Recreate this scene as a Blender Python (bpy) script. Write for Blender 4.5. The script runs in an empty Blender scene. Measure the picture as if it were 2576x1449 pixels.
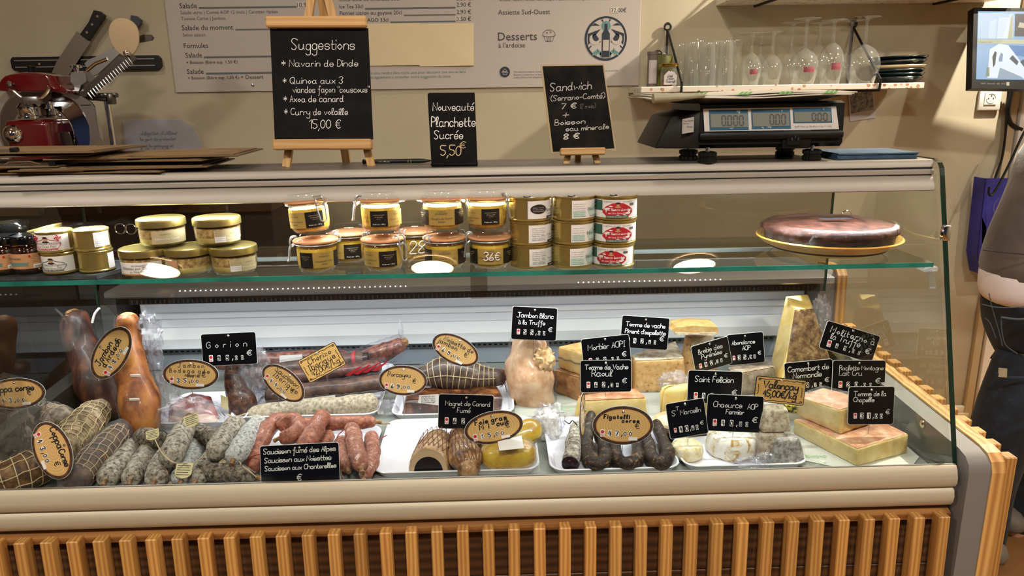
import bpy, bmesh, math, random
from math import sin, cos, pi, radians as R
from mathutils import Vector as V, Matrix as M, noise as NZ
from mathutils.geometry import tessellate_polygon
random.seed(7)
SC = bpy.context.scene
COL = SC.collection

# ---------------------------------------------------------------- camera
F = 1860.0
TH, PS, RO, H = R(14.5), R(1.3), R(.9), 1.42
CAM = V((0, 0, H))
cd = V((sin(PS)*cos(TH), cos(PS)*cos(TH), -sin(TH)))
r0 = V((cos(PS), -sin(PS), 0)); u0 = r0.cross(cd)
cr = cos(RO)*r0 - sin(RO)*u0
cu = sin(RO)*r0 + cos(RO)*u0
cam = bpy.data.cameras.new('camera'); cam.sensor_width = 36; cam.lens = F/2576*36
cam.clip_start = .05; cam.clip_end = 60
camo = bpy.data.objects.new('camera', cam); COL.objects.link(camo)
mm = M((cr, cu, -cd)).transposed().to_4x4(); mm.translation = CAM
camo.matrix_world = mm
SC.camera = camo

# ---------------------------------------------------------------- view
SC.view_settings.view_transform = 'Standard'
SC.view_settings.look = 'None'
SC.view_settings.gamma = 1
SC.view_settings.use_curve_mapping = False
SC.view_settings.exposure = 0.0
SC.cycles.max_bounces = 14
SC.cycles.transparent_max_bounces = 40
SC.cycles.glossy_bounces = 5
SC.cycles.diffuse_bounces = 4
SC.cycles.caustics_reflective = False
SC.cycles.caustics_refractive = False

# ---------------------------------------------------------------- world and lights
wd = bpy.data.worlds.new('shop_ambient'); SC.world = wd; wd.use_nodes = True
wd.node_tree.nodes['Background'].inputs[0].default_value = (.80, .75, .70, 1)
wd.node_tree.nodes['Background'].inputs[1].default_value = .27

def light(name, kind, loc, energy, col, target=None, size=.1, sy=None, spot=None, blend=.3):
    l = bpy.data.lights.new(name, kind); l.energy = energy; l.color = col
    if kind == 'AREA':
        l.shape = 'RECTANGLE' if sy else 'DISK'; l.size = size
        if sy: l.size_y = sy
    else:
        l.shadow_soft_size = size
    if spot: l.spot_size = R(spot); l.spot_blend = blend
    o = bpy.data.objects.new(name, l); COL.objects.link(o); o.location = loc
    if target is not None:
        o.rotation_euler = (V(target)-V(loc)).to_track_quat('-Z', 'Y').to_euler()
    return o
WARM = (1, .92, .76); COOL = (.97, .975, 1.0)
# ceiling spots close to the back wall
light('spot_light', 'SPOT', (2.05, 2.28, 2.62), 330, WARM, (1.75, 2.75, .9), .02, spot=120, blend=.5)
light('spot_light', 'SPOT', (2.35, 1.25, 2.62), 60, WARM, (1.6, 2.75, 1.1), .03, spot=60, blend=.6)
light('spot_light', 'SPOT', (.25, 1.55, 2.62), 36, WARM, (.2, 2.75, 1.25), .05, spot=110, blend=.6)
light('spot_light', 'SPOT', (-1.5, 1.45, 2.62), 15, WARM, (-.9, 2.75, 1.2), .05, spot=110, blend=.6)
# unseen disc lights added over the customer side to brighten the counter front
for x in (-1.95, 0.05, 2.05):
    light('front_fill_light', 'AREA', (x, -.35, 2.61), 42, (1, .92, .82), (x, -.35, 0), .34)
# the counter's own light strips
light('strip_light', 'AREA', (-.065, 1.4175, 1.2312), 13, COOL, (-.065, 1.44, 0), 1.80, .016)
light('strip_light', 'AREA', (-.15, 1.625, 1.045), 5.6, COOL, (-.15, 1.58, 0), 1.85, .02)
light('strip_light', 'AREA', (-.15, 1.795, .915), .9, COOL, (-.15, 1.99, .70), 1.85, .02)

# ---------------------------------------------------------------- pixel <-> place helpers (2576 x 1449 frame)
def ray(x, y): return cd*F + cr*(x-1288) - cu*(y-724.5)
def P(x, y, Y):
    v = ray(x, y); return CAM + v*(Y/v.y)
def PZ(x, y, Z):
    v = ray(x, y); return CAM + v*((Z-H)/v.z)
def PXX(x, y, X):
    v = ray(x, y); return CAM + v*(X/v.x)
def pxm(p): return (V(p)-CAM).dot(cd)/F          # metres per pixel at a place

# ---------------------------------------------------------------- materials
def lin(h):
    if not isinstance(h, str): return tuple(h)+(1,) if len(h) == 3 else h
    h = h.lstrip('#'); o = []
    for i in (0, 2, 4):
        c = int(h[i:i+2], 16)/255
        o.append(c/12.92 if c <= .04045 else ((c+.055)/1.055)**2.4)
    return tuple(o)+(1,)
def nodes(name):
    m = bpy.data.materials.new(name); m.use_nodes = True
    nt = m.node_tree; return m, nt, nt.nodes['Principled BSDF'], nt.nodes['Material Output']
def coords(nt, stretch=(1, 1, 1), rnd=False, what='Object'):
    tc = nt.nodes.new('ShaderNodeTexCoord'); mp = nt.nodes.new('ShaderNodeMapping')
    mp.inputs['Scale'].default_value = stretch
    nt.links.new(tc.outputs[what], mp.inputs[0])
    if rnd:
        oi = nt.nodes.new('ShaderNodeObjectInfo'); ml = nt.nodes.new('ShaderNodeMath'); ml.operation = 'MULTIPLY'
        ml.inputs[1].default_value = 37.0; nt.links.new(oi.outputs['Random'], ml.inputs[0])
        cb = nt.nodes.new('ShaderNodeCombineXYZ')
        for i in range(3): nt.links.new(ml.outputs[0], cb.inputs[i])
        nt.links.new(cb.outputs[0], mp.inputs['Location'])
    return mp.outputs[0]
def ramp(nt, fac, stops):
    r = nt.nodes.new('ShaderNodeValToRGB'); e = r.color_ramp.elements
    while len(e) < len(stops): e.new(.5)
    for q, (p, c) in zip(e, stops): q.position = p; q.color = lin(c)
    nt.links.new(fac, r.inputs[0]); return r.outputs[0]
def noise(nt, vec, scale, detail=4, rough=.6, dist=0):
    n = nt.nodes.new('ShaderNodeTexNoise'); n.inputs['Scale'].default_value = scale
    n.inputs['Detail'].default_value = detail; n.inputs['Roughness'].default_value = rough
    n.inputs['Distortion'].default_value = dist
    nt.links.new(vec, n.inputs['Vector']); return n.outputs['Fac']
def bumpn(nt, b, h, strength, dist=.002):
    bp = nt.nodes.new('ShaderNodeBump'); bp.inputs['Strength'].default_value = strength
    bp.inputs['Distance'].default_value = dist
    nt.links.new(h, bp.inputs['Height']); nt.links.new(bp.outputs[0], b.inputs['Normal'])
MATS = {}
def realglass(name, col='#ffffff', ior=1.45):
    if name in MATS: return MATS[name]
    m = bpy.data.materials.new(name); m.use_nodes = True; nt = m.node_tree; nt.nodes.clear()
    out = nt.nodes.new('ShaderNodeOutputMaterial'); g = nt.nodes.new('ShaderNodeBsdfGlass'); g.inputs['Color'].default_value = lin(col)
    g.inputs['Roughness'].default_value = 0; g.inputs['IOR'].default_value = ior; tr = nt.nodes.new('ShaderNodeBsdfTransparent'); mx = nt.nodes.new('ShaderNodeMixShader'); mx.inputs[0].default_value = .55
    nt.links.new(tr.outputs[0], mx.inputs[1]); nt.links.new(g.outputs[0], mx.inputs[2]); nt.links.new(mx.outputs[0], out.inputs[0]); MATS[name] = m; return m
def mat(name, col, rough=.5, metal=0, stops=None, ns=20, stretch=(1, 1, 1), bump=0, bs=None, coat=0, sss=0, spec=.5,
        rnd=False, detail=4, dist=0, emit=0, sheen=0):
    if name in MATS: return MATS[name]
    m, nt, b, out = nodes(name)
    b.inputs['Base Color'].default_value = lin(col); b.inputs['Roughness'].default_value = rough
    b.inputs['Metallic'].default_value = metal; b.inputs['Specular IOR Level'].default_value = spec
    b.inputs['Coat Weight'].default_value = coat; b.inputs['Coat Roughness'].default_value = .08
    if sheen: b.inputs['Sheen Weight'].default_value = sheen
    if sss:
        b.inputs['Subsurface Weight'].default_value = sss; b.inputs['Subsurface Radius'].default_value = (.01, .006, .003)
        b.inputs['Subsurface Scale'].default_value = .6
    if stops or bump:
        vec = coords(nt, stretch, rnd)
        if stops: nt.links.new(ramp(nt, noise(nt, vec, ns, detail, .62, dist), stops), b.inputs['Base Color'])
        if bump: bumpn(nt, b, noise(nt, vec, bs or ns*2, 5), bump)
    if emit:
        if name.startswith('screen'): b.inputs['Base Color'].default_value = (.01, .01, .012, 1)
        b.inputs['Emission Color'].default_value = lin(col); b.inputs['Emission Strength'].default_value = emit
    MATS[name] = m; return m
def glassmat(name, tint='#ffffff', ior=1.45, rough=0.0, haze=0, hazecol='#ffffff', bump=0, bs=60, extra=0, stretch=(1, 1, 1), edge=0):
    """clear thin sheet: light passes straight through, the skin reflects"""
    if name in MATS: return MATS[name]
    m = bpy.data.materials.new(name); m.use_nodes = True; nt = m.node_tree; nt.nodes.clear()
    out = nt.nodes.new('ShaderNodeOutputMaterial')
    tr = nt.nodes.new('ShaderNodeBsdfTransparent'); tr.inputs[0].default_value = lin(tint)
    gl = nt.nodes.new('ShaderNodeBsdfGlossy'); gl.inputs['Roughness'].default_value = rough
    fr = nt.nodes.new('ShaderNodeFresnel'); fr.inputs[0].default_value = ior
    geo = nt.nodes.new('ShaderNodeNewGeometry')
    inv = nt.nodes.new('ShaderNodeMath'); inv.operation = 'SUBTRACT'; inv.inputs[0].default_value = 1
    nt.links.new(geo.outputs['Backfacing'], inv.inputs[1])
    if extra:
        ad = nt.nodes.new('ShaderNodeMath'); ad.operation = 'ADD'; ad.inputs[1].default_value = extra
        nt.links.new(fr.outputs[0], ad.inputs[0]); fo = ad.outputs[0]
    else: fo = fr.outputs[0]
    if edge:
        lw = nt.nodes.new('ShaderNodeLayerWeight'); lw.inputs[0].default_value = .3
        pw = nt.nodes.new('ShaderNodeMath'); pw.operation = 'POWER'; pw.inputs[1].default_value = 2.5; nt.links.new(lw.outputs['Facing'], pw.inputs[0])
        ma = nt.nodes.new('ShaderNodeMath'); ma.operation = 'MULTIPLY_ADD'; ma.inputs[1].default_value = edge
        nt.links.new(pw.outputs[0], ma.inputs[0]); nt.links.new(fo, ma.inputs[2]); fo = ma.outputs[0]
    ml = nt.nodes.new('ShaderNodeMath'); ml.operation = 'MULTIPLY'
    nt.links.new(fo, ml.inputs[0]); nt.links.new(inv.outputs[0], ml.inputs[1])
    mx = nt.nodes.new('ShaderNodeMixShader')
    nt.links.new(ml.outputs[0], mx.inputs[0]); nt.links.new(tr.outputs[0], mx.inputs[1]); nt.links.new(gl.outputs[0], mx.inputs[2])
    last = mx.outputs[0]
    if bump:
        vec = coords(nt, stretch, True)
        bp = nt.nodes.new('ShaderNodeBump'); bp.inputs['Strength'].default_value = bump; bp.inputs['Distance'].default_value = .004
        nt.links.new(noise(nt, vec, bs, 5, .6, .8), bp.inputs['Height'])
        nt.links.new(bp.outputs[0], gl.inputs['Normal'])
    if haze:
        df = nt.nodes.new('ShaderNodeBsdfDiffuse'); df.inputs[0].default_value = lin(hazecol)
        m2 = nt.nodes.new('ShaderNodeMixShader'); m2.inputs[0].default_value = haze
        nt.links.new(last, m2.inputs[1]); nt.links.new(df.outputs[0], m2.inputs[2]); last = m2.outputs[0]
    nt.links.new(last, out.inputs[0]); MATS[name] = m; return m
def woodmat(name, c1, c2, axis=2, scale=9, rough=.5, fine=60, coat=0, spread=.25):
    if name in MATS: return MATS[name]
    m, nt, b, out = nodes(name)
    st = [1, 1, 1]; st[axis] = .07
    vec = coords(nt, tuple(st), True)
    n1 = noise(nt, vec, scale, 3, .55, 1.2)
    wv = nt.nodes.new('ShaderNodeTexWave'); wv.inputs['Scale'].default_value = scale*2.4; wv.inputs['Distortion'].default_value = 5
    wv.inputs['Detail'].default_value = 2; wv.bands_direction = 'X' if axis != 0 else 'Z'
    nt.links.new(vec, wv.inputs['Vector'])
    mx = nt.nodes.new('ShaderNodeMix'); mx.inputs[0].default_value = .45
    nt.links.new(n1, mx.inputs[2]); nt.links.new(wv.outputs['Fac'], mx.inputs[3])
    c = ramp(nt, mx.outputs[0], [(.5-spread, c2), (.5+spread, c1)])
    oi = nt.nodes.new('ShaderNodeObjectInfo'); mr = nt.nodes.new('ShaderNodeMapRange')
    mr.inputs[3].default_value = .82; mr.inputs[4].default_value = 1.12
    nt.links.new(oi.outputs['Random'], mr.inputs[0])
    hs = nt.nodes.new('ShaderNodeHueSaturation'); nt.links.new(c, hs.inputs['Color']); nt.links.new(mr.outputs[0], hs.inputs['Value'])
    nt.links.new(hs.outputs[0], b.inputs['Base Color'])
    b.inputs['Roughness'].default_value = rough; b.inputs['Coat Weight'].default_value = coat
    bumpn(nt, b, noise(nt, vec, fine, 4), .12, .001)
    MATS[name] = m; return m

# ---------------------------------------------------------------- mesh builder
class MB:
    def __init__(s, world=False): s.v = []; s.f = []; s.world = world
    def add(s, vs, fs, mx=None):
        o = len(s.v)
        s.v.extend([mx @ V(q) for q in vs] if mx is not None else [V(q) for q in vs])
        s.f.extend([tuple(i+o for i in q) for q in fs]); return s
    def box(s, c, d, mx=None, bev=0, seg=2):
        x, y, z = d[0]/2, d[1]/2, d[2]/2
        if bev:
            bm = bmesh.new(); bmesh.ops.create_cube(bm, size=1)
            for q in bm.verts: q.co = V((q.co.x*d[0], q.co.y*d[1], q.co.z*d[2]))
            bmesh.ops.bevel(bm, geom=bm.edges[:], offset=bev, segments=seg, affect='EDGES', profile=.5)
            bm.verts.index_update()
            vs = [q.co+V(c) for q in bm.verts]; fs = [tuple(q.index for q in f.verts) for f in bm.faces]; bm.free()
            return s.add(vs, fs, mx)
        vs = [(c[0]+i*x, c[1]+j*y, c[2]+k*z) for i in (-1, 1) for j in (-1, 1) for k in (-1, 1)]
        return s.add(vs, [(0, 1, 3, 2), (4, 6, 7, 5), (0, 4, 5, 1), (2, 3, 7, 6), (0, 2, 6, 4), (1, 5, 7, 3)], mx)
    def hexa(s, b, t, mx=None, bev=0, seg=2, jit=0):
        bm = bmesh.new(); vs = [bm.verts.new(q) for q in list(b)+list(t)]; n = len(b)
        bm.faces.new(vs[:n][::-1]); bm.faces.new(vs[n:])
        for i in range(n): bm.faces.new((vs[i], vs[(i+1) % n], vs[n+(i+1) % n], vs[n+i]))
        bmesh.ops.recalc_face_normals(bm, faces=bm.faces[:])
        if bev: bmesh.ops.bevel(bm, geom=bm.edges[:], offset=bev, segments=seg, affect='EDGES', profile=.5)
        bm.verts.index_update()
        if jit:
            bmesh.ops.triangulate(bm, faces=[f for f in bm.faces if len(f.verts) > 4])
            for _ in range(3): bmesh.ops.subdivide_edges(bm, edges=[e for e in bm.edges if e.calc_length() > .012], cuts=1, use_grid_fill=True)
            bmesh.ops.triangulate(bm, faces=[f for f in bm.faces if len(f.verts) > 4])
            for q in bm.verts: q.co += V(NZ.noise_vector(q.co*70))*jit
            bm.verts.index_update()
        vs = [q.co.copy() for q in bm.verts]; fs = [tuple(q.index for q in f.verts) for f in bm.faces]; bm.free()
        return s.add(vs, fs, mx)
    def tube(s, pts, r, n=10, caps=True, mx=None, closed=False, flat=1.0):
        pts = [V(q) for q in pts]; N = len(pts)
        rr = r if isinstance(r, (list, tuple)) else [r]*N
        vs = []; up = None
        for i, p in enumerate(pts):
            if closed: t = pts[(i+1) % N]-pts[i-1]
            else: t = pts[min(i+1, N-1)]-pts[max(i-1, 0)]
            t.normalize()
            if up is None:
                up = V((0, 0, 1)) if abs(t.z) < .9 else V((0, 1, 0))
            a = t.cross(up)
            if a.length < 1e-6: a = t.orthogonal()
            a.normalize(); b = a.cross(t); up = b
            for k in range(n):
                q = 2*pi*k/n; vs.append(p + a*(rr[i]*cos(q)) + b*(rr[i]*sin(q)*flat))
        fs = [(i*n+k, i*n+(k+1) % n, ((i+1) % N)*n+(k+1) % n, ((i+1) % N)*n+k) for i in range(N if closed else N-1) for k in range(n)]
        if caps and not closed: fs += [tuple(range(n))[::-1], tuple(range((N-1)*n, N*n))]
        return s.add(vs, fs, mx)
    def lathe(s, prof, n=32, mx=None, c=(0, 0, 0), sx=1, sy=1, wob=0):
        vs = []; fs = []; N = len(prof)
        for (r, z) in prof:
            for k in range(n):
                a = 2*pi*k/n; vs.append((c[0]+r*cos(a)*sx, c[1]+r*sin(a)*sy, c[2]+z))
        for i in range(N-1):
            for k in range(n): fs.append((i*n+k, i*n+(k+1) % n, (i+1)*n+(k+1) % n, (i+1)*n+k))
        if prof[0][0] > 1e-5 and wob == 0 and prof[0] != prof[-1]: pass
        return s.add(vs, fs, mx)
    def solid(s, prof, n=32, mx=None, c=(0, 0, 0), sx=1, sy=1):
        o = len(s.v); s.lathe(prof, n, mx, c, sx, sy); N = len(prof)
        s.f.append(tuple(o+k for k in range(n))[::-1]); s.f.append(tuple(o+(N-1)*n+k for k in range(n))); return s
    def prism(s, poly, d0, d1, mx=None):
        """outline in x-z, extruded along y from d0 to d1"""
        n = len(poly); tri = tessellate_polygon([[V((p[0], p[1], 0)) for p in poly]])
        vs = [(p[0], d0, p[1]) for p in poly]+[(p[0], d1, p[1]) for p in poly]
        ar = sum(poly[i][0]*poly[(i+1) % n][1]-poly[(i+1) % n][0]*poly[i][1] for i in range(n))
        q = [(i, (i+1) % n, n+(i+1) % n, n+i) for i in range(n)]
        if ar < 0: q = [t[::-1] for t in q]
        def ori(t):
            a, b, c = (poly[i] for i in t); return (b[0]-a[0])*(c[1]-a[1])-(b[1]-a[1])*(c[0]-a[0])
        t0 = [t if ori(t) > 0 else (t[0], t[2], t[1]) for t in tri]
        fs = [tuple(t) for t in t0]+[tuple(n+i for i in (t[0], t[2], t[1])) for t in t0]+q
        return s.add(vs, fs, mx)
    def ribbon(s, lines, w, y=0, mx=None):
        """flat pen strokes in x-z"""
        for L in lines:
            L = [V((p[0], p[1])) for p in L]
            if len(L) == 1: L = [L[0]+V((-w*.4, 0)), L[0]+V((w*.4, 0))]
            N = len(L); vs = []
            for i, p in enumerate(L):
                t = L[min(i+1, N-1)]-L[max(i-1, 0)]
                if t.length < 1e-9: t = V((1, 0))
                t.normalize(); nn = V((-t.y, t.x))*w*.5
                if i == 0: p = p - t*w*.35
                if i == N-1: p = p + t*w*.35
                vs += [(p.x+nn.x, y, p.y+nn.y), (p.x-nn.x, y, p.y-nn.y)]
            s.add(vs, [(2*i+1, 2*i+3, 2*i+2, 2*i) for i in range(N-1)], mx)
        return s
    def grid(s, fn, nu, nv, mx=None, wrapu=False):
        vs = [fn(i/(nu if wrapu else nu-1), j/(nv-1)) for j in range(nv) for i in range(nu)]
        fs = [(j*nu+i, j*nu+(i+1) % nu, (j+1)*nu+(i+1) % nu, (j+1)*nu+i) for j in range(nv-1) for i in range(nu if wrapu else nu-1)]
        return s.add(vs, fs, mx)
    def build(s, name, m, parent=None, smooth=35, fix=False, solidify=0):
        vs = s.v
        if parent is not None and s.world:
            inv = (M.Translation(parent.location) @ parent.rotation_euler.to_matrix().to_4x4()).inverted()
            p = parent.parent
            if p is not None: inv = inv @ (M.Translation(p.location) @ p.rotation_euler.to_matrix().to_4x4()).inverted()
            vs = [inv @ q for q in vs]
        org = V((0, 0, 0))
        if parent is None and s.v:
            lo = V([min(q[i] for q in vs) for i in range(3)]); hi = V([max(q[i] for q in vs) for i in range(3)])
            org = V(((lo.x+hi.x)/2, (lo.y+hi.y)/2, lo.z)); vs = [q-org for q in vs]
        me = bpy.data.meshes.new(name); me.from_pydata([tuple(q) for q in vs], [], s.f)
        if fix:
            bm = bmesh.new(); bm.from_mesh(me); bmesh.ops.recalc_face_normals(bm, faces=bm.faces[:]); bm.to_mesh(me); bm.free()
        me.materials.append(m)
        if smooth: me.shade_smooth(); me.set_sharp_from_angle(angle=R(smooth))
        o = bpy.data.objects.new(name, me); COL.objects.link(o); o.location = org
        if parent is not None: o.parent = parent
        if solidify:
            md = o.modifiers.new('thickness', 'SOLIDIFY'); md.thickness = solidify; md.offset = 0
        return o
def thing(name, label, cat, loc=(0, 0, 0), rot=(0, 0, 0), group=None):
    o = bpy.data.objects.new(name, None); COL.objects.link(o); o.empty_display_size = .05
    o.location = loc; o.rotation_euler = rot; return tag(o, label, cat, group)
def tag(o, label, cat, group=None):
    o['label'] = label; o['category'] = cat
    if group: o['group'] = group
    return o
def struct(o): o['kind'] = 'structure'; return o
def dup(root, loc=None, rot=None, label=None, group=None, skip=()):
    r = root.copy(); COL.objects.link(r)
    if loc is not None: r.location = loc
    if rot is not None: r.rotation_euler = rot
    if label: r['label'] = label
    if group: r['group'] = group
    for ch in list(root.children):
        if ch.name.split('.')[0] in skip: continue
        c = ch.copy(); COL.objects.link(c); c.parent = r
        for g in ch.children:
            d = g.copy(); COL.objects.link(d); d.parent = c
    return r
def arc(cx, cz, rx, rz, a0, a1, n):
    return [(cx+rx*cos(R(a0+(a1-a0)*i/(n-1))), cz+rz*sin(R(a0+(a1-a0)*i/(n-1)))) for i in range(n)]
def rrect(w, h, r, n=5, cx=0, cz=0):
    o = []
    for sx, sz, a in ((1, 1, 0), (-1, 1, 90), (-1, -1, 180), (1, -1, 270)):
        o += arc(cx+sx*(w/2-r), cz+sz*(h/2-r), r, r, a, a+90, n)
    return o
def smoothline(pts, k=4):
    pts = [V(p) for p in pts]
    if len(pts) < 3: return pts
    out = []
    for i in range(len(pts)-1):
        p0, p1, p2, p3 = pts[max(i-1, 0)], pts[i], pts[i+1], pts[min(i+2, len(pts)-1)]
        for j in range(k):
            t = j/k
            out.append(.5*((2*p1)+(p2-p0)*t+(2*p0-5*p1+4*p2-p3)*t*t+(3*p1-p0-3*p2+p3)*t**3))
    out.append(pts[-1]); return out
def wavy(p0, p1, r0_, n=6, amp=.002):
    p0, p1 = V(p0), V(p1)
    return [p0.lerp(p1, i/n)+V(NZ.noise_vector(V((i*1.7, p0.x*9, p0.y*7))))*amp for i in range(n+1)]
# ---------------------------------------------------------------- handwriting (pen strokes) and print (built-in font)
GL = dict(l.split(None, 1) for l in '''a 47 38 18 06 14 34 46|48 45 54
b 0c 04|06 18 38 46 34 14 05
c 47 38 18 06 14 34 45
d 46 38 18 06 14 34 46|4c 45 54
e 06 46 38 18 06 14 34 45
f 4b 3c 2b 21 10|08 38
g 46 38 18 06 14 34 46|48 41 30 10 01
h 0c 04|06 18 38 47 44
i 08 04|0a 0b
j 28 21 10 00|2a 2b
k 0c 04|37 06 44
l 04 17 2b 1c 0b 05 14 24
m 08 04|06 18 28 37 34|36 48 58 67 64
n 08 04|06 18 38 47 44
o 28 17 06 15 24 35 46 37 28
p 08 00|06 18 38 46 34 14 05
q 46 38 18 06 14 34 46|48 40 51
r 08 04|06 18 38
s 47 38 18 07 16 36 45 34 14 05
t 1b 15 24 34|08 38
u 08 05 14 34 46|48 45 54
v 08 24 48
w 08 14 37 54 68
x 08 44|48 04
y 08 06 15 35 47|48 41 30 10 01
z 08 48 04 44
A 04 2c 44|17 37
B 0c 04|0c 2c 3a 28 08|28 47 45 34 04
C 5b 3c 1b 08 15 34 55
D 0c 04|0c 2c 4a 46 24 04
E 4c 0c 04 44|08 38
F 0c 04|0c 4c|08 38
G 5b 3c 1b 08 15 34 55 58 38
H 0c 04|4c 44|08 48
I 1c 14|0c 2c|04 24
J 4c 45 34 14 05|1c 6c
K 0c 04|4c 08 44
L 0c 04 44
M 04 0c 37 6c 64
N 04 0c 54 5c
O 2c 0a 06 24 44 56 5a 4c 2c
P 04 0c 2c 4b 49 28 08
Q 2c 0a 06 24 44 56 5a 4c 2c|36 63
R 04 0c 2c 4b 49 28 08|28 54
S 5b 3c 1c 0a 28 46 34 14 05
T 0c 6c|3c 34
V 0c 34 6c
0 2c 0a 06 24 46 4a 2c
1 0a 2c 24
2 0a 1c 3c 4a 27 04 44
3 0b 1c 3c 4a 28|28 46 34 14 05
4 2c 07 47|3a 34
5 4c 0c 09 38 46 24 05
6 3c 18 05 24 45 37 16
7 0c 4c 14
8 28 0a 2c 4a 28 05 24 45 28
9 4a 2c 0a 28 4a 46 24 05
€ 5b 3c 1a 16 34 55|09 49|07 47
, 14 02
. 04 14
' 0c 0a
" 0c 0a|2c 2a
( 2d 0a 06 23
) 0d 2a 26 03
+ 25 2b|08 48
- 07 37
/ 03 4d
: 04 05|08 09
* 25 2b|07 49|09 47
ç 47 38 18 06 14 34 45|24 12 01
é 06 46 38 18 06 14 34 45|2a 4c
è 06 46 38 18 06 14 34 45|0c 2a
à 47 38 18 06 14 34 46|48 45 54|0c 3a'''.split('\n'))
_gc = {}
def glyph(ch):
    if ch not in _gc:
        out = []
        for st in GL.get(ch, '04 44').split('|'):
            pts = [V((int(q[0], 16), int(q[1], 16)-4)) for q in st.split()]
            hard = ch in 'AEFHIKLMNTVvwxzk147-+*/' or len(pts) < 3
            out.append([V(p) for p in (pts if hard else smoothline(pts, 4))])
        w = max(p.x for L in out for p in L)
        _gc[ch] = (out, w)
    return _gc[ch]
def script(text, jit=.18, slant=.08, gap=1.3, seed=1):
    rng = random.Random(hash(len(text))+seed); x = 0; res = []
    for ch in text:
        if ch == ' ': x += 3.2; continue
        st, w = glyph(ch); dy = rng.uniform(-jit, jit); sc = rng.uniform(.94, 1.06)
        for L in st: res.append([V((x+p.x*sc+p.y*slant, p.y*sc+dy)) for p in L])
        x += w*sc+gap
    return res, max(x-gap, .1)
def fit(text, x0, z0, x1, size=None, maxsize=None, rise=0, **k):
    """handwriting from x0 to x1 on base line z0"""
    L, w = script(text, **k); s = (x1-x0)/w; sz = s
    if size: sz = size
    return [[V((x0+p.x*s, z0+p.y*sz+(p.x*s)*rise)) for p in q] for q in L]
_pf = {}
def printed(text):
    if text not in _pf:
        cu_ = bpy.data.curves.new('print', 'FONT'); cu_.body = text; cu_.resolution_u = 2; cu_.size = 1
        o = bpy.data.objects.new('print', cu_); me = bpy.data.meshes.new_from_object(o)
        vs = [(q.co.x, q.co.y) for q in me.vertices]; fs = [tuple(p.vertices) for p in me.polygons]
        bpy.data.objects.remove(o); bpy.data.curves.remove(cu_); bpy.data.meshes.remove(me)
        _pf[text] = (vs, fs, min(q[0] for q in vs), max(q[0] for q in vs))
    return _pf[text]
def ptext(mb, text, x0, z0, x1, y=0, hs=1.0, fn=None, size=None, align=0):
    """print in x-z from x0 to x1 with base line z0; fn bends the points"""
    vs, fs, a, b = printed(text)
    s = (x1-x0)/(b-a); sz = s*hs
    if size: s = sz = size; x0 = (x0+x1)/2-(b-a)*s/2 if align == 0 else x0
    q = [(x0+(p[0]-a)*s, z0+p[1]*sz) for p in vs]
    mb.add([fn(*p) for p in q] if fn else [(p[0], y, p[1]) for p in q], fs)
def wprint(mb, text, px0, py, px1, Y, hs=1.0):
    a = P(px0, py, Y); b = P(px1, py, Y)
    ptext(mb, text, a.x, a.z, b.x, Y, hs)
# ---------------------------------------------------------------- shared materials
YZ = M(((0, 1, 0, 0), (1, 0, 0, 0), (0, 0, 1, 0), (0, 0, 0, 1)))       # outline in y-z, extruded along x
WALLY = 2.75
m_wall = mat('wall_paint', '#b3a78e', .75, stops=[(.35, '#afa38a'), (.65, '#b7ab92')], ns=3, bump=.05, bs=260)
m_white = mat('white_paint', '#e9e4dc', .45)
m_alu = mat('brushed_aluminium', '#aaa399', .55, .45, stops=[(.3, '#a39c92'), (.7, '#b2aba1')], ns=40, stretch=(.02, 1, 1), bump=.04, bs=160)
m_alud = mat('dark_aluminium', '#858078', .42, .7, stops=[(.3, '#7a756d'), (.7, '#918b83')], ns=40, stretch=(.02, 1, 1))
m_bump = mat('champagne_trim', '#bdb39d', .5, .25, stops=[(.3, '#b3a993'), (.7, '#c5bba5')], ns=60, stretch=(.015, 1, 1), bump=.05, bs=200)
m_steel = mat('stainless_steel', '#b4b6ba', .25, 1)
m_chrome = mat('chrome', '#d5d5d5', .08, 1)
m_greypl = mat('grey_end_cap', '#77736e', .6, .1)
m_greymet = mat('grey_steel_panel', '#a9acac', .42, .3)
m_whitemet = mat('white_steel', '#d6dae0', .35)
m_black = mat('black_plastic', '#0b0b0b', .4, spec=.35)
m_blackm = mat('black_metal', '#0c0c0c', .45, .2)
m_slot = mat('dark_slot', '#08080a', .8)
m_darkw = woodmat('dark_stained_wood', '#6f4a2b', '#4a2f19', 0, 7, .55)
m_ledge = woodmat('oiled_wood', '#a9743c', '#7d5127', 0, 7, .5)
m_slat = woodmat('pine_slat', '#d3a159', '#a5713a', 2, 16, .45, spread=.3)
m_slatg = woodmat('pine_end_grain', '#c89a60', '#8f6231', 2, 30, .5)
m_pine = woodmat('pine_panel', '#d6a765', '#a9763b', 2, 9, .5)
m_easel = woodmat('light_pine', '#d6ad74', '#c4955c', 0, 12, .45)
m_easelv = woodmat('light_pine_upright', '#d6ad74', '#c4955c', 2, 12, .45)
m_pane = glassmat('case_glass', '#fbfdfc', 1.62)
m_shelfg = glassmat('shelf_glass', '#f4faf8', 1.6)
m_edge = mat('green_glass_edge', '#1d6a5c', .12, stops=[(.3, '#17594e'), (.7, '#2f8f80')], ns=9, spec=.8)
m_edged = mat('dark_glass_edge', '#0c2a20', .12, spec=.8)
m_slate = mat('chalk_black', '#101012', .7, stops=[(.35, '#0c0c0e'), (.75, '#1a1a1c')], ns=22, spec=.15)
m_chalk = mat('chalk_white', '#e9e9e6', .7)
m_ink = mat('dark_ink', '#2e3038', .6)
m_inkg = mat('grey_ink', '#5d5f63', .6)
m_teal = mat('teal_ink', '#5d8480', .6)
m_navy = mat('navy_ink', '#1d2433', .5)

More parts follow.
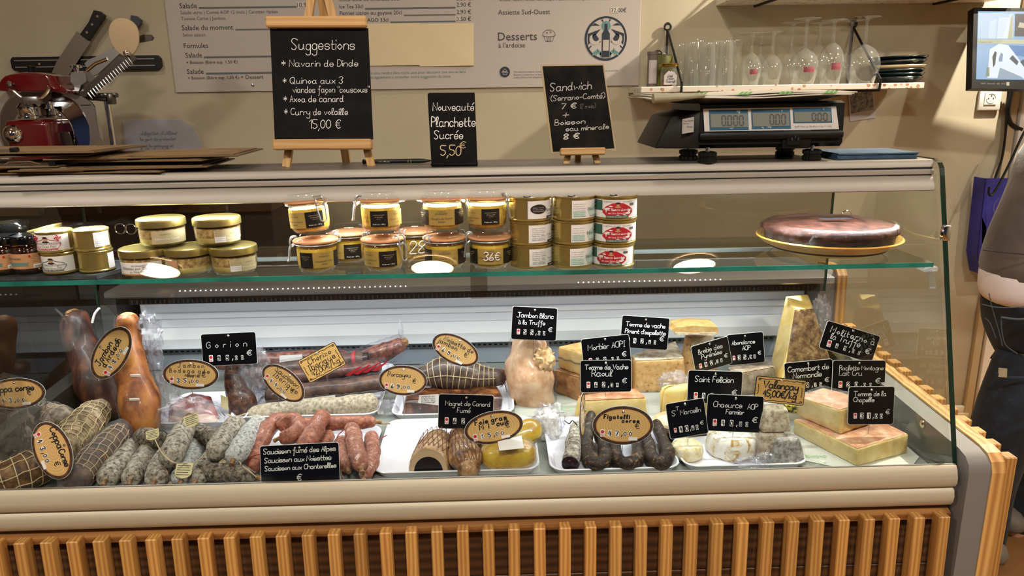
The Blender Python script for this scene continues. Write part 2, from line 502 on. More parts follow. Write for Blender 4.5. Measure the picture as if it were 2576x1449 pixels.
# ---------------------------------------------------------------- room
def slab(name, c, d, m, **k): return struct(MB().box(c, d).build(name, m, None, smooth=0))
m_floor = mat('floor_base', '#8a6238', .5)
fl = slab('floor', (0, -.8, -.03), (6.4, 7.3, .04), m_floor)
m_plank = woodmat('floor_oak', '#c49a62', '#a0743f', 1, 6, .4)
for i in range(12):
    pk = MB().box((1.0+i*.135-fl.location.x, 2.05-fl.location.y, .008+.02), (.132, 2.1, .014), bev=.001, seg=1).build('plank', m_plank, fl, smooth=0)
slab('wall_back', (0, WALLY+.05, 1.31), (6.4, .1, 2.64), m_wall)
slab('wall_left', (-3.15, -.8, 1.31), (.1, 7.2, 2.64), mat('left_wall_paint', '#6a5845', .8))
slab('wall_right', (3.15, -.8, 1.31), (.1, 7.2, 2.64), m_wall)
slab('ceiling', (0, -.8, 2.67), (6.4, 7.3, .06), mat('ceiling_paint', '#cfc8ba', .8))
# shop front behind the customers
slab('wall_front', (0, -4.4, 1.31), (6.4, .1, 2.64), mat('front_wall_paint', '#27407e', .7))
# door opening trim and baseboard at the right
a = P(2492, 700, WALLY); x1 = P(2530, 700, WALLY).x; x0 = a.x
struct(MB().box(((x0+x1)/2, WALLY-.015, 1.15), (x1-x0, .03, 2.3), bev=.004).build('trim_1', m_white))
struct(MB().box(((x0-.022), WALLY-.01, 1.15), (.03, .02, 2.3), bev=.003).build('trim_2', mat('beige_trim', '#b9a787', .6)))
pz, bz0, bz1 = P(2390, 1053, WALLY-.02).z, P(2390, 1040, WALLY-.02).z, P(2390, 1024, WALLY-.02).z
m_cb = mat('cream_board_lit', '#d8cbb4', .5)  # one cream baseboard, coloured as lit on top and dimmer below
struct(MB().box(((x0+.9)/2, WALLY-.011, (pz+bz0)/2), (x0-.94, .022, bz0-pz), bev=.002).build('baseboard_back', mat('cream_board_dim', '#b8a685', .5)))
struct(MB().box(((x0+.9)/2, WALLY-.007, (bz0+bz1)/2), (x0-.94, .014, bz1-bz0), bev=.002).build('trim_3', m_cb))
# raised plank floor along the wall behind the counter end
for i in range(4): struct(MB().box((1.75, 2.36+i*.103, pz-.012), (1.7, .100, .022), bev=.001, seg=1).build('floor_step', m_plank, None, smooth=0))
slab('floor_step_riser', (1.75, 2.50, (pz-.03)/2), (1.7, .40, pz-.03), m_floor)
slab('door_1', ((x1+.45), WALLY-.012, 1.03), (.86, .02, 2.06), mat('door_cream', '#c9b591', .6))

# round ceiling panels that show in the slanted glass
nrm = V((0, -.9615, .2747))
def glasshit(px, py):
    v = ray(px, py); k = (V((0, 1.25, .735))-CAM).dot(nrm)/v.dot(nrm); p = CAM+v*k
    rv = v-2*v.dot(nrm)*nrm; return p+rv*((2.60-p.z)/rv.z)
m_lampon = mat('lit_diffuser', '#ffe9c8', .5, emit=38)
m_lamprim = mat('lamp_rim', '#e6e2da', .4)
for i, (px, py) in enumerate(((390, 623), (1086, 617), (1747, 612))):
    q = glasshit(px, py)
    t = thing('ceiling_lamp', ['round ceiling lamp over the customer side, mirrored in the counter glass above the rillettes jars',
        'round ceiling lamp mirrored in the counter glass in front of the clip-top jars',
        'round ceiling lamp mirrored in the counter glass between cans and cake'][i], 'ceiling lamp', (q.x, q.y, 2.61), group='round ceiling lamps')
    MB().solid([(.15, -.012), (.155, 0)], 32).build('diffuser', m_lampon, t)
    MB().lathe([(.157, .02), (.168, .02), (.168, -.014), (.157, -.014), (.157, .02)], 32).build('rim', m_lamprim, t)

# ---------------------------------------------------------------- display counter
XL, XR = -.985, .853
case = thing('display_counter', 'long refrigerated deli counter with slanted glass front and pine slat cladding', 'display counter', (0, 1.6, 0))
def part(mb, name, m, **k):
    mb.world = True; return mb.build(name, m, case, **k)
def xprof(name, poly, x0, x1, m, smooth=40):
    return part(MB().prism(poly, x0, x1, YZ), name, m, fix=True, smooth=smooth)
# wooden front: dark boards, ledge, slats
zt = P(1300, 1320, 1.228).z
for i in range(6):
    part(MB().box(((XL+.02+.852)/2, 1.2555, zt-.012-.11*i-.054), (.852-XL-.02, .018, .1085), bev=.0015, seg=1), 'plank', m_darkw, smooth=0)
xprof('wood_ledge', [(1.226, zt), (1.2265, zt-.012), (1.28, zt-.012), (1.28, zt+.012), (1.25, zt+.012)], XL+.02, .852, m_ledge, smooth=0)
sl = P(46, 1367, 1.205); sr = P(2378, 1303, 1.205); NS = 36
stop = (sl.z+sr.z)/2
bm_ = MB().box((0, 0, -.30), (.0215, .024, .6), bev=.0018, seg=1); me0 = None
for i in range(-1, NS+1):
    x = sl.x+(sr.x-sl.x)*i/NS
    if me0 is None:
        o = bm_.build('slat', m_slat, case, smooth=0); me0 = o
    else:
        o = me0.copy(); COL.objects.link(o)
    o.location = (x, 1.217-1.6, stop); o.rotation_euler = (-R(2.2), R(random.uniform(-.25, .25)), 0)
# two-step bumper
xprof('bumper_trim', [(1.234, .7045), (1.2295, .741), (1.2285, .7445), (1.2265, .7445), (1.2215, .738), (1.2165, .722), (1.2165, .712), (1.220, .7045)], XL, XR-.004, m_bump)
xprof('bumper_trim', [(1.243, .7015), (1.229, .7015), (1.2215, .695), (1.2185, .683), (1.2205, .670), (1.226, .6625), (1.243, .6625)], XL, XR-.004, m_bump)
xprof('bumper_groove', [(1.230, .706), (1.230, .700), (1.244, .700), (1.244, .706)], XL, XR-.006, m_slot, smooth=0)
xprof('glass_seal', [(1.2290, .7455), (1.2320, .715), (1.2385, .715), (1.2405, .722), (1.2325, .7455)], XL, XR-.004, m_alud, smooth=0)
# deck, back, rear ledge
m_deck = mat('deck_steel', '#8f928c', .4, .2, stops=[(.35, '#858a82'), (.65, '#9a9d96')], ns=14, dist=.3)
xprof('deck', [(1.2445, .700), (1.2445, .685), (1.955, .685), (1.955, .700)], XL, XR, m_deck, smooth=0)
zz = lambda y, Y: P(1300, y, Y).z
xprof('back_panel', [(1.955, .69), (1.955, .93), (1.975, .93), (1.975, .69)], XL+.02, XR, m_whitemet, smooth=0)
xprof('back_panel', [(1.930, zz(860, 1.93)), (1.918, zz(858, 1.92)), (1.918, zz(834, 1.92)), (1.935, zz(806, 1.935)), (1.956, zz(803, 1.956)), (1.956, zz(860, 1.956))], XL+.02, XR, m_whitemet, smooth=0)
xprof('vent_grille', [(1.948, zz(912, 1.94)), (1.948, zz(861, 1.94)), (1.957, zz(861, 1.94)), (1.957, zz(912, 1.94))], XL+.02, XR, mat('blue_grey_steel', '#8d949e', .45, .2), smooth=0)
mb = MB()
for i in range(120):
    mb.box((XL+.03+i*.0151, 1.947, zz(865, 1.947)), (.008, .003, .0028))
o = part(mb, 'vent_holes', m_slot, smooth=0); o['kind'] = 'stuff'
xprof('vent_grille', [(1.90, zz(746, 1.9)), (1.90, zz(729, 1.9)), (1.956, zz(729, 1.9)), (1.956, zz(746, 1.9))], XL+.02, XR, m_slot, smooth=0)
mb = MB()
for i in range(150):
    mb.box((XL+.03+i*.0121, 1.899, zz(739, 1.9)), (.003, .006, .010))
o = part(mb, 'vent_fins', mat('fin_grey', '#3f3e40', .6), smooth=0); o['kind'] = 'stuff'
xprof('back_panel', [(1.944, zz(783, 1.944)), (1.944, zz(770, 1.944)), (1.956, zz(766, 1.956)), (1.956, zz(785, 1.956))], XL+.02, XR, m_whitemet, smooth=0)
xprof('rear_ledge', [(1.79, zz(730, 1.79)), (1.785, zz(727, 1.785)), (1.785, zz(716, 1.785)), (1.792, zz(713, 1.79)), (2.03, zz(713, 1.79)), (2.03, zz(730, 1.79))], XL+.02, XR, mat('satin_steel', '#b4b6bc', .33, .55, stops=[(.3, '#a9abb1'), (.7, '#c0c2c8')], ns=40, stretch=(.02, 1, 1)))
xprof('rear_body', [(1.976, .05), (1.976, .90), (2.02, .90), (2.02, .05)], XL+.02, XR, m_greypl, smooth=0)
xprof('plinth', [(1.33, .0), (1.33, .69), (1.97, .69), (1.97, .0)], XL+.02, XR, m_greypl, smooth=0)
# shelf glass with its rail, then painted led reflections on the ledge
part(MB().box(((XL+XR)/2, 1.51, 1.0965), (XR-XL-.03, .30, .008)), 'shelf_pane', m_shelfg, smooth=0)
part(MB().box(((XL+XR)/2, 1.3595, 1.0965), (XR-XL-.03, .0025, .0085)), 'shelf_edge', m_edge, smooth=0)
part(MB().box(((XL+XR)/2, 1.672, 1.068), (XR-XL-.02, .012, .009), bev=.002), 'shelf_rail', m_whitemet)
m_ledrefl = mat('led_reflection', '#f4f8ff', .4, emit=4)  # emissive dots paint the strip's reflection in the steel ledge
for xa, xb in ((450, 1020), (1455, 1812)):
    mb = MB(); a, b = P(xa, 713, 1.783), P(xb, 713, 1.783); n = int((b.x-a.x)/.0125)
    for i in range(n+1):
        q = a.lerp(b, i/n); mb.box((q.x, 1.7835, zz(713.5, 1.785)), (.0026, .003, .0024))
    o = part(mb, 'led_reflections', m_ledrefl, smooth=0); o['kind'] = 'stuff'
# rear sliding panes with their finger rings
m_rear = glassmat('rear_sliding_glass', '#dcd9d4', 1.5)  # tinted glass; the grey also carries the shade on the wall behind
for xa, xb, Yp in ((XL+.03, -.02, 1.735), (-.06, .80, 1.722)):
    part(MB().box(((xa+xb)/2, Yp, 1.105), (xb-xa, .005, .308)), 'rear_pane', m_rear, smooth=0)
    part(MB().box((xb if xb > 0 else xa, Yp, 1.105), (.004, .0055, .308)), 'pane_edge', m_edged, smooth=0)
for px, py, Yp in ((302, 575, 1.735), (329, 576, 1.735), (2129, 543, 1.722)):
    q = P(px, py, Yp-.004); rr_ = 13*pxm(q)
    part(MB().tube([(q.x+rr_*cos(2*pi*i/28), q.y, q.z+rr_*sin(2*pi*i/28)) for i in range(28)], .0016, 8, closed=True), 'finger_ring', m_chrome)
# front pane, end panes
part(MB().prism([(1.2400, .7055), (1.4045, 1.2395), (1.4105, 1.2375), (1.2460, .7055)], XL+.008, XR-.001, YZ), 'front_pane', m_pane, fix=True, smooth=0)
endpoly = [(1.2345, .706), (1.3995, 1.262), (1.404, 1.276), (1.413, 1.2855), (1.428, 1.2900), (1.445, 1.2903), (1.62, 1.2903), (1.80, .94), (1.93, .80), (1.93, .706)]
for X in (XR, XL):
    part(MB().prism(endpoly, X, X+.008, YZ), 'end_pane', m_pane, fix=True, smooth=0)
    ed = MB(); L = endpoly[:7]; L2 = [(p[0]-(.0018 if i < 5 else 0), p[1]+(.0015 if i > 3 else 0)) for i, p in enumerate(L)]
    ed.prism(L2+L[::-1], X-.0005, X+.0085, YZ)
    part(ed, 'pane_edge', m_edged, fix=True, smooth=0)
# little pane clips with a screw
for (px, py) in ((2374, 585), ):
    q = PXX(px, py, XR+.004); part(MB().box((q.x, q.y-.006, q.z), (.016, .012, .03), bev=.003), 'pane_clip', m_chrome)
q = V((XR-.02, 1.37, 1.088)); part(MB().box(q, (.03, .03, .010), bev=.004).tube([q, q+V((.012, 0, -.02)), q+V((.016, 0, -.04))], .006), 'shelf_bracket', glassmat('clear_plastic', '#eef2f4', 1.6, .1, .12))
# top profile
xprof('top_plate', [(1.432, 1.2905), (1.60, 1.2905), (1.60, 1.268), (1.432, 1.268)], XL, XR-.002, m_alud, smooth=0)
xprof('top_rail', [(1.432, 1.2904), (1.4255, 1.2895), (1.4215, 1.285), (1.4205, 1.2765), (1.4235, 1.2745), (1.445, 1.2745), (1.445, 1.2904)], XL, XR-.002, m_alu)
xprof('top_rail', [(1.4195, 1.2725), (1.4170, 1.270), (1.4170, 1.2635), (1.4195, 1.262), (1.434, 1.262), (1.434, 1.2725)], XL, XR-.002, m_alu)
xprof('rail_groove', [(1.4225, 1.277), (1.4225, 1.240), (1.434, 1.240), (1.434, 1.277)], XL, XR-.003, m_slot, smooth=0)
xprof('top_fascia', [(1.4175, 1.2605), (1.4115, 1.258), (1.4055, 1.250), (1.4015, 1.241), (1.4005, 1.2345), (1.404, 1.2325), (1.430, 1.2325), (1.434, 1.262), (1.60, 1.262), (1.60, 1.27), (1.45, 1.27), (1.44, 1.2605)], XL, XR-.006, m_alu)
# end walls
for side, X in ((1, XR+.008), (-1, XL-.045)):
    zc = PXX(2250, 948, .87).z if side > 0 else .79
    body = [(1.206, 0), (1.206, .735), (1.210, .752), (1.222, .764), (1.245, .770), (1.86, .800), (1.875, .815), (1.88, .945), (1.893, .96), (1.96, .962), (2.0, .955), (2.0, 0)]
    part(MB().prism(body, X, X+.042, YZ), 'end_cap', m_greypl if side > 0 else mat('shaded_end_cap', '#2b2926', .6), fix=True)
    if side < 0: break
    X2 = X+.042
    wood = [(1.204, 0), (1.204, .738), (1.211, .757), (1.225, .769), (1.25, .774), (1.85, .804), (1.868, .82), (1.873, .95), (1.886, .966), (1.96, .967), (2.0, .96), (2.0, 0)]
    part(MB().prism(wood, X2, X2+.026, YZ), 'side_panel', m_pine, fix=True, smooth=0)
    X3 = X2+.026 if side > 0 else X2-.022
    for i in range(15):
        Y = 1.212+i*.0452; zt2 = .752+(.052*(Y-1.25)/.6 if Y > 1.25 else -.004)+.016
        part(MB().box((X3+.012, Y+.013, zt2/2), (.024, .026, zt2), bev=.002, seg=1), 'slat', m_slat, smooth=0)
    part(MB().tube([(X-.003, 1.36, .765), (X+.002, 1.36, .765)], .008, 12).tube([(X-.006, 1.36, .765), (X, 1.36, .765)], .003, 8), 'screw', m_chrome)
    part(MB().tube([(X-.002, 1.925, .92), (X+.002, 1.925, .92)], .006, 12), 'screw', m_chrome)
# ---------------------------------------------------------------- things on the wall
def wtext(par, rows, Y, m, name='text_line'):
    for t_, x0, y, x1 in rows:
        mb = MB(True); wprint(mb, t_, x0, y, x1, Y); mb.build(name, m, par, smooth=0)
def rectpx(mb, x0, y0, x1, y1, Y, th=.002):
    a = P(x0, y0, Y); b = P(x1, y1, Y)
    mb.box(((a.x+b.x)/2, Y+th/2, (a.z+b.z)/2), (abs(b.x-a.x), th, abs(a.z-b.z))); return mb
# menu board
BY = WALLY-.008
bl = P(442, 232, BY); br = P(1607, 216, BY); bz = (bl.z+br.z)/2
board = thing('menu_board', 'large pale menu board printed with salads, drinks and desserts, screwed to the back wall', 'menu board', ((bl.x+br.x)/2, BY, bz))
m_board = mat('menu_panel', '#b5aaa2', .5)
MB(True).box(((bl.x+br.x)/2, BY+.004, bz+.40), (br.x-bl.x, .007, .80), bev=.001, seg=1).build('panel', m_board, board, smooth=0)
TY = BY-.0004
wtext(board, [('Salade', 452, 21, 496), ('Salade du moment', 458, 76, 587), ('Salade', 467, 145, 509), ('Salade', 471, 186, 513),
          ('+ Boisson (Bière sup. 1,50 €)', 469, 161, 598), ('+ Boisson (Bière sup. 1,50 €)', 473, 200, 602), ('+ Dessert', 606, 199, 663),
          ('10,90€', 748, 18, 788), ('Coca-Cola ou limonade 33cl', 853, 3, 1005), ('Ice Tea 33cl', 854, 21, 913), ('Perrier citron ou goyave 20cl', 855, 38, 1011),
          ('Jus de fruit PAGO 33cl', 856, 56, 977), ('2,90 €', 1149, 17, 1185), ('2,90 €', 1149, 35, 1185), ('3,50 €', 1149, 53, 1185), ('3,50 €', 1149, 1, 1185),
          ('* au choix : Nature | Herbes | Noix | Sanglier | Canard | Olives | Figues | Piment | Cèpes', 1251, 3, 1534),
          ('Assiette Sud-Ouest', 1253, 37, 1384), ('32,00€', 1537, 31, 1576), ("à l'ardoise", 1254, 120, 1321),
          ('Desserts', 1253, 102, 1351), ('Formules', 463, 121, 524)], TY, m_ink)
wtext(board, [('Salade verte | Comté AOP 12 mois | Carottes râpées', 454, 36, 699), ('Tomate Cerise | Jambon', 456, 51, 567), ('Selon saison', 460, 92, 517),
          ('Prix service compris. Certains de nos plats contiennent des allergènes, demandez au personne au service.', 1293, 183, 1556),
          ('Boissons à consommer sur place ou à emporter.', 1293, 190, 1400), ("L'abus d'alcool est dangereux pour la santé.", 1293, 197, 1402)], TY, m_inkg)
for x0, x1, y in ((500, 746, 18), (592, 746, 73), (513, 746, 142), (518, 746, 183), (918, 1146, 20), (1016, 1146, 37), (982, 1146, 54)):
    rectpx(MB(True), x0, y, x1, y+1.2, TY, .0003).build('rule_line', m_inkg, board, smooth=0)
wtext(board, [('Laissez-vous porter ; n’hésitez pas à vous rendre dans notre cave pour découvrir nos vins et faire', 800, 189, 1172),
          ('votre choix. Pensez également à consulter notre suggestion du mois.', 862, 199, 1135)], TY, m_teal)
for a in ((746, 5, 768, 20), (1148, 40, 1160, 55), (1536, 19, 1558, 33)): rectpx(MB(True), *a, TY+.0002, .0002).build('price_sticker', mat('sticker', '#c9beb4', .6), board, smooth=0)
# round emblem
ec = P(1524, 97, TY); es = (P(1577, 97, TY).x-ec.x)
EM = M.Translation(ec)
def disc2(mb, r, y, cx=0, cz=0, n=40, ex=1, ez=1): mb.prism(arc(cx*es, cz*es, r*es*ex, r*es*ez, 0, 360-360/n, n), y, y+.0002, EM)
k = MB(True); disc2(k, 1, 0, n=56); k.build('emblem_disc', m_navy, board, smooth=0)
k = MB(True); disc2(k, .90, -.0003, n=56); k.build('emblem_ground', m_board, board, smooth=0)
k = MB(True); disc2(k, .225, -.0006, 0, .56); 
for s in (-1, 1):
    for (x, z, a, l) in ((.30, -.62, 60, .34), (.42, -.6, 100, .36), (.55, -.66, 125, .30), (.22, -.72, 85, .3)):
        ca, sa = cos(R(a)), sin(R(a))
        leaf = [(x+t*l*ca-w*.1*sa, z+t*l*sa+w*.1*ca) for t, w in ((-.5, 0), (-.2, .6), (.1, .7), (.5, 0), (.1, -.6), (-.2, -.5))]
        k.prism([(s*p[0]*es, p[1]*es) for p in leaf], -.0006, -.0004, EM)
k.build('emblem_sun_and_leaves', m_teal, board, smooth=0)
k = MB(True)
bott = [(-.19, -.85), (.19, -.85), (.19, .22), (.07, .40), (.07, .66), (-.07, .66), (-.07, .40), (-.19, .22)]
k.prism([(p[0]*es, p[1]*es) for p in bott], -.0009, -.0007, EM)
for s in (-1, 1):
    for poly in ([(.28, .58), (.70, .58), (.53, .70)], [(.13, .72), (.25, .84), (.14, .87)], [(.24, .43), (.86, .22), (.86, -.05), (.83, -.28), (.62, -.05), (.60, .12), (.45, .20)],
                 [(.24, -.15), (.50, .24), (.66, .10), (.60, -.12), (.40, -.24)], [(.66, -.34), (.70, -.30), (.84, -.44), (.80, -.48)]):
        k.prism([(s*p[0]*es, p[1]*es) for p in poly], -.0007, -.0005, EM)
k.build('emblem_bottle', m_navy, board, smooth=0)
k = MB(True)
k.prism([(p[0]*es, p[1]*es) for p in ((-.13, -.55), (.15, -.55), (.15, -.06), (-.13, -.06))], -.0011, -.001, EM)
for s in (-1, 1):
    k.prism([(s*(p[0])*es, p[1]*es) for p in arc(.52, -.02, .26, .26, 150, 400, 14)+arc(.47, .10, .17, .22, 20, -150, 10)], -.001, -.0009, EM)
k.build('emblem_label', m_board, board, smooth=0)
# muffin drawing and house mark
mc = P(1381, 90, TY); ms = pxm(mc); k = MB(True)
k.ribbon([[V((p[0]*ms, p[1]*ms)) for p in q] for q in (arc(0, 4, 15, 10, -10, 190, 14), arc(0, 2, 17, 4, 180, 360, 12), [(-13, -1), (-9, -13), (9, -13), (13, -1)],
     [(-5, -2), (-4, -13)], [(0, -2), (0, -13)], [(5, -2), (4, -13)], arc(-5, 7, 1.5, 1.5, 0, 360, 8), arc(4, 8, 1.5, 1.5, 0, 360, 8))], 1.1*ms, -.0003, M.Translation(mc))
k.build('muffin_drawing', m_ink, board, smooth=0)
hc = P(1270, 181, TY); k = MB(True); k.prism(arc(0, 0, 13*ms, 13*ms, 0, 350, 30), -.0004, -.0001, M.Translation(hc)); k.build('house_mark', m_navy, board, smooth=0)
k = MB(True); k.ribbon([[V((p[0]*ms, p[1]*ms)) for p in q] for q in ([(-6, 1), (0, 8), (6, 1)], [(-5, 1), (5, 1)], [(-8, -2), (8, -2)], [(-4, -3), (-4, -7), (5, -7), (5, -3)])], 1.3*ms, -.0008, M.Translation(hc))
k.build('house_lines', m_board, board, smooth=0)
sc_ = P(636, 214, TY); MB(True).lathe([(.006, 0), (.005, .002), (0.0001, .003)], 12, M.Translation(sc_) @ M.Rotation(R(90), 4, 'X')).build('screw', m_steel, board)
# two blank cream sheets stuck over the drinks
m_cream = mat('cream_paper', '#d9c7a0', .7)
for (x0, x1, y0, y1, ya, yb, lb) in ((938, 1056, 60, 164, 166, 61, 'blank cream paper sheet stuck on the menu board, half behind the easel chalkboard'),
                            (1056, 1192, 60, 165, 166, 58, 'blank cream paper sheet stuck on the menu board, clear of the easel')):
    if x0 == 938: x0 = 905
    a, b, c, d = P(x0, y0, TY-.001), P(x1, y0-2, TY-.001), P(x1, y1, TY-.001), P(x0, y1+2, TY-.001)
    mb = MB().hexa([a, b, c, d], [q-V((0, .0006+(.004 if (i == 2) else 0), 0)) for i, q in enumerate((a, b, c, d))])
    tag(mb.build('paper_sheet', m_cream, None, smooth=0), lb, 'paper', 'blank cream sheets on the menu board')
# note in a plastic sleeve
NY = WALLY-.012
t = thing('paper_note', 'white handwritten note in a clear plastic sleeve behind the meat slicer', 'note', P(410, 390, NY))
o = [(313, 312), (340, 300), (452, 301), (482, 318), (514, 392), (505, 470), (325, 470)]
q = [P(x, y, NY) for x, y in o]
MB(True).prism([(p.x, p.z) for p in q], NY, NY+.001).build('sheet', mat('note_paper', '#b3aeb4', .6), t, smooth=0)
MB(True).prism([(P(x, y, NY).x, P(x, y, NY).z) for x, y in ((309, 300), (455, 299), (490, 312), (520, 394), (512, 475), (320, 475))], NY-.002, NY-.0016).build('sleeve', glassmat('clear_sleeve', '#f4f4f6', 1.5, .15, .12, bump=.3, bs=12), t, smooth=0)
k = MB(True)
for txt, x0, y, x1 in (("obligation d'utiliser", 354, 340, 447), ('le gant de protection', 354, 354, 443), ('pour le nettoyage et', 355, 371, 436), ("l'utilisation de la", 355, 381, 430)):
    a, b = P(x0, y, NY), P(x1, y, NY); L = fit(txt, a.x, a.z, b.x, rise=0)
    k.ribbon(L, .0022, NY-.0008)
k.build('handwriting', mat('pen_ink', '#35333f', .6), t, smooth=0)
# magnetic knife rack
KY = WALLY-.012
a, b = P(33, 162, KY), P(405, 156, KY)
t = thing('knife_rack', 'black magnetic knife rack on the wall above the meat slicer', 'knife rack', ((a.x+b.x)/2, KY, a.z))
zc = (a.z+b.z)/2; hh = 16.5*pxm(a)
MB(True).prism([(a.x+.008, zc+hh), (b.x-.008, zc+hh), (b.x, zc+hh-.01), (b.x, zc-hh+.01), (b.x-.008, zc-hh), (a.x+.008, zc-hh), (a.x, zc-hh+.01), (a.x, zc+hh-.01)], KY-.012, KY+.011).build('rail', m_black, t, fix=True, smooth=0)
for dz in (.011, -.011): MB(True).box(((a.x+b.x)/2, KY-.014, zc+dz), (b.x-a.x-.03, .004, .004)).build('magnet_bar', m_steel, t, smooth=0)
for px in (100, 334):
    q = P(px, 161, KY-.013); MB(True).tube([q, q-V((0, .003, 0))], .004, 10).build('screw', m_chrome, t)
# knives
def knife(lbl, tip, heel, butt, wpx, Y, hm, rivets):
    T0, H0, B0 = P(*tip, Y), P(*heel, Y), P(*butt, Y); d = (T0-H0).normalized(); nn = V((d.z, 0, -d.x)); s = pxm(H0)
    t = thing('kitchen_knife', lbl, 'knife', tuple(H0)); w = wpx*s
    pl = [H0-nn*w*.5, H0+nn*w*.5, T0.lerp(H0, .45)+nn*w*.5, T0.lerp(H0, .12)+nn*w*.25, T0, T0-nn*w*.5]
    MB(True).prism([(p.x, p.z) for p in pl], Y-.001, Y+.001).build('blade', mat('knife_steel', '#8f8a80', .35, .9), t, fix=True, smooth=0)
    hw = 12.5*s; e = (B0-H0).normalized(); off = nn*(w*.5-hw)*(-1 if rivets else 0); h0 = H0+off*.55
    pl = [h0-nn*hw*.9, h0+nn*hw*.9, h0.lerp(B0, .5)+nn*hw*.8, B0+nn*hw*1.2-e*.008, B0+nn*hw*.4, B0-nn*hw*.8, B0-nn*hw-e*.012]
    MB(True).prism([(p.x, p.z) for p in pl], Y-.010, Y+.009).build('handle', hm, t, fix=True, smooth=0)
    if rivets:
        for u in (.2, .52, .84):
            q = h0.lerp(B0, u); MB(True).tube([q-V((0, .0115, 0)), q-V((0, .0095, 0))], .0042, 12).build('rivet', m_chrome, t)
    return t
knife('large chef knife with black riveted handle held on the magnetic rack', (118, 232), (211, 92), (256, 32), 40, KY-.022, m_black, True)
knife('kitchen knife with grey-blue plastic handle hanging behind the slicer fence', (250, 190), (330, 78), (348, 44), 24, KY-.021, mat('blue_grey_plastic', '#2c3440', .4), False)
# framed tv monitor, sockets, cables
MY = WALLY-.19
tl, bl2 = P(2485, 22, MY+.03), P(2444, 222, MY-.03)
tr, br2 = P(2760, 6, MY+.0), P(2760, 226, MY-.06)
t = thing('security_monitor', 'black framed monitor showing two camera views, tilted down beside the door', 'monitor', tuple(bl2))
Q = [bl2, br2, tr, tl]
bx = (br2-bl2).normalized(); bz_ = (tl-bl2).normalized(); bn = bx.cross(bz_).normalized()   # towards back
if bn.y < 0: bn = -bn
W_, H_ = (br2-bl2).length, (tl-bl2).length
MM = M((bx, bn, bz_)).transposed().to_4x4(); MM.translation = bl2
t.matrix_basis = MM
t.rotation_euler = MM.to_euler()
skew = (tl-bl2).dot(bx)
MB().prism([(0, 0), (W_, 0), (W_, H_), (0, H_)], 0, .035).build('casing', m_black, t, fix=True, smooth=0)
MB().prism([(.014, .030), (W_-.014, .030), (W_-.014, H_-.012), (.014, H_-.012)], -.0008, .0).build('screen', mat('screen_blue', '#8fb4d6', .3, emit=.95), t, fix=True, smooth=0)
scr = [('#c4d9ee', [(.014, .167), (.13, .167), (.13, .25), (.014, .255)]), ('#d4e4f4', [(.05, .167), (.052, .225), (.075, .232), (.072, .167)]), ('#dbe8f6', [(.078, .167), (.082, .238), (.118, .238), (.113, .167)]),
       ('#b9b38c', [(.113, .167), (.122, .238), (.128, .25), (.128, .167)]), ('#2a2328', [(.135, .175), (.135, .25), (.28, .25), (.28, .175)]), ('#c9b9a0', [(.145, .205), (.19, .2), (.19, .215), (.15, .222)]),
       ('#c3c2a0', [(.014, .150), (.30, .150), (.30, .164), (.014, .164)]), ('#4b7fb8', [(.115, .115), (.118, .145), (.30, .14), (.30, .09)]), ('#e3edf5', [(.05, .035), (.055, .13), (.085, .15), (.115, .145), (.15, .10), (.20, .032)]),
       ('#20242c', [(.064, .105), (.072, .125), (.078, .12), (.074, .08), (.068, .07)]), ('#7f8fb0', [(.085, .10), (.092, .12), (.099, .115), (.097, .09), (.086, .09)]), ('#7d8a6a', [(.045, .04), (.047, .07), (.056, .07), (.056, .04)]),
       ('#8fa6b8', [(.082, .032), (.09, .07), (.16, .04), (.17, .032)]), ('#39414f', [(.12, .1), (.13, .112), (.15, .09), (.145, .078)]), ('#39414f', [(.155, .09), (.165, .098), (.185, .07), (.178, .06)])]
bycol = {}
for i, (c, pl) in enumerate(scr): bycol.setdefault(c, []).append((i, pl))
for c, pls in bycol.items():
    k = MB()
    for i, pl in pls: k.prism(pl, -.0010-.00008*i, -.0009-.00008*i)
    k.build('screen_image', mat('screen_'+c[1:], c, .4, emit=.95), t, fix=True, smooth=0)
for a in ((.022, .274, .085), (.018, .153, .062)):
    k = MB(); ptext(k, '04-25-2024 Thu 14:02:22', *a, -.0022); k.build('screen_text', m_ink, t, smooth=0)
k = MB(); ptext(k, 'HDMI   FULL HD   LED   ECO', .03, .014, .11, -.0004); k.box((.118, -.0004, .016), (.010, .0006, .012)); k.build('bezel_print', m_greypl, t, smooth=0)
MB().box((W_*.75, .10, H_*.55), (.05, .13, .05)).build('wall_arm', m_black, t, smooth=0)
for (cx, cy, lb) in ((2489, 249, 'white square wall socket fully visible under the monitor'), (2588, 246, 'white square wall socket cut off by the frame under the monitor')):
    q = P(cx, cy, WALLY-.006); s = pxm(q); t = thing('wall_socket', lb, 'wall socket', tuple(q), group='white wall sockets')
    MB().box((0, 0, 0), (56*s, .012, 56*s), bev=.004).build('plate', m_white, t)
    MB().box((0, -.0065, 0.002), (31*s, .004, 31*s), bev=.0008, seg=1).build('insert', m_white, t, smooth=0)
    MB().lathe([(12*s, 0), (12*s, .001), (11.4*s, .001), (11.2*s, -.0005), (0.0001, -.0005)], 24, M.Translation((0, -.0085, .002)) @ M.Rotation(R(90), 4, 'X')).build('socket_well', mat('socket_white', '#d9d4cc', .4), t)
    for dx, dz in ((-6.2, 0), (6.2, 0), (.5, 7)):
        MB().tube([(dx*s, -.0096, .002+dz*s), (dx*s, -.0088, .002+dz*s)], .0022, 8).build('hole', m_slot, t)
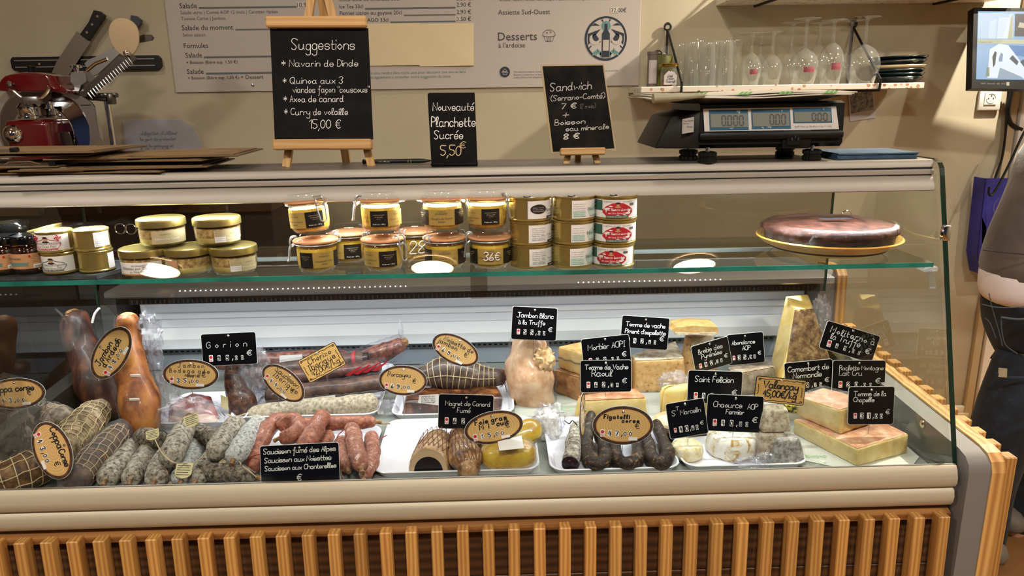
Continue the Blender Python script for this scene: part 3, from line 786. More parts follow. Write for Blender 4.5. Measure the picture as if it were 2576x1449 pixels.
for lb, pts, Y in (('thin black cable hanging from the monitor down behind the blue bag', [(2537, 225), (2532, 300), (2528, 350), (2520, 400), (2506, 440), (2490, 490), (2478, 530)], WALLY-.02),
                ('thick black cable curving from the monitor towards the door frame', [(2546, 225), (2536, 275), (2540, 305), (2552, 318), (2570, 326)], WALLY-.025),
                ('black cable looping down over the front of the blue bag', [(2590, 310), (2570, 345), (2545, 400), (2520, 450), (2502, 482), (2492, 492), (2487, 484), (2489, 470)], WALLY-.16)):
    pp = smoothline([P(x, y, Y) for x, y in pts], 5)
    tag(MB().tube(pp, .0042 if 'thick' not in lb else .008, 8).build('cable', m_black), lb, 'cable', 'black monitor cables')
# blue paper bag hanging
GY = WALLY-.08
t = thing('paper_bag', 'royal blue paper carrier bag hanging on the wall behind the person', 'bag', P(2500, 700, GY))
o = [P(*p, GY) for p in ((2481, 449), (2600, 447), (2600, 690), (2468, 690), (2460, 640))]
m_blue = mat('blue_paper', '#2b2a86', .5, stops=[(.4, '#27267c'), (.7, '#3432a0')], ns=8)
MB(True).prism([(p.x, p.z) for p in o], GY, GY+.006).build('front_panel', m_blue, t, fix=True, smooth=0)
o2 = [P(*p, GY) for p in ((2481, 449), (2468, 690), (2474, 690), (2490, 455))]
MB(True).hexa([o[0], o[4], o[3], P(2481, 690, GY)], [q+V((.0, .07, 0)) for q in (o[0], o[4], o[3], P(2481, 690, GY))]).build('side_gusset', m_blue, t, fix=True, smooth=0)
MB(True).box(tuple(P(2520, 570, GY-.001)), (.003, .0015, .3)).build('fold', mat('blue_fold', '#1f1e66', .5), t, smooth=0)
q = P(2512, 520, GY-.0012); MB(True).ribbon([[V((q.x+.018*cos(R(a)), q.z+.03*sin(R(a)))) for a in range(100, 271, 15)]], .006, q.y).build('printed_arc', mat('bag_print', '#4b4b8c', .4), t, smooth=0)
# small photo print pinned under the shelf
PY = WALLY-.004
t = thing('photo_print', 'black and white instant photo pinned to the wall under the glass shelf', 'photo', P(2170, 300, PY))
o = [P(*p, PY) for p in ((2134, 232), (2197, 222), (2203, 296), (2138, 306))]
MB(True).prism([(p.x, p.z) for p in o], PY-.001, PY).build('card', mat('photo_card', '#b7b3b4', .4), t, fix=True, smooth=0)
o = [P(*p, PY) for p in ((2137, 232), (2194, 222), (2198, 275), (2141, 286))]
MB(True).prism([(p.x, p.z) for p in o], PY-.0016, PY-.0011).build('picture', mat('photo_grey', '#4c4a4c', .35, stops=[(.4, '#3a393c'), (.55, '#807d7e'), (.75, '#b0acac')], ns=70), t, fix=True, smooth=0)
q = P(2189, 300, PY); MB(True).lathe([(.0001, .006), (.006, .004), (.007, 0)], 12, M.Translation(q) @ M.Rotation(R(90), 4, 'X')).build('pin', glassmat('clear_plastic'), t)

# ---------------------------------------------------------------- terrazzo shelves
def terrazzo():
    m, nt, b, out = nodes('terrazzo'); vec = coords(nt)
    vo = nt.nodes.new('ShaderNodeTexVoronoi'); vo.inputs['Scale'].default_value = 55; vo.inputs['Randomness'].default_value = 1; nt.links.new(vec, vo.inputs['Vector'])
    edge = nt.nodes.new('ShaderNodeMath'); edge.operation = 'LESS_THAN'; edge.inputs[1].default_value = .34; nt.links.new(vo.outputs['Distance'], edge.inputs[0])
    sp = nt.nodes.new('ShaderNodeSeparateColor'); nt.links.new(vo.outputs['Color'], sp.inputs[0])
    sel = nt.nodes.new('ShaderNodeMath'); sel.operation = 'GREATER_THAN'; sel.inputs[1].default_value = .5; nt.links.new(sp.outputs[0], sel.inputs[0])
    mu = nt.nodes.new('ShaderNodeMath'); mu.operation = 'MULTIPLY'; nt.links.new(edge.outputs[0], mu.inputs[0]); nt.links.new(sel.outputs[0], mu.inputs[1])
    c = ramp(nt, sp.outputs[1], [(0, '#b07a62'), (.45, '#c59a80'), (.6, '#5d6263'), (.8, '#a08468'), (1, '#8a5a48')])
    mx = nt.nodes.new('ShaderNodeMix'); mx.data_type = 'RGBA'; nt.links.new(mu.outputs[0], mx.inputs[0]); mx.inputs[6].default_value = lin('#ddd2c2'); nt.links.new(c, mx.inputs[7])
    nt.links.new(mx.outputs[2], b.inputs['Base Color']); b.inputs['Roughness'].default_value = .4; return m
m_terr = terrazzo()
SY0, SY1 = WALLY-.235, WALLY-.002
a, b = P(1612, 229, SY0), P(2326, 211, SY0); shz = (P(1640, 220, SY0).z+P(2300, 206, SY0).z)/2; shb = (P(1640, 236, SY0).z+P(2300, 220, SY0).z)/2
t = thing('wall_shelf', 'speckled terrazzo shelf on black brackets holding glasses and plates', 'shelf', ((a.x+b.x)/2, WALLY, shb))
MB(True).box(((a.x+b.x)/2, (SY0+SY1)/2, (shz+shb)/2), (b.x-a.x, SY1-SY0, shz-shb), bev=.002, seg=1).build('board', m_terr, t, smooth=0)
def bracket(px0, t, zb, top, Y0):
    xw = px0; zt_ = top
    L = [V((xw, WALLY-.006, zt_)), V((xw, WALLY-.006, zb-.004)), V((xw, Y0-.004, zb-.004)), V((xw, Y0-.006, zb+.03)), V((xw, WALLY-.012, zt_))]
    mb = MB(True)
    for i in range(4): mb.tube([L[i], L[i+1]], .0042, 8)
    mb.tube([V((xw+.011*cos(R(q)), WALLY-.01, zt_+.012+.011*sin(R(q)))) for q in range(0, 360, 24)], .004, 8, closed=True)
    mb.build('bracket', m_blackm, t)
for px in (1713, 2210):
    q = P(px, 230, SY0); bracket(q.x, t, shb, P(1690, 76, WALLY-.01).z, SY0)
# upper shelf, seen from below
uz = P(2130, 11, WALLY).z; ua, ub = P(1800, 14, WALLY).x, P(2478, 8, WALLY).x
t = thing('wall_shelf', 'second terrazzo shelf at the top edge, seen from below', 'shelf', ((ua+ub)/2, WALLY, uz))
MB(True).box(((ua+ub)/2, (SY0+SY1)/2, uz+.013), (ub-ua, SY1-SY0, .026), bev=.002, seg=1).build('board', m_terr, t, smooth=0)
for px in (1900, 2350):
    q = P(px, 12, WALLY-.01); bracket(q.x, t, uz, uz+.17, SY0)
# ---------------------------------------------------------------- on top of the counter
TZ = 1.2905
def ontop(px, Y):      # point on the counter top at depth Y below pixel column px
    p = P(px, 415, Y); return V((p.x, Y, TZ))
def frame(px, py0, py1, Y, base=None):
    """scale and origin: returns bottom point and height for an upright thing"""
    b = ontop(px, Y); s = pxm(b); return b, s
m_chalkb = mat('chalk_bright', '#f1f1ee', .7)
# big easel chalkboard
b = ontop(822, 1.50); s = pxm(V((b.x, 1.50, 1.42)))
t = thing('easel_chalkboard', 'large chalkboard of daily suggestions on a light pine easel', 'chalkboard', tuple(b), (0, R(.6), 0))
LEAN = M.Rotation(-R(6), 4, 'X')
def L_(x, y): return ((x-822)*s, (418-y)*s)     # pixel -> local x,z
def lp(pts): return [L_(*p) for p in pts]
MB().prism(lp([(694, 350), (943, 350), (940, 77), (697, 77)]), -.004, .002, LEAN).build('board', m_slate, t, fix=True, smooth=0)
MB().box(((815-822)*s, -.010, (418-64)*s), (248*s, .016, 26*s), LEAN, bev=.0025, seg=1).build('top_bar', m_easel, t, smooth=0)
MB().box(((819-822)*s, -.014, (418-363)*s), (247*s, .026, 26*s), LEAN, bev=.0025, seg=1).build('bottom_bar', m_easel, t, smooth=0)
for (x0, y0, x1, y1, w, yo) in ((806, -30, 716, 418, 19, .006), (834, -30, 935, 418, 19, .006)):
    a, c = L_(x0, y0), L_(x1, y1); d = V((c[0]-a[0], c[1]-a[1])).normalized(); n_ = V((-d.y, d.x))*w*s*.5
    MB().prism([(a[0]+n_.x, a[1]+n_.y), (a[0]-n_.x, a[1]-n_.y), (c[0]-n_.x, c[1]-n_.y), (c[0]+n_.x, c[1]+n_.y)], yo-.003, yo+.008, LEAN).build('leg', m_easelv, t, fix=True, smooth=0)
a, c = L_(818, -30), L_(850, 412)
MB().hexa([(c[0]-.008, .088, 0), (c[0]+.008, .088, 0), (c[0]+.008, .103, 0), (c[0]-.008, .103, 0)],
          [(a[0]-.008, .052, a[1]), (a[0]+.008, .052, a[1]), (a[0]+.008, .066, a[1]), (a[0]-.008, .066, a[1])]).build('rear_leg', m_easelv, t, fix=True, smooth=0)
q = L_(845, -2); MB().box((q[0], -.004, q[1]+.004), (.018, .012, .010), LEAN, bev=.002, seg=1).build('hinge', m_black, t)
rows = [('Suggestions', 748, 128, 905, 2.3, .95), ('* Navarin de Dinde', 721, 169, 912, 1.9, 1), ('* Quinoa aux 3', 722, 211, 872, 1.9, 1),
        ('viandes façon "couscous"', 746, 233, 938, 1.7, 1), ('* Axoa de canard', 722, 256, 872, 2.0, 1), ('* Curry de volaille', 722, 288, 882, 1.8, 1), ('15,00 €', 783, 322, 862, 2.2, 1)]
for txt, x0, y, x1, w, hs in rows:
    a, c = L_(x0, y), L_(x1, y); lw, ww = script(txt); sx = (c[0]-a[0])/ww
    k = MB(); k.ribbon(fit(txt, a[0], a[1], c[0], size=(3.2*s if txt[0] == 'S' else 2.7*s if txt[0] == '1' else 1.95*s)), w*.72*s, -.0048, LEAN); k.build('chalk_line', m_chalkb, t, smooth=0)
# upright L stand chalkboard
b = ontop(1143, 1.46); s = pxm(V((b.x, 1.46, 1.36)))
t = thing('chalkboard_stand', 'small frameless chalkboard stand about a sweet planchette at 5,50 euros', 'chalkboard', tuple(b), (0, R(.5), 0))
def L2(x, y): return ((x-1143)*s, (416-y)*s)
MB().prism([L2(1085, 416), L2(1202, 416), L2(1198, 235), L2(1085, 235), L2(1081, 239)], -.0015, .0015).build('board', m_slate, t, fix=True, smooth=0)
MB().box((0, .03, .002), (117*s, .06, .003)).build('foot', m_slate, t, smooth=0)
MB().box((0, -.004, .004), (119*s, .008, .006), bev=.002, seg=1).build('front_lip', m_slate, t, smooth=0)
m_gold = mat('cream_chalk', '#d9c49a', .7)
for txt, x0, y, x1, w, hz, mm_ in (('Nouveauté', 1093, 278, 1195, 2.2, 2.4, m_chalkb), ('Planchette', 1088, 317, 1198, 2.6, 2.9, m_chalkb), ('Sucrée', 1094, 347, 1166, 2.4, 2.6, m_chalkb), ('5,50', 1109, 389, 1160, 2.8, 3.0, m_gold), ('€', 1157, 371, 1172, 2.2, 1.9, m_gold)):
    a, c = L2(x0, y), L2(x1, y); k = MB(); k.ribbon(fit(txt, a[0], a[1], c[0], size=hz*s), w*.8*s, -.0019); k.build('chalk_line', mm_, t, smooth=0)
# small easel with tilted board
b = ontop(1462, 1.475); s = pxm(V((b.x, 1.475, 1.38)))
t = thing('easel_chalkboard', 'small cream-edged chalkboard about a sandwich menu, tilted on a tiny easel', 'chalkboard', tuple(b), (0, 0, 0))
def L3(x, y): return ((x-1462)*s, (413-y)*s)
MB().prism([L3(*p) for p in ((1386, 387), (1551, 381), (1520, 168), (1361, 168))], -.0005, .004, LEAN).build('frame', mat('cream_frame', '#b5a07a', .6), t, fix=True, smooth=0)
MB().prism([L3(*p) for p in ((1390, 383), (1547, 377), (1517, 172), (1366, 172))], -.001, .001, LEAN).build('board', mat('dusty_chalk', '#161514', .75, stops=[(.35, '#0f0e0e'), (.75, '#2a2826')], ns=18, spec=.1), t, fix=True, smooth=0)
MB().box(((1464-1462)*s, -.010, (413-384)*s), (114*s, .022, 18*s), LEAN, bev=.002, seg=1).build('ledge', m_easel, t, smooth=0)
for x0, x1 in ((1432, 1424), (1494, 1505)):
    a, c = L3(x0, 378), L3(x1, 413); MB().prism([(a[0]-.006, a[1]), (a[0]+.006, a[1]), (c[0]+.006, c[1]), (c[0]-.006, c[1])], .000, .010, LEAN).build('leg', m_easelv, t, fix=True, smooth=0)
MB().hexa([(-.006, .06, 0), (.006, .06, 0), (.006, .072, 0), (-.006, .072, 0)], [(-.006, .012, .08), (.006, .012, .08), (.006, .022, .08), (-.006, .022, .08)]).build('rear_leg', m_easelv, t, fix=True, smooth=0)
m_ch2 = mat('chalk_grey', '#c9c7c2', .8); m_ch3 = mat('chalk_faint', '#6b6864', .8)
for txt, x0, y, x1, w, hz, mm_ in (('Sandwich', 1384, 233, 1488, 2.2, 2.4, m_ch2), ('(Serrano-Comté)', 1386, 257, 1522, 1.8, 1.6, m_ch2), ('7 €', 1412, 277, 1449, 2.6, 1.7, m_ch2), ('12 mois)', 1458, 277, 1498, 1.2, 1.4, m_ch3), ('+', 1415, 300, 1430, 2, 1.7, m_ch2),
                            ('Boisson', 1395, 317, 1472, 2.0, 1.6, m_ch2), ('eau minerale', 1423, 332, 1532, 2.0, 1.45, m_ch2), ('8 €', 1417, 352, 1456, 3.0, 1.7, m_ch2)):
    a, c = L3(x0, y), L3(x1, y); k = MB(); k.ribbon(fit(txt, a[0], a[1], c[0], size=hz*s, rise=.04), w*.8*s, -.0014, LEAN); k.build('chalk_line', mm_, t, smooth=0)
# pen
a, c = P(912, 412, 1.535), P(1086, 410, 1.535); a.z = c.z = TZ+.0055
t = thing('ballpoint_pen', 'black ballpoint pen lying behind the big easel foot', 'pen', tuple(a))
d = c-a; f = lambda u: a+d*u
MB(True).tube([f(0), f(.012), f(.03), f(.04), f(.62), f(.80), f(.90)], [.003, .0052, .0052, .0042, .0046, .0048, .004], 12).build('barrel', m_black, t)
MB(True).tube([f(.90), f(.985), f(1)], [.0038, .0016, .0006], 10).build('tip', m_blackm, t)
MB(True).tube([f(.22)-V((0, .005, 0)), f(.24)-V((0, .007, 0)), f(.40)-V((0, .0065, 0))], .0016, 8).build('clip', m_chrome, t)
for u in (.66, .70): MB(True).tube([f(u), f(u+.008)], .0050, 12).build('ring', m_chrome, t)
# blue napkins
p = P(2190, 392, 1.51); 
t = thing('napkin_stack', 'flat stack of folded blue paper napkins beside the scale', 'napkins', (p.x, 1.51, TZ))
m_nap = mat('blue_napkin', '#4a647e', .8, stops=[(.4, '#445d76'), (.6, '#526d88')], ns=30, bump=.1, bs=300)
xa, xb = P(2072, 392, 1.51).x, P(2303, 392, 1.46).x
for i in range(7):
    w = xb-xa; MB(True).box(((xa+xb)/2+random.uniform(-.002, .002), 1.515+random.uniform(-.002, .002), TZ+.0012+i*.0017), (w-.004*(i % 2), (.13), .0014), bev=.0004, seg=1).build('napkin', m_nap, t, smooth=0)
# shop scale
SCY = 1.44
p = P(1890, 400, SCY); 
def sp(x, y, Y): return P(x, y, Y)
t = thing('shop_scale', 'black electronic price scale with three grey displays on top of the counter', 'scale', (p.x, 1.52, TZ))
zf = lambda y: P(1900, y, SCY).z; xf = lambda x, y=320: P(x, y, SCY).x
m_sc = mat('scale_black', '#0c0c0c', .45, spec=.3); m_scg = mat('scale_dark_grey', '#1b1916', .5, spec=.3)
fy = SCY
# body: side profile in y-z extruded between the side bulges
x0, x1 = xf(1760), xf(2122)
zb0, zb1 = zf(372), zf(255)
body = [(fy, zf(362)), (fy, zf(340)), (fy+.004, zf(262)), (fy+.02, zf(256)), (fy+.22, zf(256)), (fy+.26, zf(300)), (fy+.26, zf(372)), (fy+.01, zf(372))]
MB(True).prism(body, x0, x1, YZ).build('housing', m_sc, t, fix=True)
xs = xf(1657)
MB(True).hexa([(xs, fy+.03, zf(372)), (x0+.002, fy+.0, zf(372)), (x0+.002, fy+.25, zf(372)), (xs, fy+.22, zf(372))],
        [(xs+.028, fy+.03, zf(290)), (x0+.002, fy+.002, zf(276)), (x0+.002, fy+.24, zf(276)), (xs+.028, fy+.2, zf(290))], bev=.004).build('side_housing', m_scg, t)
MB(True).box(((x0+x1)/2-.002, fy-.004, zf(341)), (x1-x0, .014, .014), bev=.004).build('front_ridge', m_sc, t)
MB(True).box((xf(2005), fy+.02, zf(352)), (xf(2030)-xf(1970)+.01, .05, .035), bev=.003).build('socket_housing', m_sc, t)
MB(True).box((xf(1993, 350), fy-.007, zf(350)), (xf(2010)-xf(1975), .006, .026), bev=.002, seg=1).build('mains_inlet', m_black, t, smooth=0)
k = MB(True); 
for dx, dz in ((-.006, .0), (.006, 0), (0, .004)): k.box((xf(1993, 350)+dx, fy-.011, zf(350)+dz), (.002, .006, .005))
o = k.build('inlet_pins', m_steel, t, smooth=0); o['kind'] = 'stuff'
MB(True).box((xf(2010), fy+.10, zf(362)), (xf(2085)-xf(1935), .12, .016), bev=.003).build('battery_box', m_sc, t)
# white face plate and displays
tilt = (fy-.0005, zf(330)), (fy+.0036, zf(268))
def face(x, y, off):    # pixel on the front face
    q = P(x, y, SCY); u = (q.z-tilt[0][1])/(tilt[1][1]-tilt[0][1]); return V((q.x, tilt[0][0]+u*.004-off, q.z))
def facepoly(mb, pts, off, th=.0006):
    a = [face(x, y, off) for x, y in pts]; return mb.hexa([q+V((0, th, 0)) for q in a], a)
facepoly(MB(True), [(1772, 331), (2110, 325), (2105, 268), (1770, 274)], .0006).build('face_plate', mat('face_white', '#cfccc6', .4), t, smooth=0)
m_fb = mat('face_blue', '#2b5d7c', .4); m_lcd = mat('lcd_grey', '#7c8279', .3); m_seg = mat('lcd_segment', '#4a504b', .5)
disp = [((1785, 277, 1883, 328), (1788, 287, 1881, 321), '0.000', 1816, 1875), ((1891, 275, 1989, 325), (1894, 284, 1986, 318), '0.00', 1937, 1981), ((1996, 272, 2093, 310), (1999, 282, 2090, 307), '0.00', 2043, 2086)]
SEG = {0: 'abcdef'}
for (bx0, by0, bx1, by1), (lx0, ly0, lx1, ly1), txt, d0, d1 in disp:
    facepoly(MB(True), [(bx0, by1), (bx1, by1-1.5), (bx1-1, by0-1.5), (bx0-1, by0)], .0013).build('blue_surround', m_fb, t, smooth=0)
    facepoly(MB(True), [(lx0, ly1), (lx1, ly1-1.5), (lx1-1, ly0-1.5), (lx0-1, ly0)], .0020).build('lcd', m_lcd, t, smooth=0)
    nd = sum(c == '0' for c in txt); pitch = (d1-d0)/nd; k = MB(True); j = 0
    cy = (ly0+ly1)/2-.5; hh_ = (ly1-ly0)*.36; ww = pitch*.62
    for c in txt:
        if c == '.': k.tube([face(d0+(j-.10)*pitch, cy+hh_, .0022), face(d0+(j-.10)*pitch, cy+hh_, .0026)], .0011, 6); continue
        xx = d0+j*pitch; sw = 1.5; j += 1
        for (ax, ay, bx_, by_) in ((xx, cy-hh_, xx+ww, cy-hh_), (xx, cy+hh_, xx+ww, cy+hh_)): facepoly(k, [(ax+1, ay+sw), (bx_-1, by_+sw), (bx_-1, by_-sw), (ax+1, ay-sw)], .0024)
        for ax in (xx, xx+ww):
            for (ya, yb) in ((cy-hh_+1.5, cy-1), (cy+1, cy+hh_-1.5)): facepoly(k, [(ax-sw, yb), (ax+sw, yb), (ax+sw, ya), (ax-sw, ya)], .0024)
    o = k.build('digits', m_seg, t, smooth=0); o['kind'] = 'stuff'
def ftext(txt, x0, y, x1, m, name='print'):
    k = MB(True); a, c = face(x0, y, .0026), face(x1, y, .0026); ptext(k, txt, a.x, a.z, c.x, a.y); k.build(name, m, t, smooth=0)
m_pr = mat('print_pale', '#c9d4da', .5)
for a in (('kg', 1853, 283, 1862), ('€', 1965, 281, 1969), ('€', 2070, 277, 2074), ('NET', 1835, 325, 1845), ('kg    100g', 1915, 322, 1939)): ftext(*a, m_pr)
ftext('S6-PPI  Max 6 kg  Min 40 g  e = 2 g  T = -3 kg', 1998, 320, 2090, m_ink)
# rating sticker on the side
xq = lambda x, y: P(x, y, SCY-.001)
a = [xq(*p) for p in ((1716, 337), (1745, 332), (1746, 294), (1717, 300))]
MB(True).hexa([q+V((0, .003, 0)) for q in a], a).build('rating_sticker', mat('sticker_grey', '#a9a59c', .5), t, smooth=0)
for txt, x0, y, x1 in (('CE', 1727, 321, 1733), ('M24', 1735, 321, 1742), ('Type S6-PPI', 1719, 306, 1743), ('Max 6 kg', 1719, 312, 1733)):
    k = MB(True); q0, q1 = xq(x0, y), xq(x1, y); ptext(k, txt, q0.x, q0.z, q1.x, SCY-.0018); k.build('print', m_ink, t, smooth=0)
# platter, neck, feet
zp0 = zf(250)
MB(True).hexa([(xf(1740), fy-.0, zf(258)), (xf(2052), fy+.0, zf(255)), (xf(2052), fy+.22, zf(255)), (xf(1740), fy+.22, zf(258))],
     [(xf(1682)+.004, fy-.03, zf(250)+.0022), (xf(2112), fy-.03, zf(241)+.0010), (xf(2112), fy+.26, zf(241)+.0010), (xf(1682)+.004, fy+.26, zf(250)+.0022)]).build('platter', mat('platter_steel', '#55514b', .35, .8), t, fix=True, smooth=0)
for px in (1795, 2040): MB(True).tube([(xf(px), fy+.10, zf(262)), (xf(px), fy+.10, zf(248))], .010, 14).build('pan_support', m_steel, t)
for (px, py, Y) in ((1731, 398, 1.50), (1779, 404, 1.435), (1973, 393, 1.56), (2041, 398, 1.45)):
    q = P(px, 400, Y); q.z = TZ; mb = MB(True); rr = 23*pxm(q); prof = []
    for z, r_ in ((.0, .85), (.002, 1), (.009, 1), (.010, .86), (.013, .86), (.0135, 1), (.020, 1), (.022, .7)): prof.append((rr*r_, z))
    n_ = 40
    vs = [(q.x+r_*(1-.05*(kk % 2))*cos(2*pi*kk/n_), q.y+r_*(1-.05*(kk % 2))*sin(2*pi*kk/n_), q.z+z) for r_, z in prof for kk in range(n_)]
    fs = [(i*n_+kk, i*n_+(kk+1) % n_, (i+1)*n_+(kk+1) % n_, (i+1)*n_+kk) for i in range(len(prof)-1) for kk in range(n_)]+[tuple(range((len(prof)-1)*n_, len(prof)*n_))]
    mb.add(vs, fs); fo = mb.build('levelling_foot', m_black, t, smooth=20)
    MB(True).tube([q+V((0, 0, .022)), V((q.x, q.y, zf(368)))], .004, 8).build('foot_stem', m_steel, t)
# wrapping paper on the platter
m_wp = mat('wrapping_paper', '#d9d2c4', .6); m_gr = mat('print_green', '#7ec76b', .6)
pa, pb = P(1645, 249, fy-.035), P(2143, 236, fy-.035); zpp = zf(250)+.0030
pts = [(pa.x, pa.y, zpp), (pb.x, pb.y, zpp+.002), (pb.x, fy+.24, zpp+.004), (pa.x, fy+.24, zpp+.002)]
t = thing('wrapping_paper', 'stack of white cheese paper with green print lying on the scale platter', 'paper', ((pa.x+pb.x)/2, fy+.1, zpp))
for i in range(3):
    o = V((.006*i, .002*i, .0032*i)); mb = MB(True)
    mb.grid(lambda u, v: V(pts[0])+o+V((u*(pb.x-pa.x), v*.27, .003*u+.0016*sin(u*9+i)+.004*sin(v*2))), 14, 4)
    MB_ = mb.build('sheet', m_wp, t, solidify=.0022)
mb = MB(True); q0 = V((pa.x-.002, pa.y-.002, zpp+.002)); roll = []
for i in range(9): roll.append(q0+V((.012*i, .0, .0005*i)))
mb.tube(roll, [.013, .012, .0125, .011, .011, .009, .008, .006, .004], 12, flat=.7).build('rolled_edge', glassmat('waxed_edge', '#e9e6d8', 1.4, .3, .55, '#c9c5ae', bump=.4, bs=40), t)
for px in (1757, 1870, 1972, 2085):
    p0 = P(px, 240, fy-.036); k = MB(True)
    for j in range(3): k.prism([(p0.x+j*.008-.012, zpp+.0060), (p0.x+j*.008-.006, zpp+.0060), (p0.x+j*.008+.001, zpp+.0112), (p0.x+j*.008-.004, zpp+.0112)], fy-.0385, fy-.0375)
    o = k.build('green_print', m_gr, t, smooth=0); o['kind'] = 'stuff'
# clipboards
m_board = woodmat('hardboard', '#7d6544', '#5f4a2e', 0, 8, .5)
m_card = mat('menu_card', '#8c714f', .5, stops=[(.4, '#7f6545'), (.55, '#967a56')], ns=14)
cl = [('brown clipboard at the bottom of the counter-top stack', 0.0, -.05, -3, 1), ('brown clipboard with two printed sheets, second from the bottom', .004, .02, 4, 2), ('brown clipboard with its metal clip facing the customer', .010, -.25, 2, 0),
      ('brown clipboard askew under the topmost menu', .015, .03, -6, 1), ('topmost clipboard menu, pushed furthest right', .021, .075, 3, 3)]
for i, (lb, z, dx, rz, sheets) in enumerate(cl):
    z = i*.0062
    c = P(330, 400, 1.53); t = thing('clipboard', lb, 'clipboard', (c.x+dx-.02, 1.525-.004*i+(.034 if i > 2 else 0), TZ+z+.0015), (0, 0, R(rz)), 'clipboards on the counter top')
    W2, D2 = (.36, .20); fl_ = 1 if i != 4 else 1
    MB().box((0, 0, .0015), (W2, D2, .003), bev=.0008, seg=1).build('backboard', m_board, t, smooth=0)
    for j in range(min(sheets, 2)): MB().box((.004, .0, .0036+j*.0009), (W2-.03, D2-.012, .0006)).build('sheet', m_card, t, smooth=0)
    if i in (0, 2, 3):
        cx_ = -.02 if i != 2 else .11
        mb = MB(); mb.prism([(-.004, 0), (.004, 0), (.0035, .006), (-.0035, .006)], cx_-.055, cx_+.055, M.Translation((0, -D2/2+.012, .003)) @ YZ)
        mb.tube([(cx_-.035, -D2/2+.01, .006), (cx_-.02, -D2/2+.004, .012), (cx_+.02, -D2/2+.004, .012), (cx_+.035, -D2/2+.01, .006)], .0015, 8)
        mb.build('clip', m_chrome, t, fix=True)
        MB().box((cx_+.056, -D2/2+.01, .007), (.012, .012, .009), bev=.002, seg=1).build('clip_end', m_black, t)
for i, (px, lb) in enumerate(((35, 'open brown menu board at the far left end of the counter top'), (90, 'brown menu board lying on the leftmost clipboard, its clip towards the customer'))):
    c = P(px, 400, 1.52); t = thing('clipboard', lb, 'clipboard', (c.x, 1.52, TZ+.033+.007*i), (0, 0, R(5-9*i)), 'clipboards on the counter top')
    MB().box((0, 0, .0015), (.36, .19, .003), bev=.0008, seg=1).build('backboard', m_board, t, smooth=0)
    MB().box((0, .002, .0036), (.33, .18, .0006)).build('sheet', m_card, t, smooth=0)
    mb = MB(); mb.prism([(-.004, 0), (.004, 0), (.0035, .006), (-.0035, .006)], -.07, .02, M.Translation((0, -.086, .003)) @ YZ); mb.build('clip', m_chrome, t, fix=True)
    MB().box((.022, -.086, .007), (.014, .012, .010), bev=.002, seg=1).build('clip_end', m_black, t)
# ---------------------------------------------------------------- back counter and slicer
m_dark = mat('dark_counter', '#2a201a', .5)
WZ = P(300, 507, 2.27).z
t = thing('work_counter', 'dark back counter against the wall carrying the red meat slicer', 'counter', (-1.83, 2.5, 0))
MB().box((0, 0, WZ-.02), (2.3, .46, .04), bev=.003).build('worktop', mat('worktop_brown', '#4a3120', .4), t, smooth=0)
for i in range(4): MB().box((-.86+i*.573, .01, WZ/2-.01), (.565, .43, WZ-.04), bev=.004).build('door', m_dark, t, smooth=0)
t = thing('storage_cabinet', 'tall black cabinet standing left of the display counter', 'cabinet', (-1.75, 1.95, 0))
MB().box((0, 0, .58), (.75, .36, 1.0), bev=.02).build('body', mat('cabinet_black', '#15110f', .5), t)
MB().box((0, -.185, .55), (.70, .012, .9), bev=.004).build('door', m_dark, t)
MB().box((0, 0, .04), (.70, .32, .08)).build('plinth', m_black, t, smooth=0)
SLY = 2.34; q = P(120, 385, SLY); s = pxm(q)
t = thing('meat_slicer', 'polished red retro flywheel meat slicer with chrome blade on the back counter', 'meat slicer', (q.x, SLY+.06, WZ))
m_red = mat('slicer_red', '#5e0a10', .18, coat=.8); m_mir = mat('blade_mirror', '#c6c8cc', .07, 1); m_br = mat('cast_aluminium', '#a8a8a8', .32, 1); m_brd = mat('worn_steel', '#6e6a66', .3, 1)
X = lambda x, y=300, Y=SLY: P(x, y, Y)
def pp(pts, Y): return [(P(x, y, Y).x, P(x, y, Y).z) for x, y in pts]
def pr(name, pts, Y, th, m, bev=0, smooth=30):
    return MB(True).prism(pp(pts, Y), Y, Y+th, ).build(name, m, t, fix=True, smooth=smooth)
# hood
hood = [(-24, 228), (-4, 214), (4, 200), (14, 191), (34, 185), (62, 181), (92, 182), (120, 187), (137, 191), (146, 208), (157, 219), (176, 229), (172, 235), (140, 231), (100, 232), (-24, 229)]
k = MB(True); h2 = [P(x, y, SLY-.05) for x, y in hood]; c = sum(h2, V())/len(h2)
for (sc0, y0), (sc1, y1) in (((.90, -.014), (1, 0)), ((1, 0), (1, .12)), ((1, .12), (.9, .14))):
    pass
ring = []
for sc0, dy in ((.88, -.012), (.97, -.006), (1, .004), (1, .13), (.95, .14)): ring.append([V((c.x+(p.x-c.x)*sc0, SLY-.05+dy, c.z+(p.z-c.z)*sc0)) for p in h2])
n = len(h2); vs = [p for r_ in ring for p in r_]
fs = [(i*n+j, i*n+(j+1) % n, (i+1)*n+(j+1) % n, (i+1)*n+j) for i in range(len(ring)-1) for j in range(n)]+[tuple(range(n)), tuple(range(4*n, 5*n))]
k.add(vs, fs).build('hood', m_red, t, fix=True, smooth=50)
MB(True).tube([P(79, 188, SLY), P(79, 172, SLY), P(79, 166, SLY)], [.011, .011, .013], 14).build('hood_knob', m_black, t)
MB(True).tube(smoothline([P(x, y, SLY-.075) for x, y in ((24, 226), (35, 229), (52, 243), (68, 250), (92, 250), (110, 241), (120, 228), (124, 218))], 4), .0055, 10).build('sharpener_arm', m_chrome, t)
q = P(24, 211, SLY-.08); MB(True).lathe([(.0001, -.009), (.006, -.007), (.009, 0), (.006, .007), (.0001, .009)], 16, M.Translation(q)).tube([q, q+V((0, .03, -.002))], .004, 8).build('arm_ball', m_chrome, t)
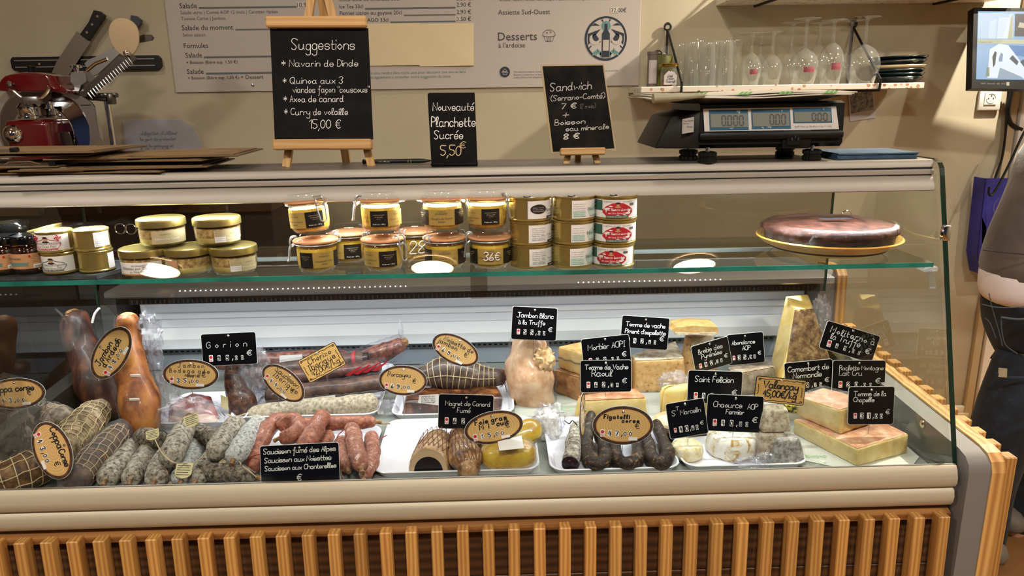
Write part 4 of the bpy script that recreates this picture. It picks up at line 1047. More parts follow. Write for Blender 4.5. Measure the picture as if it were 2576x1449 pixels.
q = P(82, 252, SLY-.07); MB(True).box(q, (.045, .03, .022), bev=.003).build('arm_block', m_br, t)
q = P(74, 298, SLY-.05); MB(True).solid([(r_*s, z*s) for r_, z in ((24, 0), (24, 5), (21, 7), (21, 22), (24, 27), (19, 32), (16, 36), (12, 37))], 28, M.Translation(q)).build('sharpener_cup', m_chrome, t)
q = P(123, 264, SLY-.03); MB(True).solid([(10*s, -9*s), (10*s, 0), (7*s, 1*s), (7*s, 8*s)], 16, M.Translation(q)).build('adjusting_nut', m_chrome, t)
# blade and guard ring
bc = P(116, 338, SLY+.02); rb = 113*s; BM = M.Translation(bc) @ M.Rotation(R(90), 4, 'X')
MB(True).lathe([(.0001, .012), (.35*rb, .012), (.36*rb, .014), (.66*rb, .014), (.67*rb, .012), (.99*rb, .001), (rb, -.002), (.98*rb, -.004), (.0001, -.004)], 72, BM).build('blade', m_mir, t, smooth=20)
MB(True).lathe([(1.02*rb, .008), (1.16*rb, .010), (1.17*rb, -.02), (1.02*rb, -.02), (1.02*rb, .008)], 72, BM @ M.Translation((-.004, 0, -.01))).build('ring_guard', mat('pale_aluminium', '#c9c6c0', .35, .8), t)
k = MB(True).prism(pp([(157, 240), (170, 237), (192, 238), (214, 246), (231, 257), (239, 268), (241, 283), (243, 305), (250, 338), (261, 358), (262, 372), (256, 400), (222, 400), (228, 352), (226, 318), (216, 285), (200, 262), (180, 248)], SLY-.012), SLY-.016, SLY-.010)
k.build('blade_cover_plate', m_br, t, fix=True, smooth=0)
MB(True).box(P(216, 264.5, SLY-.0165), (25*s, .001, 2*s)).build('plate_slot', m_slot, t, smooth=0)
q = P(249, 361, SLY-.0165); MB(True).tube([q, q+V((0, .001, 0))], 8*s, 20).build('plate_hole', mat('hole_shadow', '#6a5b45', .6), t)
# red body
k = MB(True); a, c_ = P(5, 303, SLY-.08), P(116, 303, SLY-.08)
k.box(((a.x+c_.x)/2, SLY-.01, (a.z+WZ+.02)/2), (c_.x-a.x, .14, a.z-WZ-.02), bev=.016, seg=4).build('motor_body', m_red, t, smooth=50)
k = MB(True); k.box(((a.x+c_.x)/2+.05, SLY+.09, WZ+.075), (.46, .22, .11), bev=.03, seg=4).build('base', m_red, t, smooth=50)
q = P(33, 338, SLY-.08); MB(True).lathe([(22.5*s, 0), (21*s, .008), (14*s, .018), (7*s, .021), (.0001, .022)], 32, M.Translation(q) @ M.Rotation(R(90), 4, 'X')).build('chrome_knob', m_chrome, t, smooth=60)
pr('deflector', [(112, 330), (140, 330), (147, 336), (154, 392), (118, 392), (116, 345)], SLY-.03, .004, m_br)
pr('deflector', [(149, 332), (172, 332), (178, 345), (190, 392), (156, 392)], SLY-.02, .004, m_brd)
a, c_ = P(30, 512, SLY-.17), P(432, 512, SLY-.17)
MB(True).box(((a.x+c_.x)/2, SLY-.02, a.z+.004), (c_.x-a.x, .30, .02), bev=.006).build('slice_tray', mat('tray_pale', '#c6bda9', .35, .4), t)
for px in (106, 250):
    q = P(px, 522, SLY-.175); MB(True).box(q-V((0, 0, .0)), (.018, .016, .034), bev=.003).build('tray_clip', m_brd, t)
for px in (60, 400):
    q = P(px, 540, SLY-.1); MB(True).tube([V((q.x, q.y, WZ+.03)), V((q.x, q.y, a.z))], .012, 12).build('tray_foot', m_br, t)
# carriage rod, arm, spiked bar, pusher plate
a = P(268, 250, SLY+.03); MB(True).tube([V((a.x, a.y, WZ)), a], .009, 14).build('carriage_rod', m_chrome, t)
MB(True).tube([P(216, 246, SLY+.03), P(270, 250, SLY+.02)], .007, 12).box(P(281, 249, SLY+.02), (.016, .03, .032), bev=.004).box(P(250, 240, SLY+.03), (.11, .02, .014), bev=.004).build('carriage_arm', m_brd, t)
k = MB(True); k.prism(pp([(190, 240), (212, 243), (330, 146), (320, 136), (300, 142)], SLY-.01), SLY-.01, SLY+.03).build('spiked_bar', m_brd, t, fix=True)
for i in range(17):
    u = i/16; q = P(225+(326-225)*u, 238-(238-150)*u, SLY-.012); d = V((.006, -.002, -.0085))
    MB(True).tube([q-d*.6, q+d*.3, q+d*1.5], [.0032, .0028, .0004], 6).build('spike', m_br, t)
pr('meat_clamp', [(178, 182), (206, 178), (215, 186), (217, 205), (204, 214), (196, 236), (189, 232), (186, 215), (177, 205)], SLY-.01, .05, m_br)
q = P(193, 181, SLY+.01); MB(True).solid([(6*s, 0), (6*s, 9*s), (14*s, 10*s), (14*s, 15*s), (10*s, 17*s)], 20, M.Translation(q)).build('clamp_knob', m_chrome, t)
pr('clamp_plate', [(212, 160), (222, 150), (240, 143), (288, 120), (302, 134), (258, 175), (246, 186), (234, 190)], SLY, .012, m_br)
q = P(255, 160, SLY-.004); MB(True).tube([P(218, 178, SLY), P(240, 160, SLY), P(270, 148, SLY)], .005, 10).build('clamp_spindle', m_chrome, t)
q = P(313, 90, SLY-.02); MB(True).prism([(q.x+.043*cos(2*pi*i/40), q.z+.053*sin(2*pi*i/40)+.004*cos(4*pi*i/40)) for i in range(40)], SLY-.022, SLY-.016).build('slice_deflector', mat('polished_reflection_tint', '#cdb590', .3, .55), t, fix=True, smooth=0)  # tan reflection put into the disc's own colour
q = P(318, 134, SLY-.03); MB(True).lathe([(.009, 0), (.007, .006), (.0001, .009)], 16, M.Translation(q) @ M.Rotation(R(90), 4, 'X')).build('deflector_screw', m_chrome, t)
pr('handle_paddle', [(345, 108), (346, 94), (360, 87), (378, 87), (384, 94), (380, 101)], SLY, .012, mat('paddle_grey', '#4a453f', .4, .4), smooth=30)

# ---------------------------------------------------------------- glasses, plates and jars on the wall shelf
m_glass = glassmat('drinking_glass', '#fdfefe', 1.5, 0, .045, '#eef2f2', edge=.95, extra=.03)
GZ = shz
def onshelf(px, Y): return V((P(px, 212, Y).x, Y, GZ+.0004))
def tumbler(px, Y, wpx, hpx, lb):
    b = onshelf(px, Y); s = pxm(b); w, h = wpx*s/2, hpx*s
    t = thing('glass_tumbler', lb, 'glass', tuple(b), group='upturned tumblers on the wall shelf')
    MB().lathe([(w, 0), (w*1.0, h*.35), (w*.93, h*.42), (w*.90, h*.93), (w*.84, h), (.0001, h), ], 24).build('wall', m_glass, t, smooth=60)
    MB().lathe([(w*.95, 0.0), (w*.94, h*.35), (w*.86, h*.42), (w*.82, h*.86), (.0001, h*.88)], 24).build('thick_base', glassmat('glass_inner', '#fdfefe', 1.5, edge=.6, extra=.02), t, smooth=60)
YB, YF = SY1-.062, SY0+.05
for a in ((1710, YB, 38, 104, 'upturned clear tumbler at the left end behind the shelf bracket'), (1737, YF+.03, 40, 106, 'upturned clear tumbler, second from the left, just right of the bracket'),
          (1757, YB-.01, 46, 112, 'upturned clear tumbler in the back, tallest of the left group'), (1778, YF, 42, 104, 'upturned clear tumbler in the front, middle of the row'), (1802, YB, 44, 110, 'upturned clear tumbler in the back, middle of the row'),
          (1822, YF, 40, 108, 'upturned clear tumbler in the front, second from the stemmed glasses'), (1846, YB-.03, 38, 110, 'upturned clear tumbler right beside the stemmed glasses')):
    tumbler(*a)
m_logo = mat('red_glass_print', '#8a3a44', .5)
def stem(px, Y, ytop, basew, bowlw, ybowl, lb, tulip=1.0, logo=False):
    b = onshelf(px, Y); s = pxm(b); yb = P(px, 212, Y); 
    # pixel heights measured upwards from the shelf top
    y0 = 724.5-F*((b-CAM).dot(cu)/(b-CAM).dot(cd)); h = (y0-ytop)*s; hb = (y0-ybowl)*s; r_ = bowlw*s/2; br_ = basew*s/2
    t = thing('stemmed_glass', lb, 'glass', tuple(b), group='upturned stemmed glasses on the wall shelf')
    prof = [(r_*.70, 0), (r_*.86, hb*.18), (r_*.98, hb*.38), (r_, hb*.5*tulip), (r_*.90, hb*.70), (r_*.62, hb*.88), (r_*.30, hb*.98), (.0062, hb*1.04)]
    MB().lathe([(p.x, p.y) for p in smoothline([V(q) for q in prof], 3)], 28).build('bowl', m_glass, t, smooth=60)
    MB().lathe([(.0062, hb*1.04), (.0075, hb*1.06+.004), (.0055, hb*1.06+.012), (.0050, h-.012), (.009, h-.006)], 14).build('stem', m_glass, t, smooth=60)
    MB().lathe([(.009, h-.006), (br_*.5, h-.003), (br_, h), (br_*.98, h+.0014), (.0001, h+.001)], 28).build('base', m_glass, t, smooth=60)
    if logo:
        k = MB(); sg = 14; rr_ = r_*.995
        k.grid(lambda u, v: V((rr_*sin((u-.5)*.75), -rr_*cos((u-.5)*.75), hb*(.34+.16*v)+.004*abs(u-.5)*(1-v)*0)), 8, 3); k.build('printed_mark', m_logo, t)
for a in ((1886, YF, 92, 72, 52, 138, 'short stemmed glass with red mark, leftmost of the upturned stemmed glasses', 1, True), (1908, YB, 93, 60, 50, 142, 'short stemmed glass behind the leftmost one', 1, False),
          (1938, YF+.01, 88, 54, 52, 140, 'plain short round stemmed glass with the lowest foot', 1, False), (1984, YB-.01, 66, 58, 56, 130, 'stemmed glass at the back left of the big round wine glass', 1, False),
          (2018, YF, 57, 66, 72, 128, 'big round wine glass with a faint red mark, front row centre', 1, True), (2052, YB, 67, 56, 60, 118, 'stemmed glass at the back between the round and the tulip glass', 1, False),
          (2086, YF, 60, 60, 62, 112, 'tall tulip beer glass with red mark in the front row', .95, True), (2128, YB, 61, 56, 62, 135, 'long stemmed wine glass at the back, just left of the rightmost one', 1, False),
          (2166, YF, 53, 64, 80, 118, 'largest round wine glass, rightmost, in front of the plates', 1, False)):
    stem(*a)
m_plate = mat('dark_green_glaze', '#0f1f20', .15, spec=.7); m_platec = mat('cream_glaze', '#d9c9a4', .25)
b = onshelf(2256, (SY0+SY1)/2+.005); s = pxm(b); lab = ['lowest dark green plate of the stack', 'second lowest dark green plate', 'third dark green plate from the bottom, right under the cream one', 'cream plate in the middle of the dark plate stack', 'dark green plate right above the cream one', 'topmost dark green plate of the stack']
for i in range(6):
    r_ = (57+1.2*i)*s; z = i*.0128 + (.004 if i > 3 else 0)
    o = MB().lathe([(.0001, .002), (r_*.62, 0), (r_*.66, .001), (r_*.88, .009), (r_, .020), (r_*.985, .0215), (r_*.86, .012), (r_*.62, .004), (.0001, .0035)], 40).build('plate', m_platec if i == 3 else m_plate, None, smooth=50)
    o.location = (b.x+.003*(i % 2), b.y, b.z+z); o.rotation_euler = (0, R(-1.2 if i > 3 else 0), 0); tag(o, lab[i]+' on the wall shelf', 'plate', 'stack of plates on the wall shelf')
b = onshelf(1662, (SY0+SY1)/2+.02); s = pxm(b)
t = thing('oil_tin', 'green and yellow oil tin with a black carrying loop', 'oil tin', tuple(b))
m_oil = mat('olive_tin', '#6d6c22', .3, .3, stops=[(.35, '#4f5018'), (.55, '#7a7628'), (.7, '#a39a3a')], ns=14)
MB().box((0, 0, 39*s), (48*s, .05, 76*s), bev=.003).build('can', m_oil, t)
k = MB(); k.tube([(-10*s+10*s*cos(R(a)), 0, 80*s+7*s*sin(R(a))) for a in range(-20, 201, 20)], .002, 8); k.box((-10*s, 0, 78*s), (18*s, .02, 4*s)); k.build('carrying_loop', m_black, t)
k = MB(); ptext(k, 'SARD', -21*s, 50*s, 2*s, -.0255); k.build('lettering', mat('tin_print', '#2d3312', .5), t, smooth=0)
b = onshelf(1681, SY0+.045); s = pxm(b)
t = thing('jam_jar', 'small jam jar with a gold lid and house-shaped white label', 'jar', tuple(b))
w = 20*s
MB().lathe([(w*.9, .001), (w, .006), (w, 36*s), (w*.85, 44*s), (w*.85, 50*s)], 28).build('jar_glass', m_glass, t, smooth=60)
MB().solid([(w*.85, .002), (w*.95, .006), (w*.95, 16*s), (.001, 16*s)], 24).build('preserve', mat('amber_preserve', '#5a2a10', .2), t)
MB().solid([(23*s, 48*s), (24*s, 50*s), (24*s, 54*s), (22*s, 55*s)], 28).build('lid', mat('gold_lid', '#b08d3c', .25, 1), t)
MB().prism([(-16*s, 4*s), (16*s, 4*s), (16*s, 26*s), (8*s, 35*s), (-8*s, 35*s), (-16*s, 26*s)], -w-.002, -w-.0014).build('label', mat('label_paper', '#bfb6b3', .6), t, smooth=0)
for txt, z, x0, x1 in (('Miel', 22, -6, 5), ('Jean', 16, -10, 9), ('Gabriel', 9, -11, 11)):
    k = MB(); k.ribbon(fit(txt, x0*s, z*s, x1*s), 1.1*s, -w-.0022); k.build('label_writing', m_inkg, t, smooth=0)
b = onshelf(1640, (SY0+SY1)/2-.02); s = pxm(b)
t = thing('spice_tube', 'slim cylindrical tub with a striped white label at the left shelf end', 'tub', tuple(b))
MB().solid([(13*s, 0), (13*s, 76*s), (14*s, 77*s), (14*s, 84*s), (12*s, 85*s)], 24).build('tube', mat('tub_brown', '#6d5f58', .4), t)
MB().grid(lambda u, v: V((13.3*s*sin(u*1.6-.9), -13.3*s*cos(u*1.6-.9), (8+56*v)*s)), 8, 2).build('label', mat('label_paper'  , '#bfb6b3'), t)
b = onshelf(1672, SY1-.06); s = pxm(b)
t = thing('glass_carafe', 'clear glass carafe standing behind the oil tin', 'carafe', tuple(b))
MB().lathe([(18*s, 0), (20*s, 8*s), (20*s, 56*s), (15*s, 70*s), (12.5*s, 80*s), (13*s, 98*s)], 24).build('glass_wall', m_glass, t, smooth=60)
MB().lathe([(.0001, 1*s), (18*s, 0)], 24).build('glass_bottom', m_glass, t)
# ---------------------------------------------------------------- goods on the glass shelf
HZ = 1.1008
def onglass(px, Y, z=HZ): return V((P(px, 640, Y).x, Y, z))
m_tin = mat('gold_tin', '#c9b168', .25, .78, stops=[(.35, '#b39c55'), (.65, '#cdb770')], ns=6)
m_tinl = mat('tin_lid', '#d8d3c0', .28, .9)
m_lab = mat('white_label', '#e8e5e2', .5); m_labr = mat('red_label', '#b3202c', .5); m_labg = mat('green_label', '#2f5d4c', .5); m_labd = mat('dark_label', '#2b1f24', .5)
m_labm = mat('mint_label', '#bcd6cb', .5); m_face = mat('skin_print', '#b98a63', .6)
def cyl(r, ang0=0):
    """flat label coordinates (metres along the rim, height) wrapped on a can of radius r"""
    def f(x, z, off=.0): a = x/r+ang0; return V(((r+off)*sin(a), -(r+off)*cos(a), z))
    return f
def patch(par, name, m, f, x0, x1, z0, z1, off):
    n = max(3, int(abs(x1-x0)/.004)); k = MB(); k.grid(lambda u, v: f(x0+(x1-x0)*u, z0+(z1-z0)*v, off), n, 2); return k.build(name, m, par)
def cpoly(par, name, m, f, poly, off):
    # fan of a rounded outline on the curved side
    cx = sum(p[0] for p in poly)/len(poly); cz = sum(p[1] for p in poly)/len(poly); n = len(poly); k = MB()
    vs = [f(cx, cz, off)]+[f(cx+(p[0]-cx)*.5, cz+(p[1]-cz)*.5, off) for p in poly]+[f(p[0], p[1], off) for p in poly]
    fs = [(0, 1+i, 1+(i+1) % n) for i in range(n)]+[(1+i, 1+n+i, 1+n+(i+1) % n, 1+(i+1) % n) for i in range(n)]
    k.add(vs, fs); return k.build(name, m, par, fix=False)
def ctext(par, txt, f, x0, z, x1, off, m, name='label_print', hs=1.0):
    k = MB(); ptext(k, txt, x0, z, x1, 0, hs, fn=lambda a, b: f(a, b, off)); return k.build(name, m, par, smooth=0)
def can(b, r, h, label, kind, ang=0.0, tilt=0, group='gold pâté cans on the glass shelf', rz=0):
    t = thing('food_can', label, 'can', tuple(b), (0, tilt, rz), group)
    MB().solid([(r*.96, 0), (r, .0012), (r, .0032), (r*.97, .0042), (r*.97, h-.0042), (r, h-.0032), (r, h-.0008), (r*.965, h), (r*.945, h-.0022)], 44).build('tin', m_tin, t)
    k = MB(); k.lathe([(.0001, 0), (r*.945, 0)], 36, c=(0, 0, h-.0020)); k.lathe([(r*.55, .0), (r*.57, .0008), (r*.6, .0)], 30, c=(0, 0, h-.0019)); k.build('lid', m_tinl, t)
    if kind in ('landais', 'basque', 'boudin', 'terrine'):
        k = MB(); k.tube([(-.006+.006*cos(R(a)), -r*.3+.010*sin(R(a)), h-.0008) for a in range(0, 360, 30)], .0011, 6, closed=True); k.box((-.006, -r*.3+.012, h-.001), (.008, .006, .0012)); k.build('ring_pull', m_blackm, t)
    f = cyl(r*.97, ang); o = .0006
    def oval(cx, cz, w, hh, n=24): return [(cx+w*cos(2*pi*i/n)*(1 if abs(sin(2*pi*i/n)) < .8 else .94), cz+hh*sin(2*pi*i/n)) for i in range(n)]
    def badge(cx, m, w, hh, cz=h*.46): cpoly(t, 'label_badge', m, f, [(cx+x*w, cz+z*hh) for x, z in ((-1, 0), (-.97, -.5), (-.72, -1), (-.3, -1.02), (.3, -1.02), (.72, -1), (.97, -.5), (1, 0), (.72, .5), (.35, .98), (0, 1.05), (-.35, .98), (-.72, .5))], o*2)
    def portrait(cx, cz, q):
        cpoly(t, 'label_portrait', m_face, f, oval(cx, cz, q*.55, q*.7, 12), o*3); cpoly(t, 'label_beret', m_labd, f, oval(cx, cz+q*.62, q*.8, q*.32, 12), o*4); cpoly(t, 'label_collar', m_labd if kind != 'landais' else m_face, f, oval(cx, cz-q*.8, q*1.1, q*.3, 12), o*3)
    def lines(x0, x1, z0, z1, m=m_inkg, n=5):
        txt = ['Ingrédients : viande de porc', 'foie, oignons, sel, poivre', 'Conserverie Artisanale', 'à conserver au sec', 'Poids net : 200 g', 'cuisiné au chaudron', 'sans colorant']
        for i in range(n): ctext(t, txt[i % 7], f, x0, z1-(i+1)*(z1-z0)/n, x1-(.002 if i % 2 else 0), o*3, m, 'small_print')
    z0, z1 = h*.12, h*.86
    if kind == 'landais':
        patch(t, 'label', m_lab, f, -.052, .050, z0, z1, o); badge(0, m_labr, .030, h*.27)
        patch(t, 'label_panel', m_labg, f, -.051, -.030, h*.42, z1-.001, o*2); patch(t, 'label_band', m_labg, f, -.022, .020, z0, z0+.0045, o*3)
        portrait(0, h*.66, .0052); ctext(t, 'Pâté Basco Landais', f, -.026, h*.42, .026, o*5, m_lab); ctext(t, 'de Lou Gran Paìr', f, -.017, h*.28, .017, o*5, m_lab); ctext(t, 'CUISINÉ DE CHEZ NOUS', f, -.020, z0+.001, .018, o*5, m_lab)
        ctext(t, 'La garantie du goût   une tradition', f, -.026, h*.78, .028, o*5, m_inkg); patch(t, 'label_stamp', m_inkg, f, .023, .033, h*.62, h*.72, o*2); lines(.034, .049, h*.25, h*.8, n=6)
    elif kind == 'basque':
        patch(t, 'label', m_lab, f, -.012, .062, z0, z1, o); badge(.042, m_labm, .022, h*.26); portrait(.044, h*.66, .0052)
        patch(t, 'label_panel', m_labm, f, -.010, .015, h*.18, h*.42, o*2); lines(-.009, .014, h*.42, h*.8, n=4); lines(-.008, .013, h*.2, h*.42, n=3)
        ctext(t, 'Pâté Basque', f, .018, h*.44, .058, o*5, m_inkg); ctext(t, 'CUISINÉ DE CHEZ', f, .022, z0+.002, .058, o*5, m_ink)
    elif kind in ('boudin', 'terrine'):
        patch(t, 'label', m_lab, f, -.010, .062, z0, z1, o); portrait(.049, h*.66, .0050)
        if kind == 'boudin': cpoly(t, 'label_badge', m_labd, f, oval(.011, h*.52, .016, h*.2), o*2); lines(.000, .022, h*.42, h*.64, m_lab, 3)
        else: lines(-.004, .022, h*.22, h*.8, n=7)
        ctext(t, 'Boudin de' if kind == 'boudin' else 'Terrine Landaise', f, .026, h*.42, .058, o*5, m_ink); ctext(t, 'Lou Gran Paìr', f, .030, h*.29, .060, o*5, m_ink); patch(t, 'label_band', m_labd, f, .028, .060, z0, z0+.0045, o*3); ctext(t, 'CUISINÉ DE CHEZ NOUS', f, .030, z0+.001, .058, o*5, m_lab)
    elif kind in ('force', 'pistache'):
        patch(t, 'label', m_lab, f, -.034, .040, z0, z1, o)
        k = MB(); L = [(x, z) for x, z in ((-.024, h*.4), (-.020, h*.56), (-.009, h*.62), (0, h*.72), (.009, h*.62), (.020, h*.56), (.024, h*.4), (.020, h*.26), (-.020, h*.26), (-.024, h*.4))]
        k.tube([f(x, z, o*2) for x, z in L], .0005, 5); k.build('label_outline', m_labr if kind == 'force' else m_ink, t)
        portrait(0, h*.66, .0056); ctext(t, 'PÂTÉ FORCE BASQUE' if kind == 'force' else 'Pâté « Pistache-Pignons »', f, -.025, h*.43, .025, o*5, m_ink, hs=1.1); ctext(t, 'Lou Gran Paìr' if kind == 'force' else 'de Lou Gran Paìr', f, -.017, h*.29, .017, o*5, m_ink)
        patch(t, 'label_band', m_labr if kind == 'force' else m_labd, f, -.019, .019, h*.17, h*.24, o*3); ctext(t, 'CUISINÉ DE CHEZ NOUS', f, -.018, h*.185, .018, o*5, m_lab)
        if kind == 'force':
            for cx in (-.020, .020):
                k = MB()
                for q in range(4): 
                    a = q*pi/2+.4; k.tube([f(cx+.0045*u*cos(a+u*1.3), h*.72+.0045*u*sin(a+u*1.3), o*4) for u in (.1, .5, .9, 1.2)], [.0006, .0011, .0014, .0008], 6)
                k.build('four_lobed_cross', m_labr, t)
    elif kind == 'plain':
        patch(t, 'label', m_lab, f, .018, .05, h*.2, h*.88, o); lines(.020, .044, h*.25, h*.82, n=6)
    elif kind == 'bare': patch(t, 'label', m_lab, f, .036, .056, h*.12, h*.86, o)
    elif kind == 'mint':
        patch(t, 'label', m_lab, f, -.03, .045, z0, z1, o); badge(.02, m_labm, .022, h*.26); ctext(t, 'Pâté Basque', f, .0, h*.44, .042, o*5, m_ink); patch(t, 'label_band', m_navy, f, .005, .045, h*.14, h*.24, o*2)
    return t
CR, CH = .0415, .0452
col = (('left', 1337, 1.412, ('terrine', 'terrine', 'boudin')), ('middle', 1439, 1.410, ('basque', 'basque', 'basque')), ('right', 1542, 1.407, ('landais', 'landais', 'landais')))
pos = ('bottom', 'middle', 'top')
for nm, px, Y, kinds in col:
    for i, kd in enumerate(kinds):
        b = onglass(px+(0, 2.5, 4)[i] if nm != 'left' else px-(0, 1, 3)[i], Y, HZ+i*(CH+.0004))
        what = {'terrine': 'grey terrine label', 'boudin': 'dark oval on its label', 'basque': 'pale mint label', 'landais': 'red label'}[kd]
        can(b, CR, CH, 'gold pâté can with %s, %s of the %s can stack' % (what, pos[i], nm), kd, ang=(-.25, .0, -.05)[i] if kd == 'landais' else .10)
# cans and jam jars on the slate at the left
a, c = onglass(-60, 1.40), onglass(306, 1.40)
m_slateb = mat('slate_board', '#2c2d30', .6, stops=[(.4, '#232427'), (.6, '#3a3b3f')], ns=30, bump=.5, bs=60)
mb = MB(); mb.hexa([(a.x-.06, 1.368, HZ), (c.x-.035, 1.368, HZ), (c.x+.012, 1.50, HZ), (a.x-.06, 1.50, HZ)], [(a.x-.06, 1.369, HZ+.007), (c.x-.037, 1.369, HZ+.007), (c.x+.010, 1.499, HZ+.007), (a.x-.06, 1.499, HZ+.007)], jit=.0012)
tag(mb.build('slate_board', m_slateb, None, smooth=0), 'rough black slate board under jam jars and cans at the left', 'slate board')
SZ = HZ+.0085
r_, h_ = .0315, .0400
can(onglass(150, 1.405, SZ), r_, h_, 'small can with a black pistachio pâté label, under the red-and-white one', 'pistache', 0, group='small pâté cans on the slate')
can(onglass(145, 1.405, SZ+h_+.0006), r_, h_, 'small can with a red Basque cross label, standing on another can', 'force', 0, group='small pâté cans on the slate')
can(onglass(240, 1.412, SZ), r_, h_, 'nearly bare gold can at the right edge of the slate, under another', 'bare', 0, group='small pâté cans on the slate')
can(onglass(237, 1.412, SZ+h_+.0006), r_, h_, 'gold can with small white text label, upper one at the slate edge', 'plain', 0, group='small pâté cans on the slate')
can(onglass(188, 1.472, SZ), r_, h_, 'can with a mint label, hidden behind the two can stacks', 'mint', 0, group='small pâté cans on the slate')
can(onglass(131, 1.462, SZ+.050), r_*.98, h_*.7, 'can with tilted lid peeking over the red-and-white can', 'none', 0, tilt=R(-12), group='small pâté cans on the slate')
can(onglass(131, 1.462, SZ), r_*.98, .046, 'can standing hidden beneath the tilted one behind the stacks', 'none', 0, group='small pâté cans on the slate')
m_jar = glassmat('jar_glass', '#fafcfb', 1.5, 0, 0, edge=.35, extra=.01)
m_jam = mat('dark_jam', '#2a0a06', .12, stops=[(.4, '#220604'), (.7, '#4a160a')], ns=18, coat=.5)
m_kraft = mat('kraft_label', '#c08d62', .6); m_blk = mat('black_lid', '#0a0a0a', .12)
def jamjar(b, lb, r=.030, h=.072, lab=True, ang=.25, jam=m_jam):
    t = thing('jam_jar', lb, 'jar', tuple(b), group='jam jars with black lids')
    MB().lathe([(.0001, .0005), (r*.86, .0005), (r, .006), (r, h*.66), (r*.9, h*.76), (r*.86, h*.80)], 36).build('jar_glass', m_jar, t, smooth=60)
    MB().solid([(r*.84, .003), (r*.96, .008), (r*.96, h*.64), (r*.84, h*.72), (.001, h*.72)], 32).build('preserve', jam, t, smooth=60)
    MB().solid([(r*.93, h*.78), (r*.97, h*.80), (r*.97, h*.93), (r*.90, h), (r*.2, h*1.0), (.001, h*.995)], 36).build('lid', m_blk, t)
    if lab:
        f = cyl(r, ang); o = .0006
        patch(t, 'label', m_kraft, f, -.036, .036, h*.16, h*.56, o); patch(t, 'label_ribbon', m_teal, f, -.036, .000, h*.24, h*.33, o*2)
        cpoly(t, 'label_ribbon_tail', m_teal, f, [(.0, h*.24), (.007, h*.24), (.004, h*.285), (.007, h*.33), (.0, h*.33)], o*2)
        ctext(t, 'CERISE NOIRE', f, -.034, h*.41, -.004, o*3, m_ink); patch(t, 'barcode_box', m_lab, f, .014, .034, h*.18, h*.27, o*2)
        for i in range(5): ctext(t, 'confiture extra de fruits', f, .014, h*(.50-.045*i), .034, o*3, m_ink, 'small_print')
        k = MB(); 
        for i in range(9): k.grid(lambda u, v: f(.016+i*.0018+u*.0009, h*(.19+.05*v), o*3), 2, 2)
        o_ = k.build('barcode', m_ink, t, smooth=0); o_['kind'] = 'stuff'
        cpoly(t, 'label_mark', m_labr, f, [(.010+.002*cos(a), h*.49+.0025*sin(a)) for a in (0, 1, 2, 3, 4, 5)], o*3)
    return t
jamjar(onglass(72, 1.405, SZ), 'jam jar with black lid and kraft label, right next to the small cans')
jamjar(onglass(8, 1.402, SZ), 'jam jar with black lid, cut off by the left picture edge')
jamjar(onglass(45, 1.468, SZ), 'taller amber jam jar with black lid behind the two kraft-label jars', h=.088, lab=False, jam=mat('amber_jam', '#5c3312', .12, coat=.5))
t = jamjar(onglass(216, 1.475, SZ), 'wide jar with black lid and kraft label behind the gold cans', r=.040, h=.078, ang=.1)
